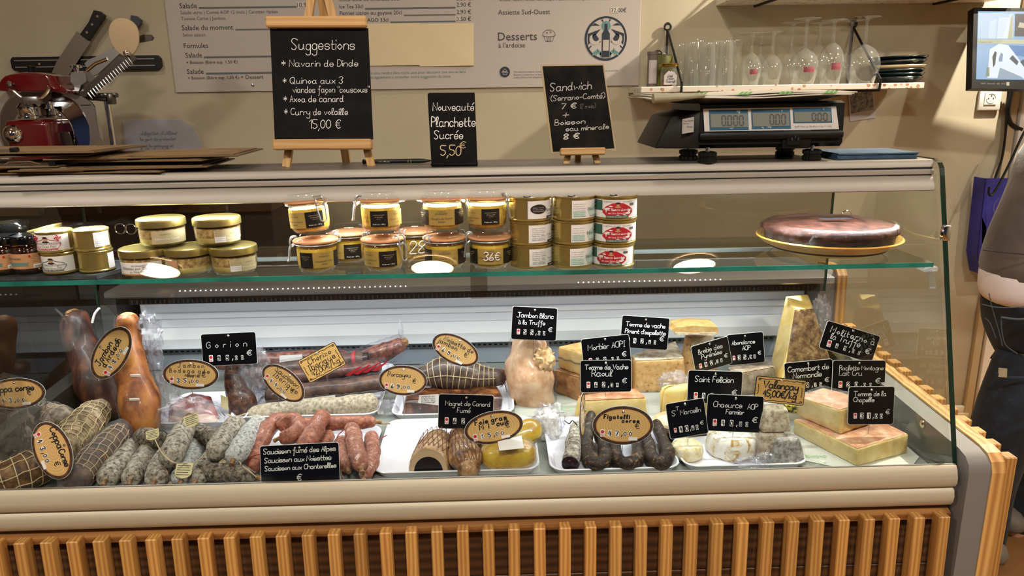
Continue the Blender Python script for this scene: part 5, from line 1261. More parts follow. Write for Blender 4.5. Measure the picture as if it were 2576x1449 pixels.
# rillettes jars
m_goldlid = mat('gold_jar_lid', '#bfae6a', .3, .9, stops=[(.4, '#b3a25e'), (.6, '#cbbb78')], ns=10)
m_ril = mat('rillettes', '#a98a58', .35, stops=[(.35, '#7d5c3a'), (.5, '#ac8c58'), (.7, '#cbb67a')], ns=130, bump=.2, sss=.0)
m_fatl = mat('rillettes_fat', '#cdb86e', .3, stops=[(.4, '#c2a95c'), (.7, '#dccb8a')], ns=30)
m_rlab = mat('sand_label', '#b9ad88', .45)
def rillettes(b, lb, kind, ang=0, r=.0445, h=.053):
    t = thing('rillettes_jar', lb, 'jar', tuple(b), group='rillettes jars with gold lids')
    MB().lathe([(.0001, .0006), (r*.84, .0006), (r*.93, .006), (r*.96, h*.30), (r*.98, h*.70)], 40).build('jar_glass', m_jar, t, smooth=60)
    MB().solid([(r*.80, .0025), (r*.89, .0075), (r*.915, h*.26), (r*.92, h*.30)], 36).build('fat_layer', m_fatl, t, smooth=60)
    MB().solid([(r*.92, h*.30), (r*.935, h*.62), (.001, h*.64)], 36).build('rillettes', m_ril, t, smooth=60)
    MB().solid([(r*.965, h*.70), (r, h*.715), (r, h*.90), (r*.985, h*.955), (r*.93, h*.985), (r*.90, h*.965), (r*.5, h*.97), (.001, h*.97)], 48).build('lid', m_goldlid, t, smooth=25)
    k = MB()
    for i in range(28):
        a = 2*pi*i/28; k.tube([(r*.905*cos(a), r*.905*sin(a), .0008), (r*.905*cos(a), r*.905*sin(a), .0035)], .0014, 5)
    o_ = k.build('foot_knurl', m_jar, t); o_['kind'] = 'stuff'
    f = cyl(r*.972, ang); o = .0008
    if kind == 'front':
        patch(t, 'label', m_lab, f, -.042, .042, h*.12, h*.56, o); patch(t, 'label_band', m_kraft, f, -.042, .042, h*.12, h*.17, o*2)
        ctext(t, 'BOURNADET', f, -.012, h*.43, .012, o*3, m_ink); ctext(t, 'Rillettes pur Canard', f, -.030, h*.32, .026, o*3, m_ink); ctext(t, 'au Foie Gras', f, -.016, h*.21, .014, o*3, m_ink)
        patch(t, 'barcode', m_ink, f, .030, .041, h*.19, h*.28, o*2); 
        for i in range(5): ctext(t, 'Ingrédients : canard 80%', f, -.041, h*(.48-.06*i), -.031, o*3, m_inkg, 'small_print')
    elif kind == 'right':
        patch(t, 'label', m_rlab, f, .008, .062, h*.14, h*.60, o); patch(t, 'label_panel', m_lab, f, .009, .028, h*.16, h*.36, o*2)
        ctext(t, 'BOURNADET', f, .036, h*.44, .052, o*3, m_ink); ctext(t, 'Rillettes Pur Canard', f, .030, h*.27, .061, o*3, m_lab)
        for i in range(6): ctext(t, 'valeurs nutritionnelles', f, .010, h*(.55-.065*i), .027, o*3, m_inkg, 'small_print')
    elif kind == 'top':
        patch(t, 'label', m_rlab, f, -.006, .062, h*.14, h*.60, o); ctext(t, 'BOURNADET', f, .010, h*.46, .028, o*3, m_ink); ctext(t, 'Rillettes Pur Canard', f, .0, h*.28, .042, o*3, m_lab)
    else:
        patch(t, 'label', m_rlab, f, -.062, -.004, h*.14, h*.60, o); patch(t, 'label_panel', m_kraft, f, -.026, -.005, h*.14, h*.58, o*2); patch(t, 'barcode', m_ink, f, -.021, -.009, h*.2, h*.32, o*3)
        for i in range(4): ctext(t, 'Conserver au sec', f, -.024, h*(.50-.055*i), -.008, o*4, m_lab, 'small_print')
    return t
rillettes(onglass(363, 1.408), 'rillettes jar with white label, front left of the pyramid', 'front', .15)
rillettes(onglass(476, 1.412), 'rillettes jar with barcode side turned out, middle of the bottom row', 'left', -.05)
rillettes(onglass(588, 1.412), 'rillettes jar at the right of the bottom row, sand label half turned', 'right', -.05)
rillettes(onglass(416, 1.425, HZ+.0535), 'upper left rillettes jar with sand label, straddling two jars', 'top', .1)
rillettes(onglass(555, 1.425, HZ+.0535), 'upper right rillettes jar with its label turned away', 'right', .0)
# clip-top foie gras jars
m_fg = mat('foie_gras', '#d8b04a', .35, stops=[(.35, '#b58438'), (.5, '#d8ae4a'), (.7, '#ecc95e')], ns=90)
m_fgfat = mat('yellow_fat', '#e6bd34', .3, stops=[(.4, '#dcae28'), (.7, '#f0d060')], ns=40)
m_rub = mat('orange_rubber', '#d39468', .55); m_wire = mat('wire_steel', '#bfc0c3', .32, .6); m_goldlab = mat('gold_foil_label', '#c2a55c', .32, .35); m_blab = mat('black_label', '#161414', .4)
def clipjar(b, lb, lab, ang=0, clip=.9, tilt=0, r=.0405, h=.078, mark=None):
    t = thing('clip_top_jar', lb, 'jar', tuple(b), (0, tilt, 0), 'clip-top foie gras jars')
    MB().lathe([(.0001, .001), (r*.80, .001), (r*.90, .007), (r*.94, .018), (r*.95, h*.62), (r*.90, h*.66), (r*.98, h*.69), (r*.98, h*.735)], 40).build('jar_glass', m_jar, t, smooth=60)
    MB().solid([(r*.78, .003), (r*.87, .008), (r*.905, .018), (r*.915, h*.52), (.001, h*.53)], 36).build('foie_gras', m_fg, t, smooth=60)
    MB().solid([(r*.915, h*.515), (r*.91, h*.585), (.001, h*.60)], 36).build('fat_layer', m_fgfat, t, smooth=60)
    k = MB(); k.solid([(r*.95, h*.735), (r*1.06, h*.735), (r*1.07, h*.755), (r*1.05, h*.775), (r*.95, h*.775)], 40); k.box((r*1.12*sin(clip), -r*1.12*cos(clip), h*.755), (.012, .012, .0024), bev=.0008, seg=1) if False else None
    k.build('rubber_seal', m_rub, t, smooth=50)
    MB().lathe([(r*.99, h*.775), (r*1.03, h*.79), (r*.99, h*.83), (r*.86, h*.85), (r*.84, h*.93), (r*.80, h*.955), (r*.74, h*.945), (.0001, h*.94)], 40).build('glass_lid', m_jar, t, smooth=60)
    k = MB(); k.tube([(r*1.0*cos(2*pi*i/32), r*1.0*sin(2*pi*i/32), h*.685) for i in range(32)], .0011, 6, closed=True)
    def ff(a, rr, z): return V((rr*sin(a), -rr*cos(a), z))
    for sgn in (-1, 1):
        a = clip+sgn*.17; L = [ff(a, r*1.02, h*.685), ff(a, r*1.16, h*.64), ff(a, r*1.20, h*.74), ff(a, r*1.10, h*.86), ff(a, r*.90, h*.865)]
        k.tube(smoothline(L, 3), .0016, 6); k.tube(smoothline([ff(a*1.0, r*1.16, h*.66), ff(a, r*1.24, h*.56), ff(clip+sgn*.12, r*1.30, h*.30)], 3), .0016, 6)
    k.tube([ff(clip-.17, r*.90, h*.865), ff(clip+.17, r*.90, h*.865)], .0016, 6); k.tube([ff(clip-.12, r*1.30, h*.30), ff(clip, r*1.34, h*.26), ff(clip+.12, r*1.30, h*.30)], .0016, 6); k.tube([ff(clip-.2, r*1.17, h*.66), ff(clip+.2, r*1.17, h*.66)], .0016, 6)
    k.build('wire_bail', m_wire, t)
    k = MB(); a = clip+pi
    for sgn in (-1, 1): k.tube(smoothline([ff(a+sgn*.14, r*1.01, h*.685), ff(a+sgn*.14, r*1.15, h*.70), ff(a+sgn*.12, r*1.13, h*.84), ff(a+sgn*.1, r*.90, h*.865)], 3), .0016, 6)
    k.tube([ff(a-.16, r*1.13, h*.70), ff(a+.16, r*1.13, h*.70)], .0018, 6); k.build('wire_hinge', m_wire, t)
    f = cyl(r*.955, ang); o = .0008; z0, z1 = h*.14, h*.52
    def gold(x0, x1):
        patch(t, 'label', m_goldlab, f, x0, x1, z0, z1, o); cx = (x0+x1)/2; w = (x1-x0)
        ctext(t, 'BOURNADET', f, cx-w*.22, h*.41, cx+w*.22, o*3, m_ink, hs=1.2); ctext(t, 'LA FERME DE', f, cx-w*.14, h*.47, cx+w*.14, o*3, m_ink); ctext(t, 'Foie gras de Canard', f, cx-w*.40, h*.29, cx+w*.40, o*3, m_ink); ctext(t, 'entier', f, cx-w*.13, h*.215, cx+w*.13, o*3, m_ink)
    def blk(x0, x1, wt=True):
        patch(t, 'side_label', m_blab, f, x0, x1, z0, z1, o*1.4); cx = (x0+x1)/2; w = x1-x0
        ctext(t, 'LA FERME DE BOURNADET', f, cx-w*.32, h*.42, cx+w*.32, o*3, m_gold); ctext(t, 'J.P. Bournadet', f, cx-w*.22, h*.37, cx+w*.22, o*3, m_gold); ctext(t, 'producteur', f, cx-w*.12, h*.33, cx+w*.12, o*3, m_gold)
        if wt: ctext(t, 'Poids net : 180 g', f, cx-w*.34, h*.19, cx+w*.34, o*3, m_chalkb)
    if lab == 'front': blk(-.062, -.026, False); gold(-.025, .025); blk(.026, .062, False)
    elif lab == 'black': gold(-.052, -.013); blk(-.012, .022)
    elif lab == 'blackmid': blk(-.022, .010); gold(.011, .05)
    elif lab == 'goldright': blk(-.026, .000, False); gold(.001, .042); blk(.043, .06, False)
    if mark:
        k = MB(); L = fit(mark, -.012, h*.26, .016, seed=3)
        for q in L: k.tube([f(p.x, p.y, o*5) for p in q], .0010, 5)
        k.build('price_mark', m_chalkb, t)
    return t
JH = .0755
clipjar(onglass(797, 1.410), 'clip-top jar lowest left, dark side label beside gold label, clip to its left', 'goldright', .02, clip=-1.25)
clipjar(onglass(789, 1.418, HZ+JH), 'tilted clip-top jar on the leftmost pair, orange seal tab showing', 'black', .35, clip=.75, tilt=R(-4))
clipjar(onglass(884, 1.487), 'single clip-top jar in the back row between the left two stacks', 'black', .15, clip=2.6)
clipjar(onglass(966, 1.410), 'lower clip-top jar of the second stack, black label with net weight', 'black', .22, clip=.98)
clipjar(onglass(964, 1.418, HZ+JH), 'upper clip-top jar of the second stack, black label left of gold', 'blackmid', .2, clip=-1.3)
clipjar(onglass(1048, 1.487), 'clip-top jar with white marker 28 in the back row', 'front', .1, clip=2.6, mark='28')
clipjar(onglass(1120, 1.412), 'lower clip-top jar of the third stack, pinkish foie gras, behind the light spot', 'front', .05, clip=2.4)
clipjar(onglass(1117, 1.418, HZ+JH), 'upper clip-top jar of the third stack with wire clips at both sides', 'front', .02, clip=1.45)
clipjar(onglass(1234, 1.410), 'lower clip-top jar of the fourth stack with a handwritten 36 euro', 'front', .0, clip=-1.4, mark='36€')
clipjar(onglass(1228, 1.418, HZ+JH), 'upper clip-top jar of the fourth stack, bright yellow, clip on the right', 'black', .05, clip=1.1)
# chocolate cake
b = onglass(2078, 1.497); cs = pxm(b); r_ = 172*cs
t = thing('cake_plate', 'yellow stoneware plate under the chocolate cake on the glass shelf', 'plate', tuple(b))
MB().lathe([(.0001, .0), (r_*.62, .0), (r_*.70, .004), (r_*.93, .020), (r_, .030), (r_*.985, .0325), (r_*.90, .023), (r_*.68, .009), (.0001, .008)], 56).build('dish', mat('yellow_glaze', '#cf9d46', .3, stops=[(.4, '#c4913c'), (.7, '#dcae58')], ns=6), t, smooth=60)
t = thing('chocolate_cake', 'round dark chocolate cake under cling film on the yellow plate', 'cake', (b.x, b.y, b.z+.0085))
m_choc = mat('chocolate_crust', '#3a211a', .6, stops=[(.35, '#2a1711'), (.6, '#472a20'), (.8, '#58382b')], ns=40, bump=.4, bs=160, spec=.2)
m_crumb = mat('chocolate_crumb', '#1f0f0b', .8, stops=[(.4, '#140907'), (.7, '#331a13')], ns=70, bump=.8, bs=90)
mb = MB(); n = 56; prof = [(.80, 0), (.87, .012), (.885, .026), (.90, .036)]
mb.solid([(r_*q, z) for q, z in prof], n); mb.build('crumb', m_crumb, t, smooth=60)
mb = MB(); vs = []
rings = [(.90, .032), (.935, .036), (.94, .041), (.90, .047), (.8, .050), (.6, .053), (.4, .055), (.2, .056), (.01, .056)]
for q, z in rings:
    for i in range(n):
        a = 2*pi*i/n; wv = 1+.012*NZ.noise(V((cos(a)*2, sin(a)*2, 3)))
        vs.append((r_*q*wv*cos(a), r_*q*wv*sin(a), z+.003*NZ.noise(V((q*3*cos(a), q*3*sin(a), 1)))))
mb.add(vs, [(i*n+j, i*n+(j+1) % n, (i+1)*n+(j+1) % n, (i+1)*n+j) for i in range(len(rings)-1) for j in range(n)]); mb.build('crust', m_choc, t, smooth=60)
m_film = glassmat('cling_film', '#fcfcfd', 1.5, .08, .02, '#d8d8e0', bump=1.0, bs=70, extra=.03)
m_film2 = glassmat('crumpled_film', '#f8f8fb', 1.45, .10, .06, '#e4e4ec', bump=1.0, bs=90, extra=.12)
mb = MB(); vs = []; rings = [(1.0, .022), (.975, .020), (.955, .028), (.955, .040), (.925, .0500), (.86, .0530)]
n = 120
for q, z in rings:
    for i in range(n):
        a = 2*pi*i/n; wv = (.010 if q > .95 else .0015)*NZ.noise(V((cos(a)*14, sin(a)*14, z*40)))
        vs.append(((r_*q+wv)*cos(a), (r_*q+wv)*sin(a), z+(.004 if q > .97 else .0008)*NZ.noise(V((q*9*cos(a), q*9*sin(a), 5)))))
mb.add(vs, [(i*n+j, i*n+(j+1) % n, (i+1)*n+(j+1) % n, (i+1)*n+j) for i in range(len(rings)-1) for j in range(n)]); mb.build('cling_wrap', glassmat('cake_film', '#fdfdfd', 1.35, .05, .0, bump=1.0, bs=120), t, smooth=30)
k = MB(); k.prism([(-.032, -.004), (.022, -.006), (.034, .004), (.02, .006), (-.022, .007)], 0, .0008, M.Translation((-.002, -.03, .0615)) @ M.Rotation(R(90), 4, 'X')); k.build('foil_label', mat('blue_foil', '#5d6f86', .25, .8), t, fix=True, smooth=0)
# ---------------------------------------------------------------- goods on the deck
DZ = .7003
def PD(x, y, Y): return P(x, y, Y*1.053)
def D(x, y, z=DZ): return PZ(x, y, z)
def safe(p, r):
    """keep a body of radius r behind the slanted pane by sliding it away from the viewer"""
    p = V(p); v = (p-CAM).normalized()
    for _ in range(60):
        if p.y-r*1.02 > 1.258+(p.z-.738)*.31: break
        p = p+v*.003
    return p
def fb(u, v, n): return NZ.fractal(V((u, v, n)), .9, 2.0, 3)
def limb(pts, rad, amp=.0, nsc=30, nr=20, per=5, capr=(.35, .75, .95), flat=1.0, ridge=False):
    """smooth body along a path; returns builder plus a surface function"""
    if ridge: nr, per = 54, 14
    P4 = smoothline([safe(p, q) for p, q in zip(pts, rad)], per)
    rr = [q.x for q in smoothline([V((r, 0, 0)) for r in rad], per)]
    d0 = (P4[0]-P4[1]).normalized(); d1 = (P4[-1]-P4[-2]).normalized()
    A = [P4[0]+d0*rr[0]*k for k in (.98, .80, .42)]; Ar = [rr[0]*k for k in capr]
    B = [P4[-1]+d1*rr[-1]*k for k in (.42, .80, .98)]; Br = [rr[-1]*k for k in capr[::-1]]
    C = A+P4+B; CRr = Ar+rr+Br
    mb = MB(True); mb.tube(C, CRr, nr, flat=flat); c0 = sum(C, V())/len(C)
    if amp:
        for i, q in enumerate(mb.v):
            ax = C[min(i//nr, len(C)-1)]; d = (q-ax)
            if d.length > 1e-5: mb.v[i] = q + d.normalized()*amp*(NZ.fractal(q*nsc, .9, 2.0, 3) if not ridge else (.9*(1-2.2*abs(NZ.noise(V((q.x*nsc, q.y*nsc, q.z*nsc*.45))))) + .5*NZ.noise(q*nsc*2.3)))
    def surf(u, a, off=.0):
        i = u*(len(P4)-1); j = min(int(i), len(P4)-2); w = i-j
        ring = [mb.v[(3+j)*nr+k % nr] for k in range(nr)]; ring2 = [mb.v[(4+j)*nr+k % nr] for k in range(nr)]
        f = (a/(2*pi)*nr) % nr; k = int(f); g = f-k
        p = ring[k].lerp(ring[(k+1) % nr], g).lerp(ring2[k].lerp(ring2[(k+1) % nr], g), w)
        ax = P4[j].lerp(P4[j+1], w); return p+(p-ax).normalized()*off
    return mb, surf, C
def blob(c, rx, ry, rz, e=.75, amp=0, nsc=20, nu=36, nv=18, flatb=0):
    mb = MB(True)
    def sg(v, p): return math.copysign(abs(v)**p, v)
    def fn(u, v):
        a = 2*pi*u; b_ = pi*(v-.5); x = sg(cos(b_), e)*sg(cos(a), e); y = sg(cos(b_), e)*sg(sin(a), e); z = sg(sin(b_), e)
        if flatb: z = max(z, -flatb)
        p = V((c[0]+rx*x, c[1]+ry*y, c[2]+rz*z))
        if amp: p += V((x, y, z)).normalized()*amp*NZ.fractal(p*nsc, .9, 2.0, 3) if (x or y or z) else V()
        return p
    mb.grid(fn, nu, nv, wrapu=True); n = nu
    mb.f.append(tuple(range(n))[::-1]); mb.f.append(tuple((nv-1)*n+k for k in range(n))); return mb
def crumple(c, rx, ry, rz, amp, seed=0, nu=26, nv=14):
    mb = MB(True)
    def fn(u, v):
        a = 2*pi*u; b_ = pi*(v*.96+.02-.5); d = V((cos(b_)*cos(a), cos(b_)*sin(a), sin(b_)))
        k = 1+amp*NZ.fractal(d*3.1+V((seed*3.3, seed, 0)), .7, 2.2, 4)
        return V((c[0]+rx*d.x*k, c[1]+ry*d.y*k, c[2]+rz*d.z*k))
    return mb.grid(fn, nu, nv, wrapu=True)
def block(b, t, z0=DZ, back=None):
    """px corners left, front, right (+ back for the top); returns 4 base and 4 top places"""
    B = [D(x, y, z0) for x, y in b]
    if len(B) == 3: B.append(B[0]+B[2]-B[1])
    z1 = P(t[1][0], t[1][1], B[1].y).z
    T = [D(x, y, z1) for x, y in t]
    if len(T) == 3: T.append(T[0]+T[2]-T[1])
    return B, T, z1
def face_slab(name, par, m, quad, th, jit=.0, sub=10):
    """thin crust lying on one side of a block"""
    q = [V(p) for p in quad]; n = (q[1]-q[0]).cross(q[3]-q[0]).normalized(); c = sum(q, V())/4
    if (CAM-c).dot(n) < 0: n = -n
    mb = MB(True)
    def fn(u, v):
        p = q[0].lerp(q[1], u).lerp(q[3].lerp(q[2], u), v); e = min(u, 1-u, v, 1-v)
        return p+n*(th*(min(1, e*6)**.5)+jit*NZ.noise(p*60))
    mb.grid(fn, sub, sub); o = mb.build(name, m, par, smooth=60); return o
m_tray = mat('white_tray', '#e6e6ee', .25, spec=.6)
def tray(x0, x1, yf, yb, lb, grp='white plastic deli trays', x0b=None, x1b=None):
    a, b, c, d = D(x0, yf), D(x1, yf), D(x1b or x1, yb), D(x0b or x0, yb); Y0, Y1 = (a.y+b.y)/2, (c.y+d.y)/2
    xa, xb = (a.x+d.x)/2, (b.x+c.x)/2; w, dp = xb-xa, Y1-Y0
    t = thing('deli_tray', lb, 'tray', ((xa+xb)/2, (Y0+Y1)/2, DZ), (0, 0, 0), grp)
    out = lambda r, k, z: [(p[0], p[1], z) for p in rrect(w-2*k, dp-2*k, r-k*.5)]
    k = MB(); N = len(rrect(1, 1, .1))
    rings = [out(.03, .010, .0), out(.03, .004, .010), out(.03, 0, .0145), out(.03, .001, .016), out(.03, .004, .0155), out(.03, .008, .010), out(.03, .014, .0028)]
    vs = [p for r_ in rings for p in r_]
    k.add(vs, [(i*N+j, i*N+(j+1) % N, (i+1)*N+(j+1) % N, (i+1)*N+j) for i in range(len(rings)-1) for j in range(N)]+[tuple(range(6*N, 7*N)), tuple(range(N))[::-1]])
    k.build('dish', m_tray, t, smooth=40); return t
tray(655, 945, 1180, 1088, 'white tray under the front red sausages', x0b=700, x1b=955)
tray(944, 1357, 1203, 1066, 'white tray under duck breast and yellow foie gras', x0b=975, x1b=1345)
tray(1364, 1694, 1198, 1062, 'white tray under the dark curled sausages', x0b=1380, x1b=1672)
tray(1700, 2030, 1188, 1112, 'white tray under the small soft goat cheeses', x0b=1700, x1b=1990)
tray(425, 640, 1078, 1000, 'white tray under the sliced ham pack, back row')
tray(628, 990, 1060, 930, 'white tray under the long wrapped sausages, back row', x0b=640, x1b=960)
tray(998, 1292, 1056, 965, 'white tray under the dark cured slab and trussed ham, back row')
# --- mould-ripened sausages
m_mould = mat('white_mould_casing', '#9c9488', .85, stops=[(.34, '#42352a'), (.46, '#8f8678'), (.60, '#b9b2a4'), (.78, '#d0cabe')], ns=132, bump=0.80, bs=234, rnd=True, dist=.6)
m_mould2 = mat('grey_mould_casing', '#6b6054', .85, stops=[(.36, '#2b2119'), (.50, '#6d6254'), (.68, '#a39a8a')], ns=112, bump=0.80, bs=208, rnd=True, dist=.6)
m_mould3 = mat('blue_white_casing', '#b5b8b8', .85, stops=[(.34, '#6d675c'), (.5, '#b3b4b0'), (.7, '#d5d8d8')], ns=204, bump=0.64, bs=234, rnd=True)
m_nub = mat('dry_casing_end', '#8a6440', .7, stops=[(.4, '#6d4a2c'), (.6, '#a17b50')], ns=192)
m_str = mat('cotton_string', '#c2b08e', .8); m_redstr = mat('red_string', '#9c2a20', .6); m_tagp = mat('cream_tag', '#d9cda0', .7)
def sausage(lb, pts, rpx, m, grp, nub=True, string=None, taper=(.92, 1, 1, .95), amp=.0035, cat='sausage', name='dry_sausage', strm=None, zoff=0):
    W = [D(x, y, DZ+z) for x, y, z in pts]; s = pxm(W[len(W)//2]); r = rpx*s
    n = len(W); rad = [r*(taper[min(3, int(i*3/(n-1)+.5))]) for i in range(n)]
    lo = V((sum(p.x for p in W)/n, sum(p.y for p in W)/n, min(p.z for p in W)-r))
    t = thing(name, lb, cat, tuple(lo), group=grp)
    mb, surf, C = limb(W, rad, amp, 38); mb.build('casing', m, t, smooth=70)
    if nub:
        e = C[-1]; d = (C[-1]-C[-3]).normalized(); MB(True).tube([e-d*.002, e+d*.006, e+d*.013+V((0, 0, -.002))], [.0055, .004, .0048], 8).build('casing_knot', m_nub, t)
    if string:
        L = [D(x, y, DZ+z) for x, y, z in string]; MB(True).tube(smoothline(L, 5), .0011, 6).build('string', strm or m_str, t)
    return t, surf, C
def paper_tag(t, px, py, z, w, h, rz, lines=5):
    q = D(px, py, DZ+z); s = pxm(q); TM = M.Translation(q) @ M.Rotation(R(-38), 4, 'X') @ M.Rotation(R(rz), 4, 'Y')
    w, h = w*s/2, h*s/2
    pl = [(-w, h), (w, h), (w, -h*.3)]+[(w*cos(a), -h*.3-h*.7*sin(a)) for a in (.4, .8, 1.2, 1.57, 1.94, 2.34, 2.74)]+[(-w, -h*.3)]
    k = MB(True); k.prism(pl[::-1], -.0006, .0, TM); k.build('paper_label', m_tagp, t, fix=True, smooth=0)
    k = MB(True)
    for i in range(lines): ptext(k, ('Saucisson sec', 'pur porc', 'ingrédients : viande', 'sel, poivre, ail', 'affiné en montagne')[i % 5], -w*.8, h*(.62-.36*i), w*.75, -.001, size=h*.34, align=1) if False else k.add([TM @ V((x, -.001, zz_)) for x, zz_ in ((-w*.8, h*(.70-.30*i)), (w*(.8-.2*(i % 2)), h*(.70-.30*i)), (w*(.8-.2*(i % 2)), h*(.62-.30*i)), (-w*.8, h*(.62-.30*i)))], [(0, 3, 2, 1)])
    o = k.build('label_lines', m_ink, t, smooth=0); o['kind'] = 'stuff'
G1 = 'mould-ripened dry sausages at the front left'; b_ = .021
t, *_ = sausage('mould-covered sausage at the left end of the pile, beside the filmed coppa', [(333, 1126, b_), (302, 1163, b_), (275, 1197, b_)], 28, m_mould, G1)
t, *_ = sausage('mould-covered sausage lying second from the left on the deck', [(376, 1131, b_), (352, 1168, b_), (334, 1198, b_)], 27, m_mould, G1)
t, *_ = sausage('sausage with a brown string loop at its front end, third along the deck', [(424, 1140, b_), (406, 1172, b_), (394, 1198, b_)], 29, m_mould, G1, string=[(408, 1180, .05), (418, 1182, .055), (420, 1196, .05), (404, 1206, .03)], strm=m_nub)
t, *_ = sausage('bluish white sausage whose cream label hangs over its front', [(496, 1118, b_), (476, 1160, b_), (460, 1198, b_)], 26, m_mould3, G1, string=[(390, 1106, .09), (408, 1140, .085), (436, 1163, .075), (462, 1165, .06), (490, 1163, .05), (512, 1145, .05)])
paper_tag(t, 462, 1184, .045, 42, 38, 3)
t, *_ = sausage('sausage lying on top of the pile, upright in view, centre left', [(462, 1083, .066), (445, 1115, .064), (430, 1145, .062)], 30, m_mould, G1, nub=False, string=[(455, 1068, .10), (470, 1040, .13), (486, 1041, .14)])
paper_tag(t, 482, 1058, .125, 36, 32, -20)
t, *_ = sausage('dark sausage with green string and cream label, pointing at the tall ham', [(407, 1108, .045), (385, 1104, .045), (362, 1098, .043)], 24, m_mould2, G1, string=[(420, 1090, .07), (408, 1082, .075), (398, 1090, .07), (412, 1110, .06)], strm=mat('green_string', '#2c3a2c', .7))
paper_tag(t, 384, 1094, .075, 32, 26, -15)
t, *_ = sausage('dark-bellied sausage lying crosswise behind the pile', [(484, 1080, .04), (510, 1092, .04), (535, 1105, .04)], 25, m_mould2, G1, nub=False)
t, *_ = sausage('sausage on top, sloping to a brown bare end, centre right', [(590, 1072, .062), (568, 1100, .060), (547, 1130, .058)], 29, m_mould, G1, nub=False)
t, *_ = sausage('rightmost white sausage on top of the pile, next to the red ones', [(645, 1072, .06), (620, 1106, .058), (596, 1142, .055)], 29, m_mould3, G1, string=[(600, 1158, .05), (606, 1168, .045), (601, 1178, .035)])
t, *_ = sausage('sausage with pointed front end under the crosswise front one', [(540, 1143, b_), (518, 1172, b_), (500, 1199, b_)], 25, m_mould, G1)
paper_tag(t, 566, 1172, .03, 36, 24, 28)
t, *_ = sausage('dark-patched sausage lying crosswise along the front edge', [(514, 1186, .026), (560, 1189, .026), (605, 1192, .026), (634, 1198, .024)], 25, m_mould2, G1, taper=(.95, 1, .95, .55), string=[(610, 1172, .05), (628, 1186, .04), (645, 1200, .03)])
t, *_ = sausage('small grey sausage end low between the label and the brown loop', [(440, 1185, .014), (430, 1200, .012)], 15, m_mould2, G1, nub=False, taper=(.9, 1, 1, .8))
paper_tag(t, 433, 1213, .006, 34, 10, -5, 2)
# --- red sausages
m_redc = mat('red_sausage_casing', '#9a5a42', .5, stops=[(.33, '#6d3a2c'), (.5, '#9b5b45'), (.66, '#b5765a'), (.8, '#c38a6a')], ns=102, bump=0.56, bs=182, rnd=True, dist=.8, coat=.15)
m_redw = mat('red_sausage_bloom', '#a8705c', .6, stops=[(.35, '#7d4636'), (.55, '#a86d58'), (.68, '#c9b0a2'), (.8, '#dcd2c8')], ns=96, bump=0.56, bs=182, rnd=True, dist=.8)
G2 = 'red smoked sausages in the front tray'
sausage('long red sausage bent like a horseshoe at the left of the red pile', [(716, 1062, .06), (694, 1060, .066), (672, 1082, .062), (657, 1115, .05), (646, 1150, .038), (640, 1172, .028)], 21, m_redc, G2, string=[(664, 1140, .07), (632, 1150, .05), (622, 1168, .035), (640, 1182, .025), (644, 1192, .02)], strm=m_redstr, taper=(1, 1, 1, .8))
sausage('short curled red sausage with frayed end and red tie, on top', [(716, 1065, .07), (738, 1058, .075), (752, 1075, .07), (742, 1092, .066), (724, 1098, .062)], 22, m_redc, G2, string=[(697, 1072, .09), (712, 1074, .095), (718, 1086, .092)], strm=m_redstr)
sausage('red sausage standing up from the middle of the pile, split rounded end', [(808, 1052, .07), (794, 1076, .066), (780, 1098, .06), (768, 1115, .055)], 24, m_redc, G2, nub=False)
sausage('straight red sausage lying across the back with a long twisted tail', [(765, 1066, .045), (820, 1066, .045), (880, 1064, .045), (928, 1062, .045)], 18, m_redc, G2, string=[(936, 1062, .045), (955, 1066, .04), (982, 1066, .04)], strm=m_nub)
sausage('stubby red sausage end half hidden behind the big written board', [(826, 1100, .025), (812, 1124, .022)], 19, m_redc, G2, nub=False)
sausage('red sausage with white bloom lying on top at the right of the tray', [(886, 1080, .05), (892, 1110, .048), (900, 1140, .046), (906, 1165, .042)], 22, m_redw, G2, string=[(866, 1080, .05), (852, 1093, .05), (848, 1100, .05)], strm=m_redstr)
sausage('red sausage with the thickest white bloom, rightmost in the tray', [(934, 1100, .024), (938, 1130, .024), (932, 1160, .024), (922, 1186, .022)], 20, m_redw, G2, string=[(950, 1108, .03), (960, 1102, .03), (973, 1095, .03)], strm=m_redstr)
sausage('red sausage lying below the bloomed one, right of the written board', [(858, 1114, .022), (862, 1140, .022), (872, 1170, .022)], 20, m_redw, G2, string=[(858, 1180, .02), (860, 1195, .015), (866, 1206, .01)], strm=m_nub)
# --- dark curled sausages and the cut one
m_fig = mat('dark_liver_casing', '#3c2e24', .5, stops=[(.38, '#0d0a08'), (.47, '#3a2a1b'), (.55, '#1a1613'), (.68, '#8a663c')], ns=108, bump=0.80, bs=156, rnd=True, dist=1, spec=.3)
G3 = 'dark curled liver sausages on the tray'
sausage('dark horseshoe sausage, left one of three, beside the cut salami', [(1486, 1050, .045), (1475, 1085, .035), (1475, 1125, .024), (1486, 1158, .022), (1504, 1168, .022), (1522, 1156, .022), (1520, 1120, .024), (1508, 1085, .03)], 19, m_fig, G3, nub=False, taper=(.9, 1, 1, .9))
sausage('dark horseshoe sausage below the oval label, middle one of three', [(1548, 1095, .03), (1546, 1130, .022), (1556, 1158, .022), (1578, 1166, .022), (1600, 1156, .022), (1604, 1122, .022), (1598, 1090, .03)], 18, m_fig, G3, nub=False, taper=(.9, 1, 1, .9))
sausage('dark horseshoe sausage, right one of three, at the tray edge', [(1618, 1080, .035), (1628, 1115, .024), (1640, 1150, .022), (1660, 1164, .022), (1678, 1148, .022), (1668, 1110, .024), (1652, 1072, .03)], 19, m_fig, G3, nub=False, taper=(.9, 1, 1, .9))
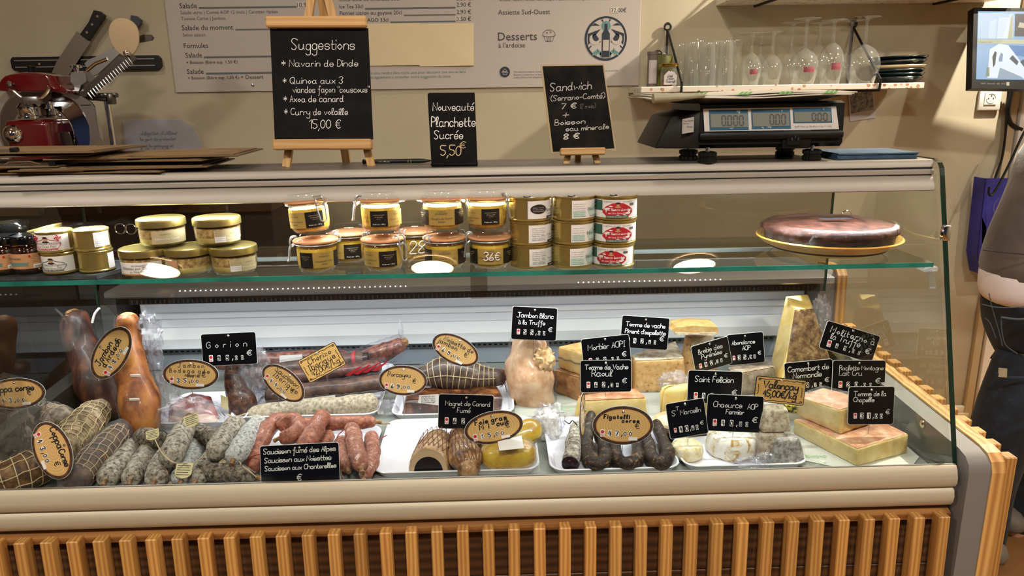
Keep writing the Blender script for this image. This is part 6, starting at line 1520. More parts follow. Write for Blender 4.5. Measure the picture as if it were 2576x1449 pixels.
t, surf, C = sausage('short salami with a dark cut face turned to the front', [(1453, 1080, .022), (1447, 1110, .022), (1441, 1140, .022), (1437, 1156, .022)], 23, m_mould, 'cut salami', nub=False)
q = C[-1]; d = (C[-1]-C[-3]).normalized(); rr = 22*pxm(q)
m_cut = mat('blood_cut_face', '#2a1112', .35, stops=[(.5, '#1e0b0d'), (.62, '#3a1a1a'), (.70, '#a8837a')], ns=192)
MB(True).lathe([(rr*1.0, 0), (rr*.97, .002), (.0001, .003)], 28, M.Translation(q+V((0, -.001, 0))) @ d.to_track_quat('Z', 'Y').to_matrix().to_4x4()).build('cut_face', m_cut, t)
MB(True).tube(smoothline([D(1420, 1058, DZ+.03), D(1432, 1066, DZ+.03), D(1440, 1058, DZ+.04), D(1452, 1070, DZ+.045)], 4), .0012, 6).build('string', m_black, t)
# --- netted coppas and the filmed one
m_cop = mat('coppa_skin', '#8f7a58', .75, stops=[(.36, '#4f3d28'), (.5, '#8c775a'), (.66, '#b8a88a'), (.8, '#cfc4ac')], ns=64, bump=0.80, bs=156, rnd=True)
m_cop2 = mat('coppa_dark_skin', '#6b4a2c', .6, stops=[(.36, '#33200f'), (.55, '#6d4c2c'), (.7, '#8f6e44')], ns=64, bump=0.80, bs=130, rnd=True)
m_net = mat('elastic_net', '#c9b58c', .7)
G4 = 'netted coppas at the far left'
def coppa(lb, pts, rpx, m, na, nl, film=False, net=m_net):
    W = [D(x, y, DZ+z) for x, y, z in pts]; s = pxm(W[0]); n = len(W); r = rpx*s
    t = thing('coppa', lb, 'cured meat', (W[0].x, W[0].y, min(p.z for p in W)-r), group=G4)
    rad = [r*.82, r, r, r*.85][:n] if n == 4 else [r*.9, r, r*.9]
    mb, surf, C = limb(W, rad, .005, 26, nr=24, capr=(.45, .8, .96)); mb.build('meat', m, t, smooth=70)
    k = MB(True)
    for i in range(na): k.tube([surf(u/14, 2*pi*i/na+.5*u/14+.05*sin(u*2+i), .0012) for u in range(15)], .0010, 5)
    for j in range(nl): k.tube([surf((j+.5)/nl, 2*pi*a/28+.04*sin(a+j), .0012) for a in range(29)], .0010, 5)
    o = k.build('netting', net, t); o['kind'] = 'stuff'
    if film:
        f, _, _ = limb([p+(p-W[1])*.12 for p in W], [q*1.07 for q in rad], .0035, 42, ridge=True); f.build('film', m_film2, t, smooth=22)
    return t
coppa('whitish netted coppa pointing to the back behind the lower oval label', [(242, 1040, .05), (215, 1068, .05), (185, 1102, .046), (165, 1128, .042)], 42, m_cop, 13, 9)
coppa('coppa in a shiny film bag with a purple tip, in front of the whitish one', [(296, 1092, .036), (262, 1128, .036), (226, 1166, .034), (196, 1196, .03)], 34, m_cop2, 11, 9, True)
coppa('large brown coppa in a wide string net at the lower left corner', [(-40, 1222, .036), (20, 1200, .038), (80, 1180, .038), (128, 1160, .036)], 44, m_cop2, 9, 8)
coppa('pale netted coppa in clear film behind the big plastic bag', [(150, 1062, .05), (110, 1052, .05), (70, 1062, .05)], 40, m_cop, 12, 8, True)
coppa('small dark netted coppa end between the pale coppa and the dark ham', [(185, 1010, .03), (170, 1016, .03), (150, 1026, .03)], 26, m_cop2, 9, 6)
MB(True)
m_bag = glassmat('bag_film', '#fbfaf8', 1.5, .14, .06, '#d8cdbf', extra=.13)  # warm haze colour paints the ceiling lamps' highlights on the film
t = thing('plastic_bag', 'large crinkled clear plastic bag at the far left front', 'bag', tuple(D(40, 1190)))
q = PD(40, 1085, 1.305); 
def bagf(u, v):
    x = -60+190*u; y0_ = 955+ (abs(u-.18)*150 if u < .6 else 62+ (u-.6)*300); y = y0_+(1210-y0_-50*u)*v
    p = P(x, y, 1.300+.05*(1-v)); return p+V((0, .016*(1-2.4*abs(NZ.noise(V((u*5, v*5, 2)))))+.007*(1-2.4*abs(NZ.noise(V((u*13, v*11, 7))))), 0))
MB(True).grid(bagf, 70, 60).build('front_sheet', m_bag, t, smooth=25)
def bagb(u, v): return bagf(u, v)+V((0, .07*(sin(pi*u)*sin(pi*min(1, v+.2)))+.004, 0))
MB(True).grid(bagb, 30, 24).build('rear_sheet', m_bag, t, smooth=50)
# --- the two tall hams
m_hamd = mat('dark_ham', '#3a1c12', .5, stops=[(.38, '#1d0d0a'), (.52, '#45241a'), (.66, '#6b3f28'), (.8, '#a87c4a')], ns=28, bump=0.40, bs=104, coat=.08, stretch=(1, 1, .35))
m_hamo = mat('amber_ham', '#a8682a', .5, stops=[(.35, '#6d3716'), (.5, '#a2602a'), (.65, '#b97a36'), (.8, '#cc9a52')], ns=25, bump=0.40, bs=104, coat=.08, stretch=(1, 1, .5))
m_fat = mat('ham_fat_end', '#c7a065', .5, stops=[(.4, '#a8793f'), (.6, '#d4b37c')], ns=70)
def ham(lb, pts, rpx, m, twist):
    W = [PD(x, y, Y) for x, y, Y in pts]; s = pxm(W[0]); t = thing('cured_ham', lb, 'ham', (W[-1].x, W[-1].y, DZ))
    mb, surf, C = limb(W, [q*s for q in rpx], .007, 16, nr=28); mb.build('meat', m, t, smooth=70)
    e = W[0]; blob((e.x, e.y, e.z+rpx[0]*s*.55), rpx[0]*s*.78, rpx[0]*s*.78, rpx[0]*s*.45, 1, .004, 40, 20, 10).build('fat_end', m_fat, t, smooth=70)
    f, _, _ = limb(W, [q*s*1.02+.001 for q in rpx], .0035, 42, ridge=True); f.build('cling_film', glassmat('tight_film', '#fdfdfd', 1.38, .06, 0, bump=1.0, bs=60, extra=.0), t, smooth=22)
    return t
t = ham('dark cured ham standing on end at the left, cling-filmed, with white tie', [(193, 812, 1.63), (200, 855, 1.62), (222, 910, 1.60), (250, 970, 1.58), (268, 1012, 1.565)], [33, 36, 44, 56, 50], m_hamd, 0)
MB(True).tube(smoothline([PD(232, 812, 1.60), PD(238, 790, 1.60), PD(250, 775, 1.60)], 4), .0028, 8).build('tie', m_white, t)
t = ham('amber cured ham standing on end under the tilted oval label, twisted film on top', [(322, 815, 1.55), (326, 860, 1.54), (334, 930, 1.51), (348, 1000, 1.48), (356, 1062, 1.455)], [28, 30, 40, 46, 42], m_hamo, 0)
c = PD(378, 838, 1.56); crumple(c, .028, .025, .045, .55, 3).build('twisted_film', m_film2, t, smooth=18)
c = PD(392, 915, 1.55); crumple(c, .016, .02, .055, .4, 5).build('twisted_film', m_film2, t, smooth=18)
for (x, y) in ((340, 945), (338, 1005), (332, 1040)):
    c = PD(x, y, 1.44 if y > 990 else 1.462); MB(True).box(c, (.022, .002, .006), bev=.0008, seg=1).build('white_sticker', m_lab, t, smooth=0)
# --- bodega pack
q = D(480, 1062); t = thing('ham_pack', 'piece of red ham with white fat in clear film on a back tray', 'ham', (q.x, q.y, DZ+.003))
m_hamr = mat('red_ham', '#7d2c2a', .35, stops=[(.38, '#5c1e1e'), (.55, '#8c3432'), (.7, '#a8504a')], ns=38, coat=.4); m_fatw = mat('white_ham_fat', '#d9b79c', .4, stops=[(.4, '#cfa58a'), (.65, '#e2c8b4')], ns=44)
B, T, z1 = block([(418, 1058), (470, 1074), (560, 1060)], [(424, 1018), (474, 1030), (535, 995)], DZ+.004)
MB(True).hexa(B, T, bev=.008, jit=.002).build('meat', m_hamr, t, smooth=60)
face_slab('fat', t, m_fatw, [B[1].lerp(T[1], .02), B[2].lerp(T[2], .02).lerp(B[1], .06), B[2].lerp(T[2], .55).lerp(B[1], .2), B[1].lerp(T[1], .6)], .005, .001)
face_slab('fat', t, m_fatw, [B[0].lerp(B[1], .1), B[1], B[1].lerp(T[1], .5), B[0].lerp(T[0], .4).lerp(B[1], .1)], .004, .001)
c = D(478, 1050, DZ+.045); crumple((c.x, c.y, c.z-.005), .074, .045, .050, .16, 2, 40, 22).build('film', m_film2, t, smooth=22)
c = PD(425, 990, 1.53); crumple(c, .022, .02, .055, .5, 8).build('film_gather', m_film2, t, smooth=18)
# --- gorion dried fillet
W = [PD(x, y, Y) for x, y, Y in ((592, 900, 1.60), (586, 945, 1.585), (596, 985, 1.575), (608, 1015, 1.565), (602, 1050, 1.555))]; s = pxm(W[2])
t = thing('dried_fillet', 'dark wrinkled dried fillet standing upright under the rectangular black tag, half filmed', 'cured meat', (W[-1].x, W[-1].y, DZ))
mb, surf, C = limb(W, [18*s, 21*s, 28*s, 36*s, 24*s], .004, 40, nr=24); mb.build('meat', mat('wrinkled_brown', '#4a2a1a', .4, stops=[(.38, '#22120b'), (.55, '#55301d'), (.7, '#7d5432')], ns=83, bump=0.96, bs=156, coat=.3), t, smooth=70)
MB(True).tube(smoothline([PD(572, 1042, 1.53), PD(592, 1048, 1.528), PD(620, 1040, 1.53)], 4), .0016, 6).build('string', m_str, t)
a = [PD(*p, 1.535) for p in ((555, 993), (572, 1000), (574, 1034), (556, 1022))]; MB(True).hexa([p+V((0, .001, 0)) for p in a], a).build('paper_label', m_tagp, t, smooth=0)
c = PD(640, 930, 1.60); crumple(c, .034, .03, .055, .45, 11, 36, 20).build('loose_film', m_film2, t, smooth=18)
c = PD(612, 985, 1.575); crumple(c, .028, .03, .05, .4, 13, 36, 20).build('loose_film', m_film, t, smooth=45)
# --- long wrapped sausages at the back
G5 = 'long wrapped sausages on the back tray'
m_cho = mat('dry_chorizo', '#5a2f20', .45, stops=[(.38, '#33180f'), (.55, '#623424'), (.7, '#7d4a32')], ns=70, bump=0.48, coat=.3); m_lom = mat('brown_loin', '#4f3528', .5, stops=[(.4, '#3a2519'), (.65, '#6a4a38')], ns=51, bump=0.48, coat=.2)
m_sal = mat('pale_salami', '#b3a58a', .6, stops=[(.36, '#857a66'), (.52, '#b5a78c'), (.7, '#cfc6b2')], ns=128, bump=0.48, bs=208); m_redd = mat('dry_red_loin', '#7a4434', .4, stops=[(.38, '#542a20'), (.55, '#834c3a'), (.7, '#a8705a')], ns=76, bump=0.48, coat=.4)
def longs(lb, pts, rpx, m, film=True, grp=G5):
    W = [PD(x, y, Y) for x, y, Y in pts]; s = pxm(W[0]); t = thing('long_sausage', lb, 'sausage', (W[0].x, W[0].y, min(p.z for p in W)-rpx*s), group=grp)
    n = len(W); mb, surf, C = limb(W, [rpx*s]*n, .003, 30, nr=22); mb.build('casing', m, t, smooth=70)
    if film: f, _, _ = limb([W[0]+(W[0]-W[1])*.12]+W[1:-1]+[W[-1]+(W[-1]-W[-2])*.15], [rpx*s*1.06+.002]*n, .0035, 42, ridge=True); f.build('film', m_film, t, smooth=22)
    return t, s, W
t, s, W = longs('whitish salami in loose film, front one on the back tray', [(650, 1046, 1.545), (740, 1034, 1.545), (840, 1026, 1.545), (925, 1018, 1.545)], 28, m_sal)
c = PD(965, 1030, 1.55); crumple(c, .035, .03, .022, .4, 21).build('film_end', m_film2, t, smooth=18)
t, s, W = longs('brown loin with a white paper band, right behind the whitish salami', [(690, 996, 1.60), (790, 986, 1.60), (890, 974, 1.60), (965, 962, 1.60)], 23, m_lom)
a = [PD(*p, 1.553) for p in ((757, 1004), (843, 994), (843, 1010), (757, 1019))]; MB(True).hexa([p+V((0, .001, 0)) for p in a], a).build('paper_band', m_lab, t, smooth=0)
a = [PD(*p, 1.552) for p in ((737, 1007), (757, 1004), (757, 1019), (737, 1021))]; MB(True).hexa([p+V((0, .001, 0)) for p in a], a).build('green_band', m_labg, t, smooth=0)
t, s, W = longs('chorizo with a red and white striped wrapper, third from the front', [(660, 962, 1.645), (750, 950, 1.645), (850, 938, 1.645), (940, 925, 1.645)], 20, m_cho)
for i in range(4):
    a = [PD(*p, 1.615) for p in ((868+i*22, 945-i*4), (905+i*22, 922-i*4), (911+i*22, 922-i*4), (880+i*22, 946-i*4))]; MB(True).hexa([p+V((0, .0008, 0)) for p in a], a).build('red_stripe', m_labr, t, smooth=0)
t, s, W = longs('chorizo with a red ring near its cut end, tilted under the parchment label', [(640, 945, 1.69), (720, 930, 1.69), (810, 918, 1.69), (900, 905, 1.69)], 21, m_lom)
q = PD(890, 906, 1.69); d = (W[-1]-W[-2]).normalized(); MB(True).tube([q, q+d*.008], 22.5*s, 26).build('red_ring', m_labr, t); e = PD(920, 903, 1.69); MB(True).tube([e-d*.004, e+d*.008], 17*s, 24).build('cut_face', m_cut, t)
t, s, W = longs('reddish dried loin with a white label at the very back of the tray', [(560, 912, 1.75), (660, 905, 1.75), (760, 900, 1.75), (860, 898, 1.75)], 18, m_redd)
a = [PD(*p, 1.715) for p in ((703, 895), (760, 892), (762, 918), (703, 922))]; MB(True).hexa([p+V((0, .001, 0)) for p in a], a).build('white_label', m_lab, t, smooth=0)
W = [PD(x, y, Y) for x, y, Y in ((850, 918, 1.73), (910, 900, 1.72), (965, 886, 1.71), (1000, 872, 1.70))]; s = pxm(W[0])
t = thing('smoked_haunch', 'glossy reddish smoked haunch with knobby end sticking up behind the parchment label', 'cured meat', (W[0].x, W[0].y, DZ+.02))
mb, surf, C = limb(W, [16*s, 18*s, 24*s, 20*s], .005, 30, nr=24); mb.build('meat', m_redd, t, smooth=70)
blob(PD(1018, 862, 1.70), .010, .010, .012, 1, .002, 60, 16, 8).build('knuckle', m_nub, t, smooth=60)
f, _, _ = limb(W, [21*s, 24*s, 30*s, 26*s], .0035, 42, ridge=True); f.build('film', m_film, t, smooth=22)
c = PD(1008, 830, 1.70); crumple(c, .006, .01, .022, .4, 31, 16, 10).build('film_tip', m_film2, t, smooth=18)
# --- cured slab and trussed ham
t = thing('cured_slab', 'flat dark cured slab in film with a white text label, on the tray below the trussed ham', 'cured meat', tuple(D(1130, 1030, DZ+.003)))
m_slab = mat('cured_slab_skin', '#5a3318', .35, stops=[(.38, '#2e170b'), (.55, '#66391c'), (.72, '#9a6a34')], ns=44, bump=0.64, coat=.4)
B, T, z1 = block([(1006, 1040), (1012, 1046), (1262, 1036)], [(1012, 1004), (1018, 1010), (1268, 998), (1250, 968)], DZ+.004); B[3] = V((T[3].x, T[3].y, B[0].z)); B[0] = V((B[1].x-.004, B[3].y, B[0].z)); T[0] = V((T[1].x, T[3].y, T[0].z))
MB(True).hexa(B, T, bev=.007, jit=.003).build('meat', m_slab, t, smooth=60)
face_slab('film', t, m_film, [B[1], B[2], T[2], T[1]], .006, .004, 20)
a = [P(*p, B[1].y-.010) for p in ((1054, 995), (1103, 992), (1106, 1020), (1052, 1014))]; MB(True).hexa([p+V((0, .0008, 0)) for p in a], a).build('white_label', m_lab, t, smooth=0)
k = MB(True)
for i in range(4): wprint(k, ('JAMBON SEC', 'origine France', 'lot 0412  180 g', 'à conserver')[i], 1060, 1000+i*5, 1095, a[0].y-.0008)
k.build('label_print', m_ink, t, smooth=0)
W = [PD(x, y, 1.62) for x, y in ((1078, 945), (1120, 938), (1165, 942), (1210, 948), (1245, 948))]; s = pxm(W[0])
t = thing('trussed_ham', 'dark trussed boneless ham in film with a frayed reddish string end', 'ham', (W[2].x, W[2].y, z1))
mb, surf, C = limb(W, [28*s, 44*s, 42*s, 32*s, 24*s], .004, 30, nr=26); mb.build('meat', mat('trussed_brown', '#4f3828', .4, stops=[(.38, '#33221a'), (.55, '#57402f'), (.72, '#7d6450')], ns=57, bump=0.48, coat=.3), t, smooth=70)
k = MB(True)
for j in range(12): k.tube([surf((j+.5)/12, 2*pi*a/24, .001) for a in range(25)], .0010, 5)
for j in range(5): k.tube([surf(u/12, 2*pi*j/5+.2, .001) for u in range(13)], .0010, 5)
o = k.build('netting', m_net, t); o['kind'] = 'stuff'
f, _, _ = limb(W, [32*s, 48*s, 46*s, 36*s, 27*s], .0035, 42, ridge=True); f.build('film', m_film, t, smooth=22)
m_fray = mat('red_fibre', '#6d2f20', .7); k = MB(True); e = PD(1262, 948, 1.62)
blob(e, .012, .014, .019, 1, .003, 70, 18, 10).build('string_ball', m_fray, t, smooth=60)
for i in range(14): k.tube(wavy(e+V((random.uniform(-.008, .01), -.01, random.uniform(-.014, .014))), e+V((random.uniform(-.005, .014), -.016, random.uniform(-.045, .012))), 0, 5, .003), .0007, 4)
o = k.build('loose_fibres', m_fray, t); o['kind'] = 'stuff'
# --- duck breasts
m_skin = mat('duck_skin', '#b08c66', .45, stops=[(.36, '#7d5634'), (.5, '#b08a62'), (.66, '#ccab84'), (.8, '#dcc3a2')], ns=51, bump=0.64, bs=156, coat=.2); m_meat = mat('dark_duck_meat', '#1a0d0c', .35); m_dfat = mat('duck_fat', '#c9ac88', .4)
q = D(1082, 1180); s = pxm(q); 
t = thing('duck_breast', 'rolled smoked duck breast with its dark meat showing at the cut front', 'duck breast', (q.x, q.y, DZ+.003), group='smoked duck breasts on the front tray')
def arch(rx, rz, y, th=0, skew=0): return [V((q.x+(rx)*cos(R(a))*1.0+skew, y, DZ+.004+rz*sin(R(a))**.8*1.0 if sin(R(a)) > 0 else DZ+.004)) for a in range(180, -1, -12)]
Ys = [1.315, 1.32, 1.34, 1.37, 1.40, 1.425, 1.435]; ks = [.92, 1, 1.02, 1, .94, .8, .5]
vs = [p+V((NZ.noise(p*40)*.002, 0, NZ.noise(p*35+V((3, 1, 1)))*.003)) for Y, k_ in zip(Ys, ks) for p in arch(50*s*k_, 74*s*k_, Y, 0, (Y-1.315)*.12)]
na = 16; k = MB(True); k.add(vs, [(i*na+j, (i+1)*na+j, (i+1)*na+j+1, i*na+j+1) for i in range(len(Ys)-1) for j in range(na-1)]+[tuple((len(Ys)-1)*na+j for j in range(na))]); k.build('skin', m_skin, t, fix=True, smooth=70)
k = MB(True); A1, A2 = arch(48*s, 71*s, 1.3155), arch(36*s, 50*s, 1.3155); k.add(A1+A2, [(j, j+1, na+j+1, na+j) for j in range(na-1)]); k.build('fat_rim', m_dfat, t)
k = MB(True); A2 = arch(36.5*s, 50.5*s, 1.317); k.add(A2, [tuple(range(na))]); k.build('meat', m_meat, t, smooth=0)
k = MB(True)
def archp(u, Y): 
    i = min(int(u*(na-1)), na-2); w = u*(na-1)-i; A = arch(50*s*1.012, 74*s*1.012, Y, 0, (Y-1.315)*.12); return A[i].lerp(A[i+1], w)
for i in range(9): k.tube([archp(.1+.8*(i/8*.8+.2*v/7), 1.325+.085*v/7)+V((0, 0, .0006)) for v in range(8)], .0007, 4); k.tube([archp(.9-.8*(i/8*.8+.2*v/7), 1.325+.085*v/7)+V((0, 0, .0006)) for v in range(8)], .0007, 4)
o = k.build('scored_lines', mat('score_brown', '#6a4526', .6), t); o['kind'] = 'stuff'
q2 = D(1172, 1172); t = thing('duck_breast', 'smoked duck breast lying skin up, pepper-dark towards the front, beside the rolled one', 'duck breast', (q2.x, q2.y, DZ+.003), group='smoked duck breasts on the front tray')
W = [D(1158, 1098, DZ+.03), D(1166, 1130, DZ+.034), D(1174, 1158, DZ+.03), D(1178, 1174, DZ+.024)]
mb, surf, C = limb(W, [30*s, 40*s, 42*s, 30*s], .004, 26, nr=26, flat=.8); mb.build('skin', mat('peppered_skin', '#9a7350', .45, stops=[(.36, '#4a2c1a'), (.5, '#94693f'), (.66, '#bf9a72'), (.8, '#d4b994')], ns=44, bump=0.64, bs=156, coat=.2), t, smooth=70)
k = MB(True)
for i in range(8): k.tube([surf(.05+.9*v/9, .5+2.2*(i/7*.8+.2*v/9), .0007) for v in range(10)], .0006, 4); k.tube([surf(.05+.9*v/9, 2.7-2.2*(i/7*.8+.2*v/9), .0007) for v in range(10)], .0006, 4)
o = k.build('scored_lines', MATS['score_brown'], t); o['kind'] = 'stuff'
# --- yellow foie gras packs
m_yel = mat('yellow_foie', '#cfa81c', .3, stops=[(.38, '#b88a14'), (.55, '#d4b024'), (.75, '#e6cc5a')], ns=28, coat=.5, bump=0.16); G6 = 'vacuum-packed yellow foie gras'
q = D(1280, 1194); t = thing('foie_gras_pack', 'bright yellow vacuum-packed foie gras loaf at the tray front', 'foie gras', (q.x, q.y, DZ+.003), group=G6)
blob((q.x, q.y+.020, DZ+.033), .054, .030, .029, .72, .003, 22).build('liver', m_yel, t, smooth=70)
f = blob((q.x, q.y+.020, DZ+.033), .057, .033, .031, .70, .004, 45); f.build('vacuum_film', m_film, t, smooth=60)
MB(True).grid(lambda u, v: V((q.x+(u-.5)*.122, q.y-.018+v*.02, DZ+.012+v*.012+.003*NZ.noise(V((u*14, v*3, 1))))), 24, 5).build('film_seam', m_film2, t, smooth=50)
q = D(1296, 1120); t = thing('foie_gras_pack', 'second yellow foie gras pack with white paper label, lying behind the first', 'foie gras', (q.x, q.y, DZ+.003), group=G6)
W = [D(1225, 1112, DZ+.03), D(1280, 1110, DZ+.034), D(1330, 1085, DZ+.038)]; s = pxm(W[0])
mb, surf, C = limb(W, [24*s, 30*s, 32*s], .004, 26, nr=24); mb.build('liver', m_yel, t, smooth=70)
f, _, _ = limb(W, [27*s, 33*s, 36*s], .0035, 42, ridge=True); f.build('vacuum_film', m_film, t, smooth=60)
a = [D(*p, DZ+.066) for p in ((1252, 1112), (1312, 1096), (1318, 1128), (1256, 1134))]; MB(True).hexa(a, [p+V((0, 0, .001)) for p in a]).build('paper_label', m_lab, t, smooth=0)
# --- cooked ham
q = D(1336, 1018); s = pxm(q); t = thing('cooked_ham', 'tall pale cooked ham ball in tied film behind the crumpled white parcel', 'ham', (q.x, q.y+.04, DZ))
W = [PD(1330, 882, 1.615), PD(1330, 920, 1.61), PD(1338, 965, 1.60), PD(1346, 995, 1.595)]
mb, surf, C = limb(W, [48*s, 57*s, 60*s, 50*s], .010, 14, nr=30); mb.build('meat', mat('pale_ham', '#c9a17c', .4, stops=[(.36, '#b98a62'), (.5, '#cfa680'), (.66, '#dcbb9a'), (.8, '#d99a86')], ns=28, bump=0.24, coat=.3), t, smooth=70)
f, _, _ = limb(W, [51*s, 60*s, 63*s, 53*s], .0035, 42, ridge=True); f.build('film', m_film, t, smooth=22)
c = PD(1368, 905, 1.575); crumple(c, .026, .02, .03, .4, 41, 30, 16).build('film_knot', mat('ham_film_knot', '#c9a06a', .35, stops=[(.4, '#b98c54'), (.65, '#dcbf96')], ns=96, coat=.5), t, smooth=40)
q = D(1388, 1100); t = thing('wrapped_parcel', 'small lump wrapped in crumpled white film beside the cut salami', 'parcel', (q.x, q.y, DZ))
MB(True).hexa([D(1362, 1112), D(1408, 1112), D(1412, 1075), D(1370, 1078)], [PD(1345, 1052, 1.40), PD(1408, 1046, 1.41), PD(1398, 1022, 1.45), PD(1362, 1020, 1.45)], bev=.006, jit=.005).build('contents', mat('white_parcel', '#cfc9c4', .4, stops=[(.4, '#b9b0a8'), (.6, '#dedbd8')], ns=128, coat=.4), t, smooth=30)
c = PD(1384, 1058, 1.395); crumple(c, .034, .03, .036, .35, 44, 34, 18).build('film', m_film2, t, smooth=30)
# ---------------------------------------------------------------- cheeses
def paste(n, a, b, c, ns=70, bump=.15): return mat(n, b, .45, stops=[(.36, a), (.52, b), (.7, c)], ns=ns, bump=bump, bs=180, coat=.15)
m_pale = paste('pale_cheese', '#c9ab66', '#d6bd7c', '#e0cc94', 40); m_yell = paste('yellow_cheese', '#cfae5c', '#dcc072', '#e6d08c', 18)
m_speck = mat('speckled_cheese', '#c99a58', .45, stops=[(.30, '#6d4526'), (.37, '#bd8c4c'), (.6, '#cda262'), (.75, '#d8b278')], ns=95, bump=.2, coat=.2, detail=2)
m_pinkr = mat('pink_rind', '#c08a64', .5, stops=[(.36, '#a96c4a'), (.52, '#c79470'), (.7, '#d8b49a')], ns=34, bump=.3, bs=160, coat=.2)
m_brownr = mat('brown_rind', '#9a6c44', .6, stops=[(.36, '#7c5130'), (.52, '#a3754c'), (.7, '#bd9468')], ns=46, bump=.4, bs=140)
m_greyr = mat('grey_brown_rind', '#8f7c62', .7, stops=[(.36, '#6d5a42'), (.52, '#95826a'), (.7, '#b3a48c')], ns=40, bump=.4, bs=140)
m_whr = mat('dusty_white_rind', '#c4b49a', .75, stops=[(.36, '#a08b6c'), (.52, '#c6b8a0'), (.7, '#ddd5c6')], ns=44, bump=.4, bs=140)
m_orr = mat('orange_rind', '#c98a52', .5, stops=[(.36, '#b06c38'), (.52, '#cf935c'), (.7, '#dcae80')], ns=30, bump=.25, bs=140)
m_oldr = mat('dark_brown_crust', '#7a5a34', .75, stops=[(.34, '#4f3619'), (.5, '#7f5f38'), (.64, '#a08052'), (.78, '#b99c6c')], ns=60, bump=.7, bs=150, dist=.6)
def cheese(lb, b, t_, body, rinds, z0=DZ, bev=.004, jit=.0012, grp=None, film=None):
    """rinds: list of (side, material); sides: top, front (left-front face), right, """
    B, T, z1 = block(b, t_, z0); c = sum(B, V())/4
    t = thing('cheese_piece', lb, 'cheese', tuple(c), group=grp)
    MB(True).hexa(B, T, bev=bev, jit=jit).build('paste', body, t, smooth=50)
    for sd, m in rinds:
        q = {'top': [T[0], T[1], T[2], T[3]], 'front': [B[0], B[1], T[1], T[0]], 'right': [B[1], B[2], T[2], T[1]]}[sd]
        cc = sum(q, V())/4; q = [p+(cc-p)*.03 for p in q]; face_slab('rind', t, m, q, .002, .0008)
    for sd in (film or ()):
        q = {'top': [T[0], T[1], T[2], T[3]], 'front': [B[0], B[1], T[1], T[0]], 'right': [B[1], B[2], T[2], T[1]]}[sd]
        cc = sum(q, V())/4; n_ = (q[1]-q[0]).cross(q[3]-q[0]).normalized(); n_ = n_ if (CAM-cc).dot(n_) > 0 else -n_
        k = MB(True); k.grid(lambda u, v: q[0].lerp(q[1], u).lerp(q[3].lerp(q[2], u), v)+n_*(.0045+.003*abs(NZ.noise(V((u*3+v*9, v*2.2-u*5, c.x*9))))), 22, 14); k.build('film', m_film, t, smooth=25)
    return t, B, T, z1
# morbier on a brown wheel piece
t, B, T, z1 = cheese('brown-rinded wheel piece lying under the morbier wedge, next to the pale ham', [(1392, 985), (1462, 1012), (1605, 978)], [(1388, 930), (1460, 952), (1600, 918)], m_pale, [('front', m_brownr), ('right', m_brownr), ('top', m_brownr)], bev=.010)
t, B, T, z1 = cheese('wedge of orange-rinded cheese with a dark ash line through its middle', [(1404, 925), (1470, 948), (1570, 920)], [(1404, 872), (1472, 890), (1575, 868)], m_pale, [('top', m_orr)], z0=z1+.002, film=('front',))
for f0, f1 in ((.47, .53),):
    k = MB(True); o = V((0, -.0022, 0))
    pts = [B[0].lerp(T[0], .5)+o]+[B[0].lerp(B[1], i/8).lerp(T[0].lerp(T[1], i/8), .5+.03*sin(i*2.1))+o for i in range(1, 8)]+[B[1].lerp(T[1], .5)+o+V((0, -.001, 0))]
    k.tube(pts, .0016, 6); k.tube([B[1].lerp(T[1], .5)+V((.0, -.002, 0)), B[2].lerp(T[2], .5)+V((.002, -.002, 0))], .0016, 6); k.build('ash_line', mat('ash_grey', '#5f5a50', .8), t)
# half wheel with chilli flecks
t, B, T, z1 = cheese('tall half wheel of chilli-flecked cheese with dusty white top rind', [(1585, 975), (1598, 990), (1726, 986)], [(1586, 893), (1598, 908), (1722, 902), (1700, 858)], m_speck, [('top', m_whr)], bev=.006, film=('right', 'front'))
# slab of tomme
cheese('low slab of pale yellow cheese with pinkish rind, below the two stacked black tags', [(1440, 1045), (1455, 1056), (1632, 1046)], [(1452, 996), (1462, 1008), (1628, 1000), (1600, 976)], m_yell, [('top', m_pinkr)], film=('right',), bev=.008)
# pale block with crumpled film on top and the flecked tower
t, B, T, z1 = cheese('large pale yellow cheese block with rounded left shoulder, crumpled film on its top', [(1652, 1046), (1668, 1060), (1850, 1052)], [(1656, 968), (1672, 976), (1850, 968), (1835, 940)], m_yell, [], bev=.016)
c = PD(1702, 962, 1.555); crumple(c, .042, .035, .022, .4, 51, 40, 18).build('crumpled_film', m_film2, t, smooth=18)
B = [PD(1696, 985, 1.66), PD(1722, 990, 1.64), PD(1808, 985, 1.66)]; 
B = [V((p.x, p.y, DZ)) for p in B]; B.append(B[0]+B[2]-B[1]+V((0, .03, 0))); T = [PD(1722, 842, 1.67), PD(1742, 850, 1.65), PD(1796, 846, 1.67)]; T.append(T[0]+T[2]-T[1]+V((0, .02, 0)))
t = thing('cheese_piece', 'flecked cheese wedge standing upright in film with a loose slice on top', 'cheese', (B[1].x, B[1].y, DZ))
MB(True).hexa(B, T, bev=.004, jit=.001).build('paste', m_speck, t, smooth=50)
face_slab('rind', t, m_whr, [B[1].lerp(T[1], .72), B[2].lerp(T[2], .72), T[2], T[1]], .002, .001)
k = MB(True); k.hexa([p+(p-B[3])*.06+V((0, -.004, 0)) for p in B], [p+(p-T[3])*.08+V((0, -.004, .004)) for p in T], bev=.003, jit=.003); k.build('film', m_film, t, smooth=22)
pl = [(1687, 829), (1700, 822), (1745, 818), (1803, 821), (1807, 832), (1803, 840), (1790, 843), (1745, 840), (1700, 842), (1697, 835)]
q = [PD(x, y, 1.62) for x, y in pl]; t2 = thing('cheese_slice', 'thin uneven cheese slice with rind edge laid across the standing flecked wedge', 'cheese', tuple(q[4]))
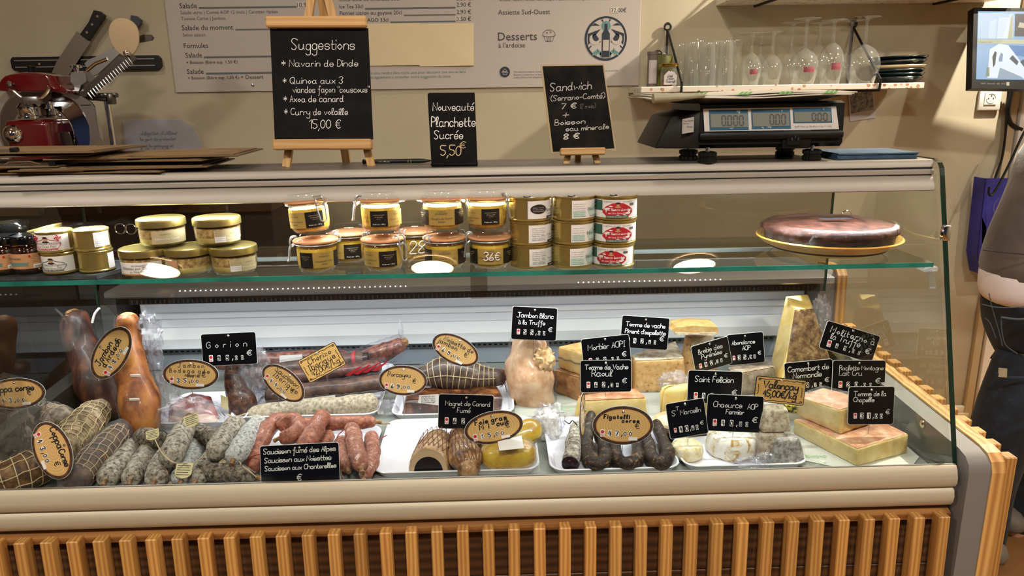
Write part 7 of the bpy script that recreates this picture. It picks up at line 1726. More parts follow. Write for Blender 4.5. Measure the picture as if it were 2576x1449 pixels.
MB(True).prism([(p.x, p.z) for p in q], 1.615*1.053, 1.675*1.053).build('slice', paste('tan_cheese', '#ab8650', '#bd9a62', '#cbab76', 60), t2, fix=True, smooth=0)
q = [PD(x, y, 1.614) for x, y in ((1697, 836), (1745, 838), (1800, 836), (1804, 840), (1790, 844), (1745, 841), (1700, 843))]
MB(True).prism([(p.x, p.z) for p in q], 1.612*1.053, 1.618*1.053).build('rind', m_whr, t2, fix=True, smooth=0)
# grey-brown wheel piece in film
t, B, T, z1 = cheese('half-hidden cheese with grey-brown filmed rind behind the parchment tag', [(1838, 985), (1852, 1000), (1955, 980)], [(1830, 925), (1846, 942), (1952, 922), (1925, 900)], m_pale, [('top', m_greyr), ('right', m_greyr)], film=('top', 'right'), bev=.010)
# the tall wedge
B = [PD(1928, 965, 1.68), PD(1962, 995, 1.60), PD(2112, 985, 1.62), PD(2075, 940, 1.74)]; B = [V((p.x, p.y, DZ)) for p in B]
T = [PD(1976, 743, 1.71), PD(1999, 780, 1.665), PD(2047, 776, 1.68), PD(2032, 741, 1.72)]; zt_ = (T[0].z+T[3].z)/2; T[0].z = T[3].z = zt_
t = thing('cheese_piece', 'very tall wedge of yellow mountain cheese with brown crust, tallest in the counter', 'cheese', (B[1].x, B[1].y+.05, DZ))
MB(True).hexa(B, T, bev=.003, jit=.0012).build('paste', m_yell, t, smooth=50)
face_slab('rind', t, m_oldr, [B[1]+V((.002, 0, 0)), B[2], T[2], T[1]], .004, .0015, 18)
c = PD(1952, 885, 1.63); k = MB(True); k.grid(lambda u, v: PD(1932+48*u-20*v+26*(1-v), 815+110*v, 1.64)+V((0, .006*NZ.noise(V((u*4, v*6, 3)))-.008, 0)), 22, 26); k.build('film_side', m_film2, t, smooth=18)
c = PD(2062, 800, 1.68); crumple(c, .022, .02, .05, .5, 61, 30, 22).build('film_gather', m_film2, t, smooth=18)
# stacked washed-rind blocks
t, B, T, z1 = cheese('lower of two stacked pink-rinded cheese blocks at the right, on printed paper', [(1995, 1090), (2155, 1175), (2283, 1140)], [(1994, 1054), (2157, 1130), (2287, 1092), (2190, 1045)], m_pale, [('top', m_pinkr)], film=('front',), z0=DZ+.0015)
c = PD(2078, 1092, 1.36); crumple(c, .020, .014, .022, .5, 71, 30, 16).build('crumpled_film', m_film2, t, smooth=18)
t, B, T, z1b = cheese('upper pink-rinded cheese block, turned, resting on the lower block', [(2006, 1046), (2114, 1093), (2190, 1068)], [(2005, 998), (2113, 1032), (2188, 1006), (2070, 975)], m_pale, [('top', m_pinkr)], film=('front', 'top'), z0=z1+.003)
# holes in the blocks
# printed paper
a = [D(*p, DZ+.0004) for p in ((1980, 1150), (2105, 1176), (2296, 1172), (2312, 1150), (2260, 1105), (2120, 1060), (2000, 1090))]
k = MB(True); k.add(a+[p+V((0, 0, .0008)) for p in a], [tuple(range(7))[::-1], tuple(range(7, 14))]+[(i, (i+1) % 7, 7+(i+1) % 7, 7+i) for i in range(7)])
t = thing('printed_paper', 'sheet of white paper with pale green print under the stacked cheese blocks', 'paper', tuple(a[0]))
k.build('sheet', mat('pale_paper', '#cfd0c4', .6), t, fix=True, smooth=0)
m_pg = mat('pale_green_print', '#93c08a', .6)
for i, (txt, x, y, w) in enumerate((('Biopap', 2030, 1152, 52), ('bio', 2235, 1140, 22), ('eco', 2060, 1166, 20))):
    k = MB(True); p0 = D(x, y, DZ+.0016); s = pxm(p0); ptext(k, txt, 0, 0, w*s); k.v = [p0+V((q.x, q.z*1.2, .0002)) for q in k.v]; k.build('green_print', m_pg, t, smooth=0)
a = [D(*p, DZ+.0004) for p in ((1290, 1062), (1480, 1062), (1700, 1058), (1690, 985), (1300, 1000))]
k = MB(True); k.add(a+[p+V((0, 0, .0006)) for p in a], [tuple(range(5))[::-1], tuple(range(5, 10))]+[(i, (i+1) % 5, 5+(i+1) % 5, 5+i) for i in range(5)])
t = thing('printed_paper', 'grey-white paper liner with faint green print behind the dark curled sausages', 'paper', tuple(a[0]))
k.build('sheet', mat('grey_paper', '#a9aba0', .6), t, fix=True, smooth=0)
k = MB(True); p0 = D(1395, 1035, DZ+.0012); s = pxm(p0); ptext(k, 'BIO', 0, 0, 45*s); k.v = [p0+V((q.x, q.z*1.4, .0002)) for q in k.v]; k.build('green_print', m_pg, t, smooth=0)
# camembert box
q = D(2006, 1052); s = pxm(q); t = thing('camembert_box', 'round pale cheese box with green and yellow lid print, half hidden behind the upper block', 'cheese box', tuple(q+V((0, .03, 0))))
MB().solid([(46*s, 0), (46*s, 27*s)], 40).build('box', mat('box_card', '#cfcabd', .6), t); MB().solid([(47.5*s, 20*s), (47.5*s, 36*s), (46*s, 37*s)], 40).build('lid', mat('box_lid_print', '#3d4a1c', .4, stops=[(.46, '#1c2412'), (.54, '#b9a83a')], ns=160), t)
# small goat cheeses
def pyr(lb, bl, br, tl, tr, z0, m, dep, film=True):
    a, b = D(*bl, z0), D(*br, z0); Y = (a.y+b.y)/2; a.y = b.y = Y; c, d = P(*tl, Y+.012), P(*tr, Y+.012); z1 = (c.z+d.z)/2; c.z = d.z = z1
    t = thing('goat_cheese', lb, 'cheese', ((a.x+b.x)/2, Y+dep/2, z0))
    ins = (c.x-a.x); B = [a, b, b+V((0, dep, 0)), a+V((0, dep, 0))]; T = [c, d, d+V((0, dep-.024, 0)), c+V((0, dep-.024, 0))]
    MB(True).hexa(B, T, bev=.005, jit=.0018).build('cheese', m, t, smooth=60)
    if film: MB(True).hexa([p+(p-sum(B, V())/4)*.05 for p in B], [p+(p-sum(T, V())/4)*.06+V((0, 0, .002)) for p in T], bev=.004, jit=.003).build('film', m_film, t, smooth=22)
    return z1
m_ash = mat('grey_ash_rind', '#8f8b84', .8, stops=[(.36, '#5f5b55'), (.52, '#949089'), (.7, '#bdb8ae')], ns=110, bump=.5, bs=200); m_beige = mat('beige_goat_rind', '#b3a48c', .75, stops=[(.36, '#8a7a62'), (.52, '#b7a890'), (.7, '#cfc3b0')], ns=100, bump=.5, bs=200)
zA = pyr('filmed beige goat pyramid at the bottom, under the unwrapped truncated one', (1908, 1165), (1985, 1165), (1916, 1092), (1978, 1092), DZ+.004, m_beige, .055)
pyr('truncated beige goat pyramid stacked on top, right below the parchment tag', (1916, 1090), (1993, 1088), (1927, 1030), (1984, 1030), zA+.002, m_beige, .050, False)
pyr('grey ash-covered goat pyramid in film at the front, widest at its foot', (1936, 1174), (2031, 1172), (1960, 1106), (2014, 1106), DZ+.004, m_ash, .055)
pyr('white block cheese in film standing behind the goat pyramids', (1915, 1085), (1975, 1085), (1920, 1012), (1972, 1012), DZ+.002, mat('white_goat', '#d8d4cb', .6, stops=[(.4, '#c6c1b6'), (.65, '#e4e1da')], ns=60, bump=.3), .05)
q = D(1860, 1168); s = pxm(q); t = thing('goat_cheese', 'crumbly white rinded drum cheese with ochre patches, partly filmed, under the widest black tag', 'cheese', (q.x, q.y+.045, DZ+.004))
m_chao = mat('chaource_rind', '#d9d4c8', .7, stops=[(.36, '#a98448'), (.42, '#cdb88e'), (.5, '#ddd9d0'), (.72, '#e8e6e0')], ns=48, bump=.6, bs=120, dist=1)
k = MB(True); vs = []; rg = [(.93, 0), (1.0, .008), (.98, .024), (.93, .036), (.82, .042), (.4, .043), (.01, .042)]; n = 44
for r_, z in rg:
    for i in range(n):
        a = 2*pi*i/n; w = 1+.05*NZ.noise(V((cos(a)*2.2, sin(a)*2.2, z*20))) + .03*NZ.noise(V((cos(a)*7, sin(a)*7, z*60))); cut = 0
        vs.append((q.x+r_*.054*w*cos(a), q.y+.05+r_*.050*w*sin(a), DZ+.004+z+cut+.003*NZ.noise(V((r_*4*cos(a), r_*4*sin(a), 7)))))
k.add(vs, [(i*n+j, i*n+(j+1) % n, (i+1)*n+(j+1) % n, (i+1)*n+j) for i in range(len(rg)-1) for j in range(n)]); k.build('cheese', m_chao, t, smooth=60)
c = D(1885, 1168, DZ+.012); crumple(c, .034, .016, .014, .5, 81, 36, 14).build('crumpled_film', m_film2, t, smooth=18); c = D(1922, 1160, DZ+.016); crumple(c, .020, .014, .018, .5, 83, 26, 14).build('crumpled_film', m_film2, t, smooth=18)
q = D(1737, 1170); s = pxm(q); t = thing('goat_cheese', 'small round cream cheese disc on the front tray, pierced by a tag pin', 'cheese', (q.x, q.y+.03, DZ+.004))
m_marc = mat('cream_rind', '#d6c69c', .6, stops=[(.36, '#c2a866'), (.52, '#d8caa4'), (.7, '#e6dfcf')], ns=70, bump=.4, bs=200)
MB().solid([(.026, 0), (.031, .004), (.033, .014), (.031, .024), (.026, .029), (.012, .0285), (.001, .0275)], 40).build('cheese', m_marc, t, smooth=70)
q = D(1715, 1112); t = thing('paper_dish', 'shallow peach paper dish holding soft cheeses behind the small disc', 'dish', (q.x+.02, q.y+.045, DZ+.004))
MB().lathe([(.0001, .002), (.046, .002), (.052, .004), (.066, .018), (.070, .026), (.068, .0265), (.060, .016), (.044, .005), (.0001, .004)], 40, sx=1.05, sy=.8).build('dish', mat('peach_paper', '#cba27c', .6, stops=[(.4, '#bd8f66'), (.65, '#d9b896')], ns=30), t, smooth=60)
for i, (dx, dy, lb) in enumerate(((-.038, -.004, 'soft creamy cheese round at the left of the paper dish'), (.016, .012, 'soft creamy cheese round at the right of the paper dish'))):
    o = MB().solid([(.024, 0), (.030, .004), (.031, .016), (.027, .023), (.012, .025), (.001, .0245)], 32).build('soft_cheese', m_marc, None, smooth=70); o.location = (q.x+.02+dx, q.y+.045+dy, DZ+.0105); tag(o, lb, 'cheese', 'soft cheeses in the paper dish')
# ---------------------------------------------------------------- price tags
m_tb = mat('tag_black', '#060608', .25, spec=.4); m_te = mat('tag_edge_white', '#d9d9d6', .5); m_pen = mat('tag_white_pen', '#dcdcdc', .6); m_badge = mat('unit_badge_white', '#ece6e4', .5); m_bred = mat('unit_badge_red', '#c22a33', .5)
m_wood = None
def rings():
    m, nt, b, out = nodes('sawn_log_face'); vec = coords(nt, (1, 1, 1.5))
    wv = nt.nodes.new('ShaderNodeTexWave'); wv.wave_type = 'RINGS'; wv.rings_direction = 'Y'; wv.inputs['Scale'].default_value = 55; wv.inputs['Distortion'].default_value = 2.5; wv.inputs['Detail'].default_value = 3
    nt.links.new(vec, wv.inputs['Vector']); nt.links.new(ramp(nt, wv.outputs['Fac'], [(.1, '#d0a566'), (.9, '#dcb67a')]), b.inputs['Base Color']); b.inputs['Roughness'].default_value = .4; return m
m_log = rings(); m_bark = mat('bark_rim', '#3a2518', .6, stops=[(.4, '#241610'), (.6, '#523523')], ns=160); m_rust = mat('rust_ring', '#a8642c', .5); m_parch = woodmat('parchment_print', '#cfa765', '#b98d4c', 0, 30, .45, fine=200); m_tink = mat('marker_black', '#15151a', .5); m_faded = mat('faded_marker', '#6a553a', .5)
rivet0 = None
def ptag(px, py, Y, w, h, roll, yaw, lb, lines, price='', style='black', pin=40, tilt=10, pen=1.5, ink=None, pfade=None, badge=True):
    global rivet0
    c = P(px, py, Y*(1.035 if Y > 1.28 and style != 'plain' else 1)); s = pxm(c); W_, H_ = w*s, h*s
    rot = (M.Rotation(R(yaw), 3, 'Z') @ M.Rotation(-R(tilt), 3, 'X') @ M.Rotation(R(roll), 3, 'Y')).to_euler()
    t = thing('price_tag', lb, 'price tag', tuple(c), tuple(rot))
    dark = style == 'black' or style == 'plain'
    if dark:
        MB().prism(rrect(W_+.0018, H_+.0018, .005), -.0004, .0006).build('edge', m_te, t, fix=True, smooth=0)
        MB().prism(rrect(W_, H_, .0045), -.0010, .0008).build('board', m_tb, t, fix=True, smooth=0)
        f_ = -.0013; ink = ink or m_pen
    elif style == 'oval':
        el = lambda k, wob=0: [(W_/2*k*cos(a)*(1+wob*sin(a*5+px)), H_/2*(k-(1-k)*.5)*sin(a)) for a in [2*pi*i/48 for i in range(48)]]
        MB().prism(el(1.015), -.0003, .0006).build('edge', m_te, t, fix=True, smooth=0)
        MB().prism(el(1.0), -.0009, .0008).build('bark', m_bark, t, fix=True, smooth=0)
        MB().prism(el(.91, .008), -.0012, -.0006).build('rust_ring', m_rust, t, fix=True, smooth=0)
        MB().prism(el(.89, .008), -.0015, -.0006).build('log_face', m_log, t, fix=True, smooth=0)
        f_ = -.0018; ink = ink or m_tink
    else:
        MB().prism(rrect(W_+.003, H_+.003, .005), -.0004, .0008).build('edge', m_tink, t, fix=True, smooth=0)
        MB().prism(rrect(W_, H_, .0035), -.0010, .0008).build('board', m_parch, t, fix=True, smooth=0)
        f_ = -.0013; ink = ink or m_tink; k = MB(); L = []
        for sx in (-1, 1):
            L.append([V((sx*(W_*.445+.003*NZ.noise(V((z*9, sx, px)))), z*H_*.4)) for z in [i/8-.5 for i in range(9)]])
            for sz in (-1, 1): L.append([V((sx*W_*.445+.0028*cos(a)*(1-.08*a), sz*H_*.40+.0028*sin(a)*(1-.08*a))) for a in [i*.7 for i in range(12)]])
        for sz in (-1, 1): L.append([V((x*W_*.84, sz*(H_*.43+.004*NZ.noise(V((x*14, sz, px)))))) for x in [i/16-.5 for i in range(17)]])
        k.ribbon(L, .0013, f_); k.build('scroll_border', m_tink, t, smooth=0)
    vv_ = sorted({l[2] for l in lines}); dv_ = min([b-a for a, b in zip(vv_, vv_[1:]) if b-a > .05] or [1]); cap_ = min(.00185 if style != 'oval' else .00150, dv_*H_/8.2)
    for txt, u0, v0, u1 in lines:
        lw, w0 = script(txt, seed=int(px), gap=0); ng = max(1, len(txt.replace(' ', ''))-1); tw = (u1-u0)*W_; sz = min(tw/(w0+.9*ng), cap_); gp = (tw/sz-w0)/ng
        k = MB(); k.ribbon(fit(txt, u0*W_, v0*H_, u1*W_, size=sz, seed=int(px), gap=gp), pen*s*.74, f_); k.build('handwriting', ink, t, smooth=0)
    dig = (m_tink if dark else m_tink)
    if price:
        v = -.27 if dark else -.20; hh = min(H_*.085, .0062); x = -.20*W_ if dark else -.22*W_; st = W_*(.155 if dark else .125)
        if badge:
            bx_ = x-st*.95
            MB().prism(rrect(.0068*W_/.095, .0118*W_/.095, .0012, 3, bx_, v*H_), f_-.0003, f_+.0004).build('unit_badge', m_badge if dark else m_badge, t, fix=True, smooth=0)
            MB().prism(arc(bx_, v*H_+.0022*W_/.095, .0027*W_/.095, .0027*W_/.095, 0, 340, 14), f_-.0005, f_-.0002).build('badge_print', m_bred, t, fix=True, smooth=0)
            k = MB(); ptext(k, 'kg', bx_-.0024*W_/.095, v*H_-.0044*W_/.095, bx_+.0022*W_/.095, f_-.0006); k.build('badge_text', m_bred, t, smooth=0)
        big = True; pos = x
        for ch in price:
            if ch == ',':
                k = MB(); k.ribbon([[V((pos-st*.35, v*H_-hh*.5)), V((pos-st*.42, v*H_-hh*1.15))]], .0012*W_/.095, f_-.0002); k.build('comma', m_pen if dark else m_tink, t, smooth=0); big = False; pos += st*.05; continue
            q = 1 if big else .78; dv = v*H_ - (0 if big else hh*.18)
            MB().prism(rrect(hh*1.15*q, hh*2.05*q, .0012*q, 3, pos, dv), f_-.0003, f_+.0004).build('price_window', m_badge, t, fix=True, smooth=0)
            L, ww = script(ch, jit=0, slant=0, seed=2); u = hh*1.5*q/8
            k = MB(); k.ribbon([[V((pos+(p.x-ww/2)*u, dv-hh*.75*q+p.y*u)) for p in z] for z in L], hh*.30*q, f_-.0006); k.build('price_digit', m_tink, t, smooth=0)
            pos += st*(1 if big else .72)
        k = MB(); k.ribbon(fit('€', pos-st*.15, v*H_+(H_*.04 if dark else H_*.12), pos+st*.42, size=.0011*W_/.095), .0011*W_/.095, f_-.0002); k.build('euro_sign', m_pen if dark else m_tink, t, smooth=0)
        if style == 'oval':
            MB().prism(rrect(W_*.15, H_*.085, .001, 3, W_*.17, -H_*.345), f_-.0003, f_+.0003).build('blank_sticker', m_badge, t, fix=True, smooth=0)
            k = MB(); ptext(k, '% m.g.', W_*.25, -H_*.37, W_*.34, f_-.0002); k.build('fat_print', m_tink, t, smooth=0)
        if rivet0 is None:
            rivet0 = MB().lathe([(.0001, -.0009), (.0010, -.0006), (.0014, 0)], 10, M.Rotation(R(-90), 4, 'X')).build('rivet', m_steel, t, smooth=60); first = rivet0
        for (u, vv) in ((-.27, -.02), (.02, .01), (.27, -.09), (-.43, v-.02), (.40, v-.0), (-.06, -.43), (.06, -.43)) if dark else ((-.27, -.06), (.0, .0), (.22, -.06), (-.38, v), (.38, v), (.0, -.36)):
            o = rivet0.copy(); COL.objects.link(o); o.parent = t; o.location = (u*W_, f_+.0012, vv*H_)
    MB().lathe([(.0001, -.0016), (.0022, -.0012), (.0028, 0)], 14, M.Translation((0, f_, H_*.42 if style != 'oval' else H_*.36)) @ M.Rotation(R(-90), 4, 'X')).build('top_rivet', m_chrome, t, smooth=60)
    # pin goes straight down in the world behind the board
    inv = rot.to_matrix().inverted(); a = inv @ V((0, .003, .0)); top = V((0, .0022, -H_*.2)); d = inv @ V((0, .0, -1)); d.normalize()
    MB().tube([top, V((0, .0022, -H_*.35)), V((0, .0022, -H_*.35))+d*((h*.2+pin)*s)], .0007, 8).build('pin', m_steel, t)
    return t
ptag(577, 878, 1.585, 135, 80, -1.5, 0, 'black price tag reading 99,00 above the dark dried fillet standing upright', [('Gorion', -.42, .06, .33)], '99,00', pin=40)
ptag(280, 888, 1.470, 146, 82, -57, 0, 'oval log-slice price tag tilted steeply in front of the two tall hams', [('Jambon', -.30, .10, .16), ("d'Ardech", -.27, -.08, .28)], '48,00', 'oval', pen=3.4, pin=20)
ptag(40, 990, 1.335, 146, 78, -3, 0, 'oval log-slice price tag half covered by the plastic bag at far left', [('Coppa corse', -.40, .08, .32)], '43,00', 'oval', pen=4, pin=60)
ptag(132, 1133, 1.275, 150, 92, 68, 0, 'oval log-slice price tag turned sideways, lettered Coppa Corse, at the lower left', [('Coppa', -.36, .16, .02), ('Corse', .04, .16, .34)], '43,00', 'oval', pen=4, pin=8, tilt=17)
ptag(480, 942, 1.515, 138, 76, 3, 0, 'oval log-slice price tag with faded writing over the sliced ham pack', [('Jambon', -.23, .24, .24), ('Bodega gde', -.38, .06, .34), ('réserve', -.10, -.08, .16)], '35,00', 'oval', pen=2.6, ink=m_faded, pin=40)
ptag(713, 964, 1.50, 124, 70, 42, 0, 'oval log-slice price tag lettered Saucisson Ibérique', [('Saucisson', -.30, .18, .28), ('Ibérique', -.26, -.01, .34)], '44,00', 'oval', pen=1.9, pin=30)
ptag(810, 912, 1.585, 102, 62, -27, 0, 'parchment-style tag lettered Chorizo Iberique 42,00', [('Chorizo', -.30, .16, .32), ('Iberique', -.36, -.08, .36), ('42,00€/kg', -.36, -.33, .40)], '', 'parch', pen=2.2, pin=25)
ptag(1014, 957, 1.52, 120, 76, 4, 0, 'oval log-slice price tag with one blue handwritten word, left of the trussed ham', [('Porcayou', -.32, .12, .16)], '69,00', 'oval', pen=2, ink=m_navy, pin=55)
ptag(1146, 880, 1.56, 124, 70, 28, 0, 'oval log-slice price tag lettered Noisette de jambon', [('Noisette de', -.31, .15, .34), ('jambon', -.40, -.01, .02)], '69,00', 'oval', pen=2, ink=m_navy, pin=30)
ptag(1172, 1036, 1.385, 137, 87, 3, 0, 'black price tag lettered Magret de Canard Fumé', [('Magret de Canard', -.38, .18, .44), ('Fumé', -.16, -.02, .08)], '62,50', pin=60)
ptag(1242, 1075, 1.295, 148, 82, -10, 0, 'oval log-slice price tag lettered Foie gras mi cuit', [('Foie gras', -.30, .18, .24), ('Mi', -.24, .02, -.08), ('cuit', .06, .03, .26)], '15,00', 'oval', pen=4, pin=30)
ptag(1344, 814, 1.60, 112, 82, 4, 0, 'black price tag lettered Jambon Blanc à la Truffe, highest over the pale ham', [('Jambon Blanc', -.40, .18, .42), ('à la Truffe', -.36, -.03, .24)], '55,00', pin=45, pen=1.9)
ptag(1622, 837, 1.66, 119, 80, 5, 0, 'black price tag lettered Tomme de vache Piment d Espelette', [('Tomme de vache', -.42, .18, .42), ("Piment d'espelette", -.42, -.04, .44)], '42,60', pin=22, pen=1.9)
ptag(1525, 884, 1.58, 120, 74, -5, 0, 'black price tag lettered Morbier, upper of two overlapping tags', [('Morbier AOPI', -.38, .10, .40)], '28,00', pin=20)
ptag(1524, 946, 1.525, 127, 80, .5, 0, 'black price tag lettered Tomme de Vache Raoul', [('Tomme de Vache', -.42, .22, .44), ('Raoul', -.28, .0, .12)], '62,34', pin=30, pen=2.1)
ptag(1465, 1045, 1.325, 120, 74, 85, 72, 'narrow oval log-slice tag seen nearly edge-on above the cut salami', [('Figatelli', -.34, .12, .30)], '47,00', 'oval', pen=3.4, pin=10, tilt=0)
ptag(1567, 1070, 1.293, 152, 98, 2, 0, 'oval log-slice price tag lettered Figatelli corse', [('Figatelli', -.32, .18, .10), ('corse', -.02, .08, .26)], '47,00', 'oval', pen=4, pin=40)
ptag(1790, 893, 1.58, 98, 72, -12, 8, 'black price tag lettered Brebis des Pyrénées', [('Brebis des', -.34, .16, .32), ('Pyrénées', -.28, -.04, .28)], '42,38', pin=20, tilt=4)
ptag(1876, 877, 1.66, 91, 77, -4, 0, 'black price tag lettered Abondance AOP', [('Abondance', -.38, .16, .26), ('AOP', -.10, -.04, .12)], '35,98', pin=40)
ptag(1798, 974, 1.45, 136, 82, 3, 0, 'black price tag lettered Saint Felicien', [('Saint Felicien', -.38, .16, .34)], '45,00', pin=60, pen=1.9)
ptag(1728, 1053, 1.315, 96, 90, -8, 0, 'black price tag lettered Saint Marcelin, smallest of the front right tags', [('S', -.38, .14, -.28), ('T', -.26, .28, -.18), ('Marcelin', -.16, .14, .38)], '40,60', pin=45)
ptag(1848, 1040, 1.318, 141, 92, 4, 0, 'black price tag lettered Chaource AOP Fermier', [('Chaource', -.40, .16, .12), ('AOP', .22, .14, .40), ('Fermier', -.16, -.02, .16)], '40,80', pin=30, pen=1.9)
ptag(1962, 983, 1.355, 124, 62, 7, 0, 'parchment-style tag lettered Valençay 45,00', [('Valençay', -.36, .08, .36), ('45,00€/kg', -.34, -.28, .34)], '', 'parch', pen=4.2, pin=35)
ptag(2137, 860, 1.585, 140, 70, 18, 0, 'black price tag lettered Moliterno à la Truffe, tilted at the right', [('Moliterno à', -.40, .14, .44), ('la Truffe', -.36, -.08, .20)], '69,00', pin=30, pen=2)
ptag(2035, 947, 1.50, 121, 78, -4, 0, 'black price tag lettered Camembert de Normandie', [('Camembert de', -.44, .20, .42), ('Normandie', -.34, -.02, .26)], '28,75', pin=30, pen=1.9)
ptag(2160, 946, 1.49, 133, 79, 1.5, 0, 'black price tag lettered Raclette Montagne Lait Cru', [('Raclette Montagne', -.38, .20, .46), ('Lait Cru', -.38, .02, .06)], '20,00', pin=30)
ptag(2191, 1020, 1.325, 115, 95, 1, 0, 'black price tag lettered Tomme de la Chapelle', [('Tomme de la', -.40, .26, .32), ('Chapelle', -.40, .10, .06)], '31,00', pin=40, pen=1.9)
t = ptag(755, 1168, 1.2685, 196, 100, -1.5, 0, 'large black board listing three saucissons in white handwriting at the front glass', [('Saucisson fumé des Alpes', -.46, .30, .46), ('Saucisson aux Noisettes', -.45, .08, .40), ('Saucisson aux Chanterelles', -.45, -.12, .46), ('€', -.05, -.40, .01)], '', 'plain', pen=2.2, pin=2, tilt=16)
# ---------------------------------------------------------------- the person at the right edge
def skinned(name, pts, edges, m, parent, root=0, sub=2):
    me = bpy.data.meshes.new(name); inv = parent.location
    me.from_pydata([tuple(V(p[0])-inv) for p in pts], edges, [])
    o = bpy.data.objects.new(name, me); COL.objects.link(o); o.parent = parent
    sm = o.modifiers.new('skin', 'SKIN'); sm.use_smooth_shade = True
    for i, p in enumerate(pts):
        r_ = p[1] if isinstance(p[1], tuple) else (p[1], p[1])
        me.skin_vertices[0].data[i].radius = r_; me.skin_vertices[0].data[i].use_root = (i == root)
    sb = o.modifiers.new('subdivision', 'SUBSURF'); sb.levels = sub; sb.render_levels = sub
    me.materials.append(m); return o
PYY = 1.98
J = lambda x, y, Y=PYY: P(x, y, Y)
hip = J(2572, 800); t = thing('person', 'person in grey sweatshirt, white tee and dark blue jeans standing beyond the counter end', 'person', (J(2500, 1430).x, PYY, .02))
s = pxm(hip); m_skinp = mat('skin', '#c49a7c', .5)
waist, chest, neck = J(2590, 640), J(2712, 430), J(2760, 260); head = neck+V((.05, .0, .14))
b = [(hip, .105), (waist, .115), (chest, .125), (chest.lerp(neck, .6), .085), (neck, .052), (neck+V((.02, 0, .06)), .052), (head, .082), (head+V((.01, -.01, .09)), .07)]
e = [(i, i+1) for i in range(7)]
def chain(start, pts):
    i = start
    for p in pts: b.append(p); e.append((i, len(b)-1)); i = len(b)-1
    return i
chain(0, [(J(2588, 872), .080), (J(2560, 980), .088), (J(2520, 1095), .074), (J(2516, 1185), .050), (J(2500, 1330), .036), (J(2486, 1425), .030), (V((J(2486, 1425).x-.03, PYY+.10, .045)), .026)])
chain(0, [(J(2640, 880, 2.10), .075), (J(2665, 1010, 2.12), .072), (J(2650, 1120, 2.14), .058), (J(2600, 1230, 2.14), .046), (J(2545, 1345, 2.14), .034), (J(2520, 1400, 2.14), .030), (V((J(2520, 1400, 2.14).x+.02, 2.24, .045)), .026)])
sh1 = chest+V((.06, -.14, .06)); sh2 = chest+V((.06, .14, .06))
hands = []
for sh, fy in ((sh1, -.04), (sh2, .06)):
    i = chain(2, [(sh, .052), (sh+V((.10, fy*.6, -.22)), .040), (sh+V((.26, fy, -.36)), .032), (sh+V((.36, fy, -.34)), .024)])
    hb = b[i][0]
    k = chain(i, [(hb+V((.045, 0, .0)), (.026, .018)), (hb+V((.085, 0, -.004)), (.028, .014))])
    for f in range(4):
        o = hb+V((.088, -.024+.016*f, -.004)); L_f = (.050, .060, .056, .044)[f]
        chain(k, [(o+V((.016, 0, 0)), .0085), (o+V((L_f*.6, 0, -.012)), .008), (o+V((L_f*.95, 0, -.034)), .007)])
    chain(i, [(hb+V((.028, -.030, -.006)), .010), (hb+V((.062, -.048, -.012)), .0085)])
body = skinned('body', b, e, m_skinp, t)
m_jean = mat('dark_denim', '#18222f', .85, stops=[(.36, '#0a1018'), (.52, '#131d2a'), (.74, '#27364a')], ns=14, bump=.5, bs=420, dist=.5, sheen=.05)
jb = [(J(2576, 630), (.104, .108)), (hip, (.114, .118)), (J(2594, 868), .086)]; 
jb += [(J(2566, 925), .078), (J(2560, 985), .098), (J(2520, 1092), .096), (J(2516, 1165), .066), (J(2508, 1230), .050), (J(2500, 1330), .041), (J(2486, 1412), .038)]
je = [(i, i+1) for i in range(9)]
jb += [(J(2640, 880, 2.10), .088), (J(2668, 1010, 2.12), .086), (J(2650, 1120, 2.14), .072), (J(2600, 1230, 2.14), .056), (J(2548, 1345, 2.14), .044)]
je += [(1, 10)]+[(i, i+1) for i in range(10, 14)]
skinned('jeans', jb, je, m_jean, t)
m_seam = mat('denim_stitch', '#4a5866', .8)
def sew(name, px, off, r_, m=None):
    MB(True).tube(smoothline([P(x, y, PYY-off) for x, y in px], 5), r_, 6).build(name, m or m_seam, t)
sew('waist_seam', [(2470, 765), (2500, 772), (2540, 774), (2590, 770)], .126, .0016)
sew('side_seam', [(2488, 738), (2496, 775), (2512, 830), (2522, 870)], .112, .0014)
sew('pocket_edge', [(2519, 798), (2560, 803), (2600, 800)], .128, .0030)
sew('pocket_edge', [(2519, 798), (2520, 830), (2530, 868), (2560, 890)], .122, .0014)
sew('pocket_edge', [(2477, 800), (2490, 812), (2505, 850)], .104, .0014)
sew('hem_fold', [(2500, 938), (2540, 950), (2600, 948)], .100, .0040, m_jean)
a = [P(*q, PYY-.104) for q in ((2514, 926), (2534, 928), (2533, 950), (2512, 948))]; MB(True).hexa([q+V((0, .004, 0)) for q in a], a).build('cloth_label', mat('label_cloth', '#a59a80', .7), t, smooth=0)
sew('leg_seam', [(2520, 1195), (2512, 1240), (2500, 1300), (2482, 1380)], .052, .0012)
m_tee = mat('white_tee', '#e9e2e2', .85, bump=.3, ns=14, bs=40)
tb = [(J(2571, 772), (.119, .122)), (J(2578, 700), (.122, .124)), (J(2584, 630), .118)]
skinned('tee_hem', tb, [(0, 1), (1, 2)], m_tee, t)
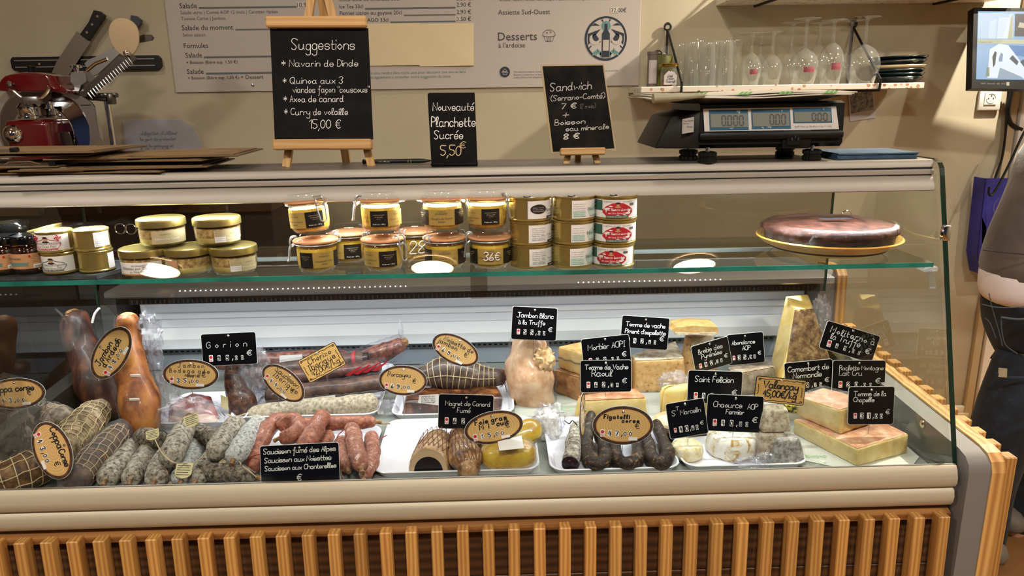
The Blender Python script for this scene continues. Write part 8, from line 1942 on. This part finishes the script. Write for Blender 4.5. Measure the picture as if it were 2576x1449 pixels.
m_hood = mat('grey_sweatshirt', '#5d534d', .9, stops=[(.4, '#554b46'), (.65, '#675d57')], ns=10, bump=.6, bs=30, sheen=.3)
hb = [(J(2582, 722), (.128, .130)), (J(2588, 668), (.132, .134)), (J(2616, 590), .134), (J(2668, 490), .132), (chest+V((0, 0, .02)), .135), (chest.lerp(neck, .7), .085)]
he = [(i, i+1) for i in range(5)]
for sh, fy in ((sh1, -.04), (sh2, .06)):
    n0 = len(hb); hb += [(sh, .066), (sh+V((.10, fy*.6, -.22)), .054), (sh+V((.25, fy, -.35)), .044), (sh+V((.33, fy, -.345)), .036)]; he += [(4, n0), (n0, n0+1), (n0+1, n0+2), (n0+2, n0+3)]
skinned('sweatshirt', hb, he, m_hood, t)
sew('rib_seam', [(2474, 628), (2520, 634), (2600, 642)], .136, .0022, mat('rib_thread', '#3f3733', .9))
# hair and face
hc = head+V((.005, .0, .06))
k = blob((hc.x, hc.y+.008, hc.z+.02), .100, .092, .095, 1, .006, 40, 24, 14); k.build('hair', mat('brown_hair', '#4a3220', .6, stops=[(.4, '#38251a'), (.6, '#5a3f2a')], ns=60), t, smooth=60)
for sgn in (-1, 1):
    blob((hc.x+.075, hc.y-.055+.03*sgn, hc.z-.01), .011, .011, .011, 1, 0, 1, 12, 8).build('eye', mat('eye_white', '#e8e4de', .2), t, smooth=60)
MB(True).hexa([hc+V((.075, -.062, -.045)), hc+V((.075, -.048, -.045)), hc+V((.098, -.055, -.042)), hc+V((.096, -.06, -.042))], [hc+V((.075, -.06, .0)), hc+V((.075, -.05, .0)), hc+V((.082, -.054, .0)), hc+V((.082, -.056, .0))], bev=.002).build('nose', m_skinp, t)
MB(True).tube([hc+V((.076, -.078, -.066)), hc+V((.084, -.056, -.068)), hc+V((.078, -.034, -.066))], .005, 8).build('mouth', mat('lips', '#a8605a', .5), t)
for q, off, in ((J(2484, 1432), 0), (J(2520, 1408, 2.14), 0)):
    blob((q.x-.01, q.y+.05, .045), .045, .12, .045, .8, .002, 20, 24, 12, .6).build('shoe', mat('grey_shoe', '#6d6860', .6), t, smooth=60)
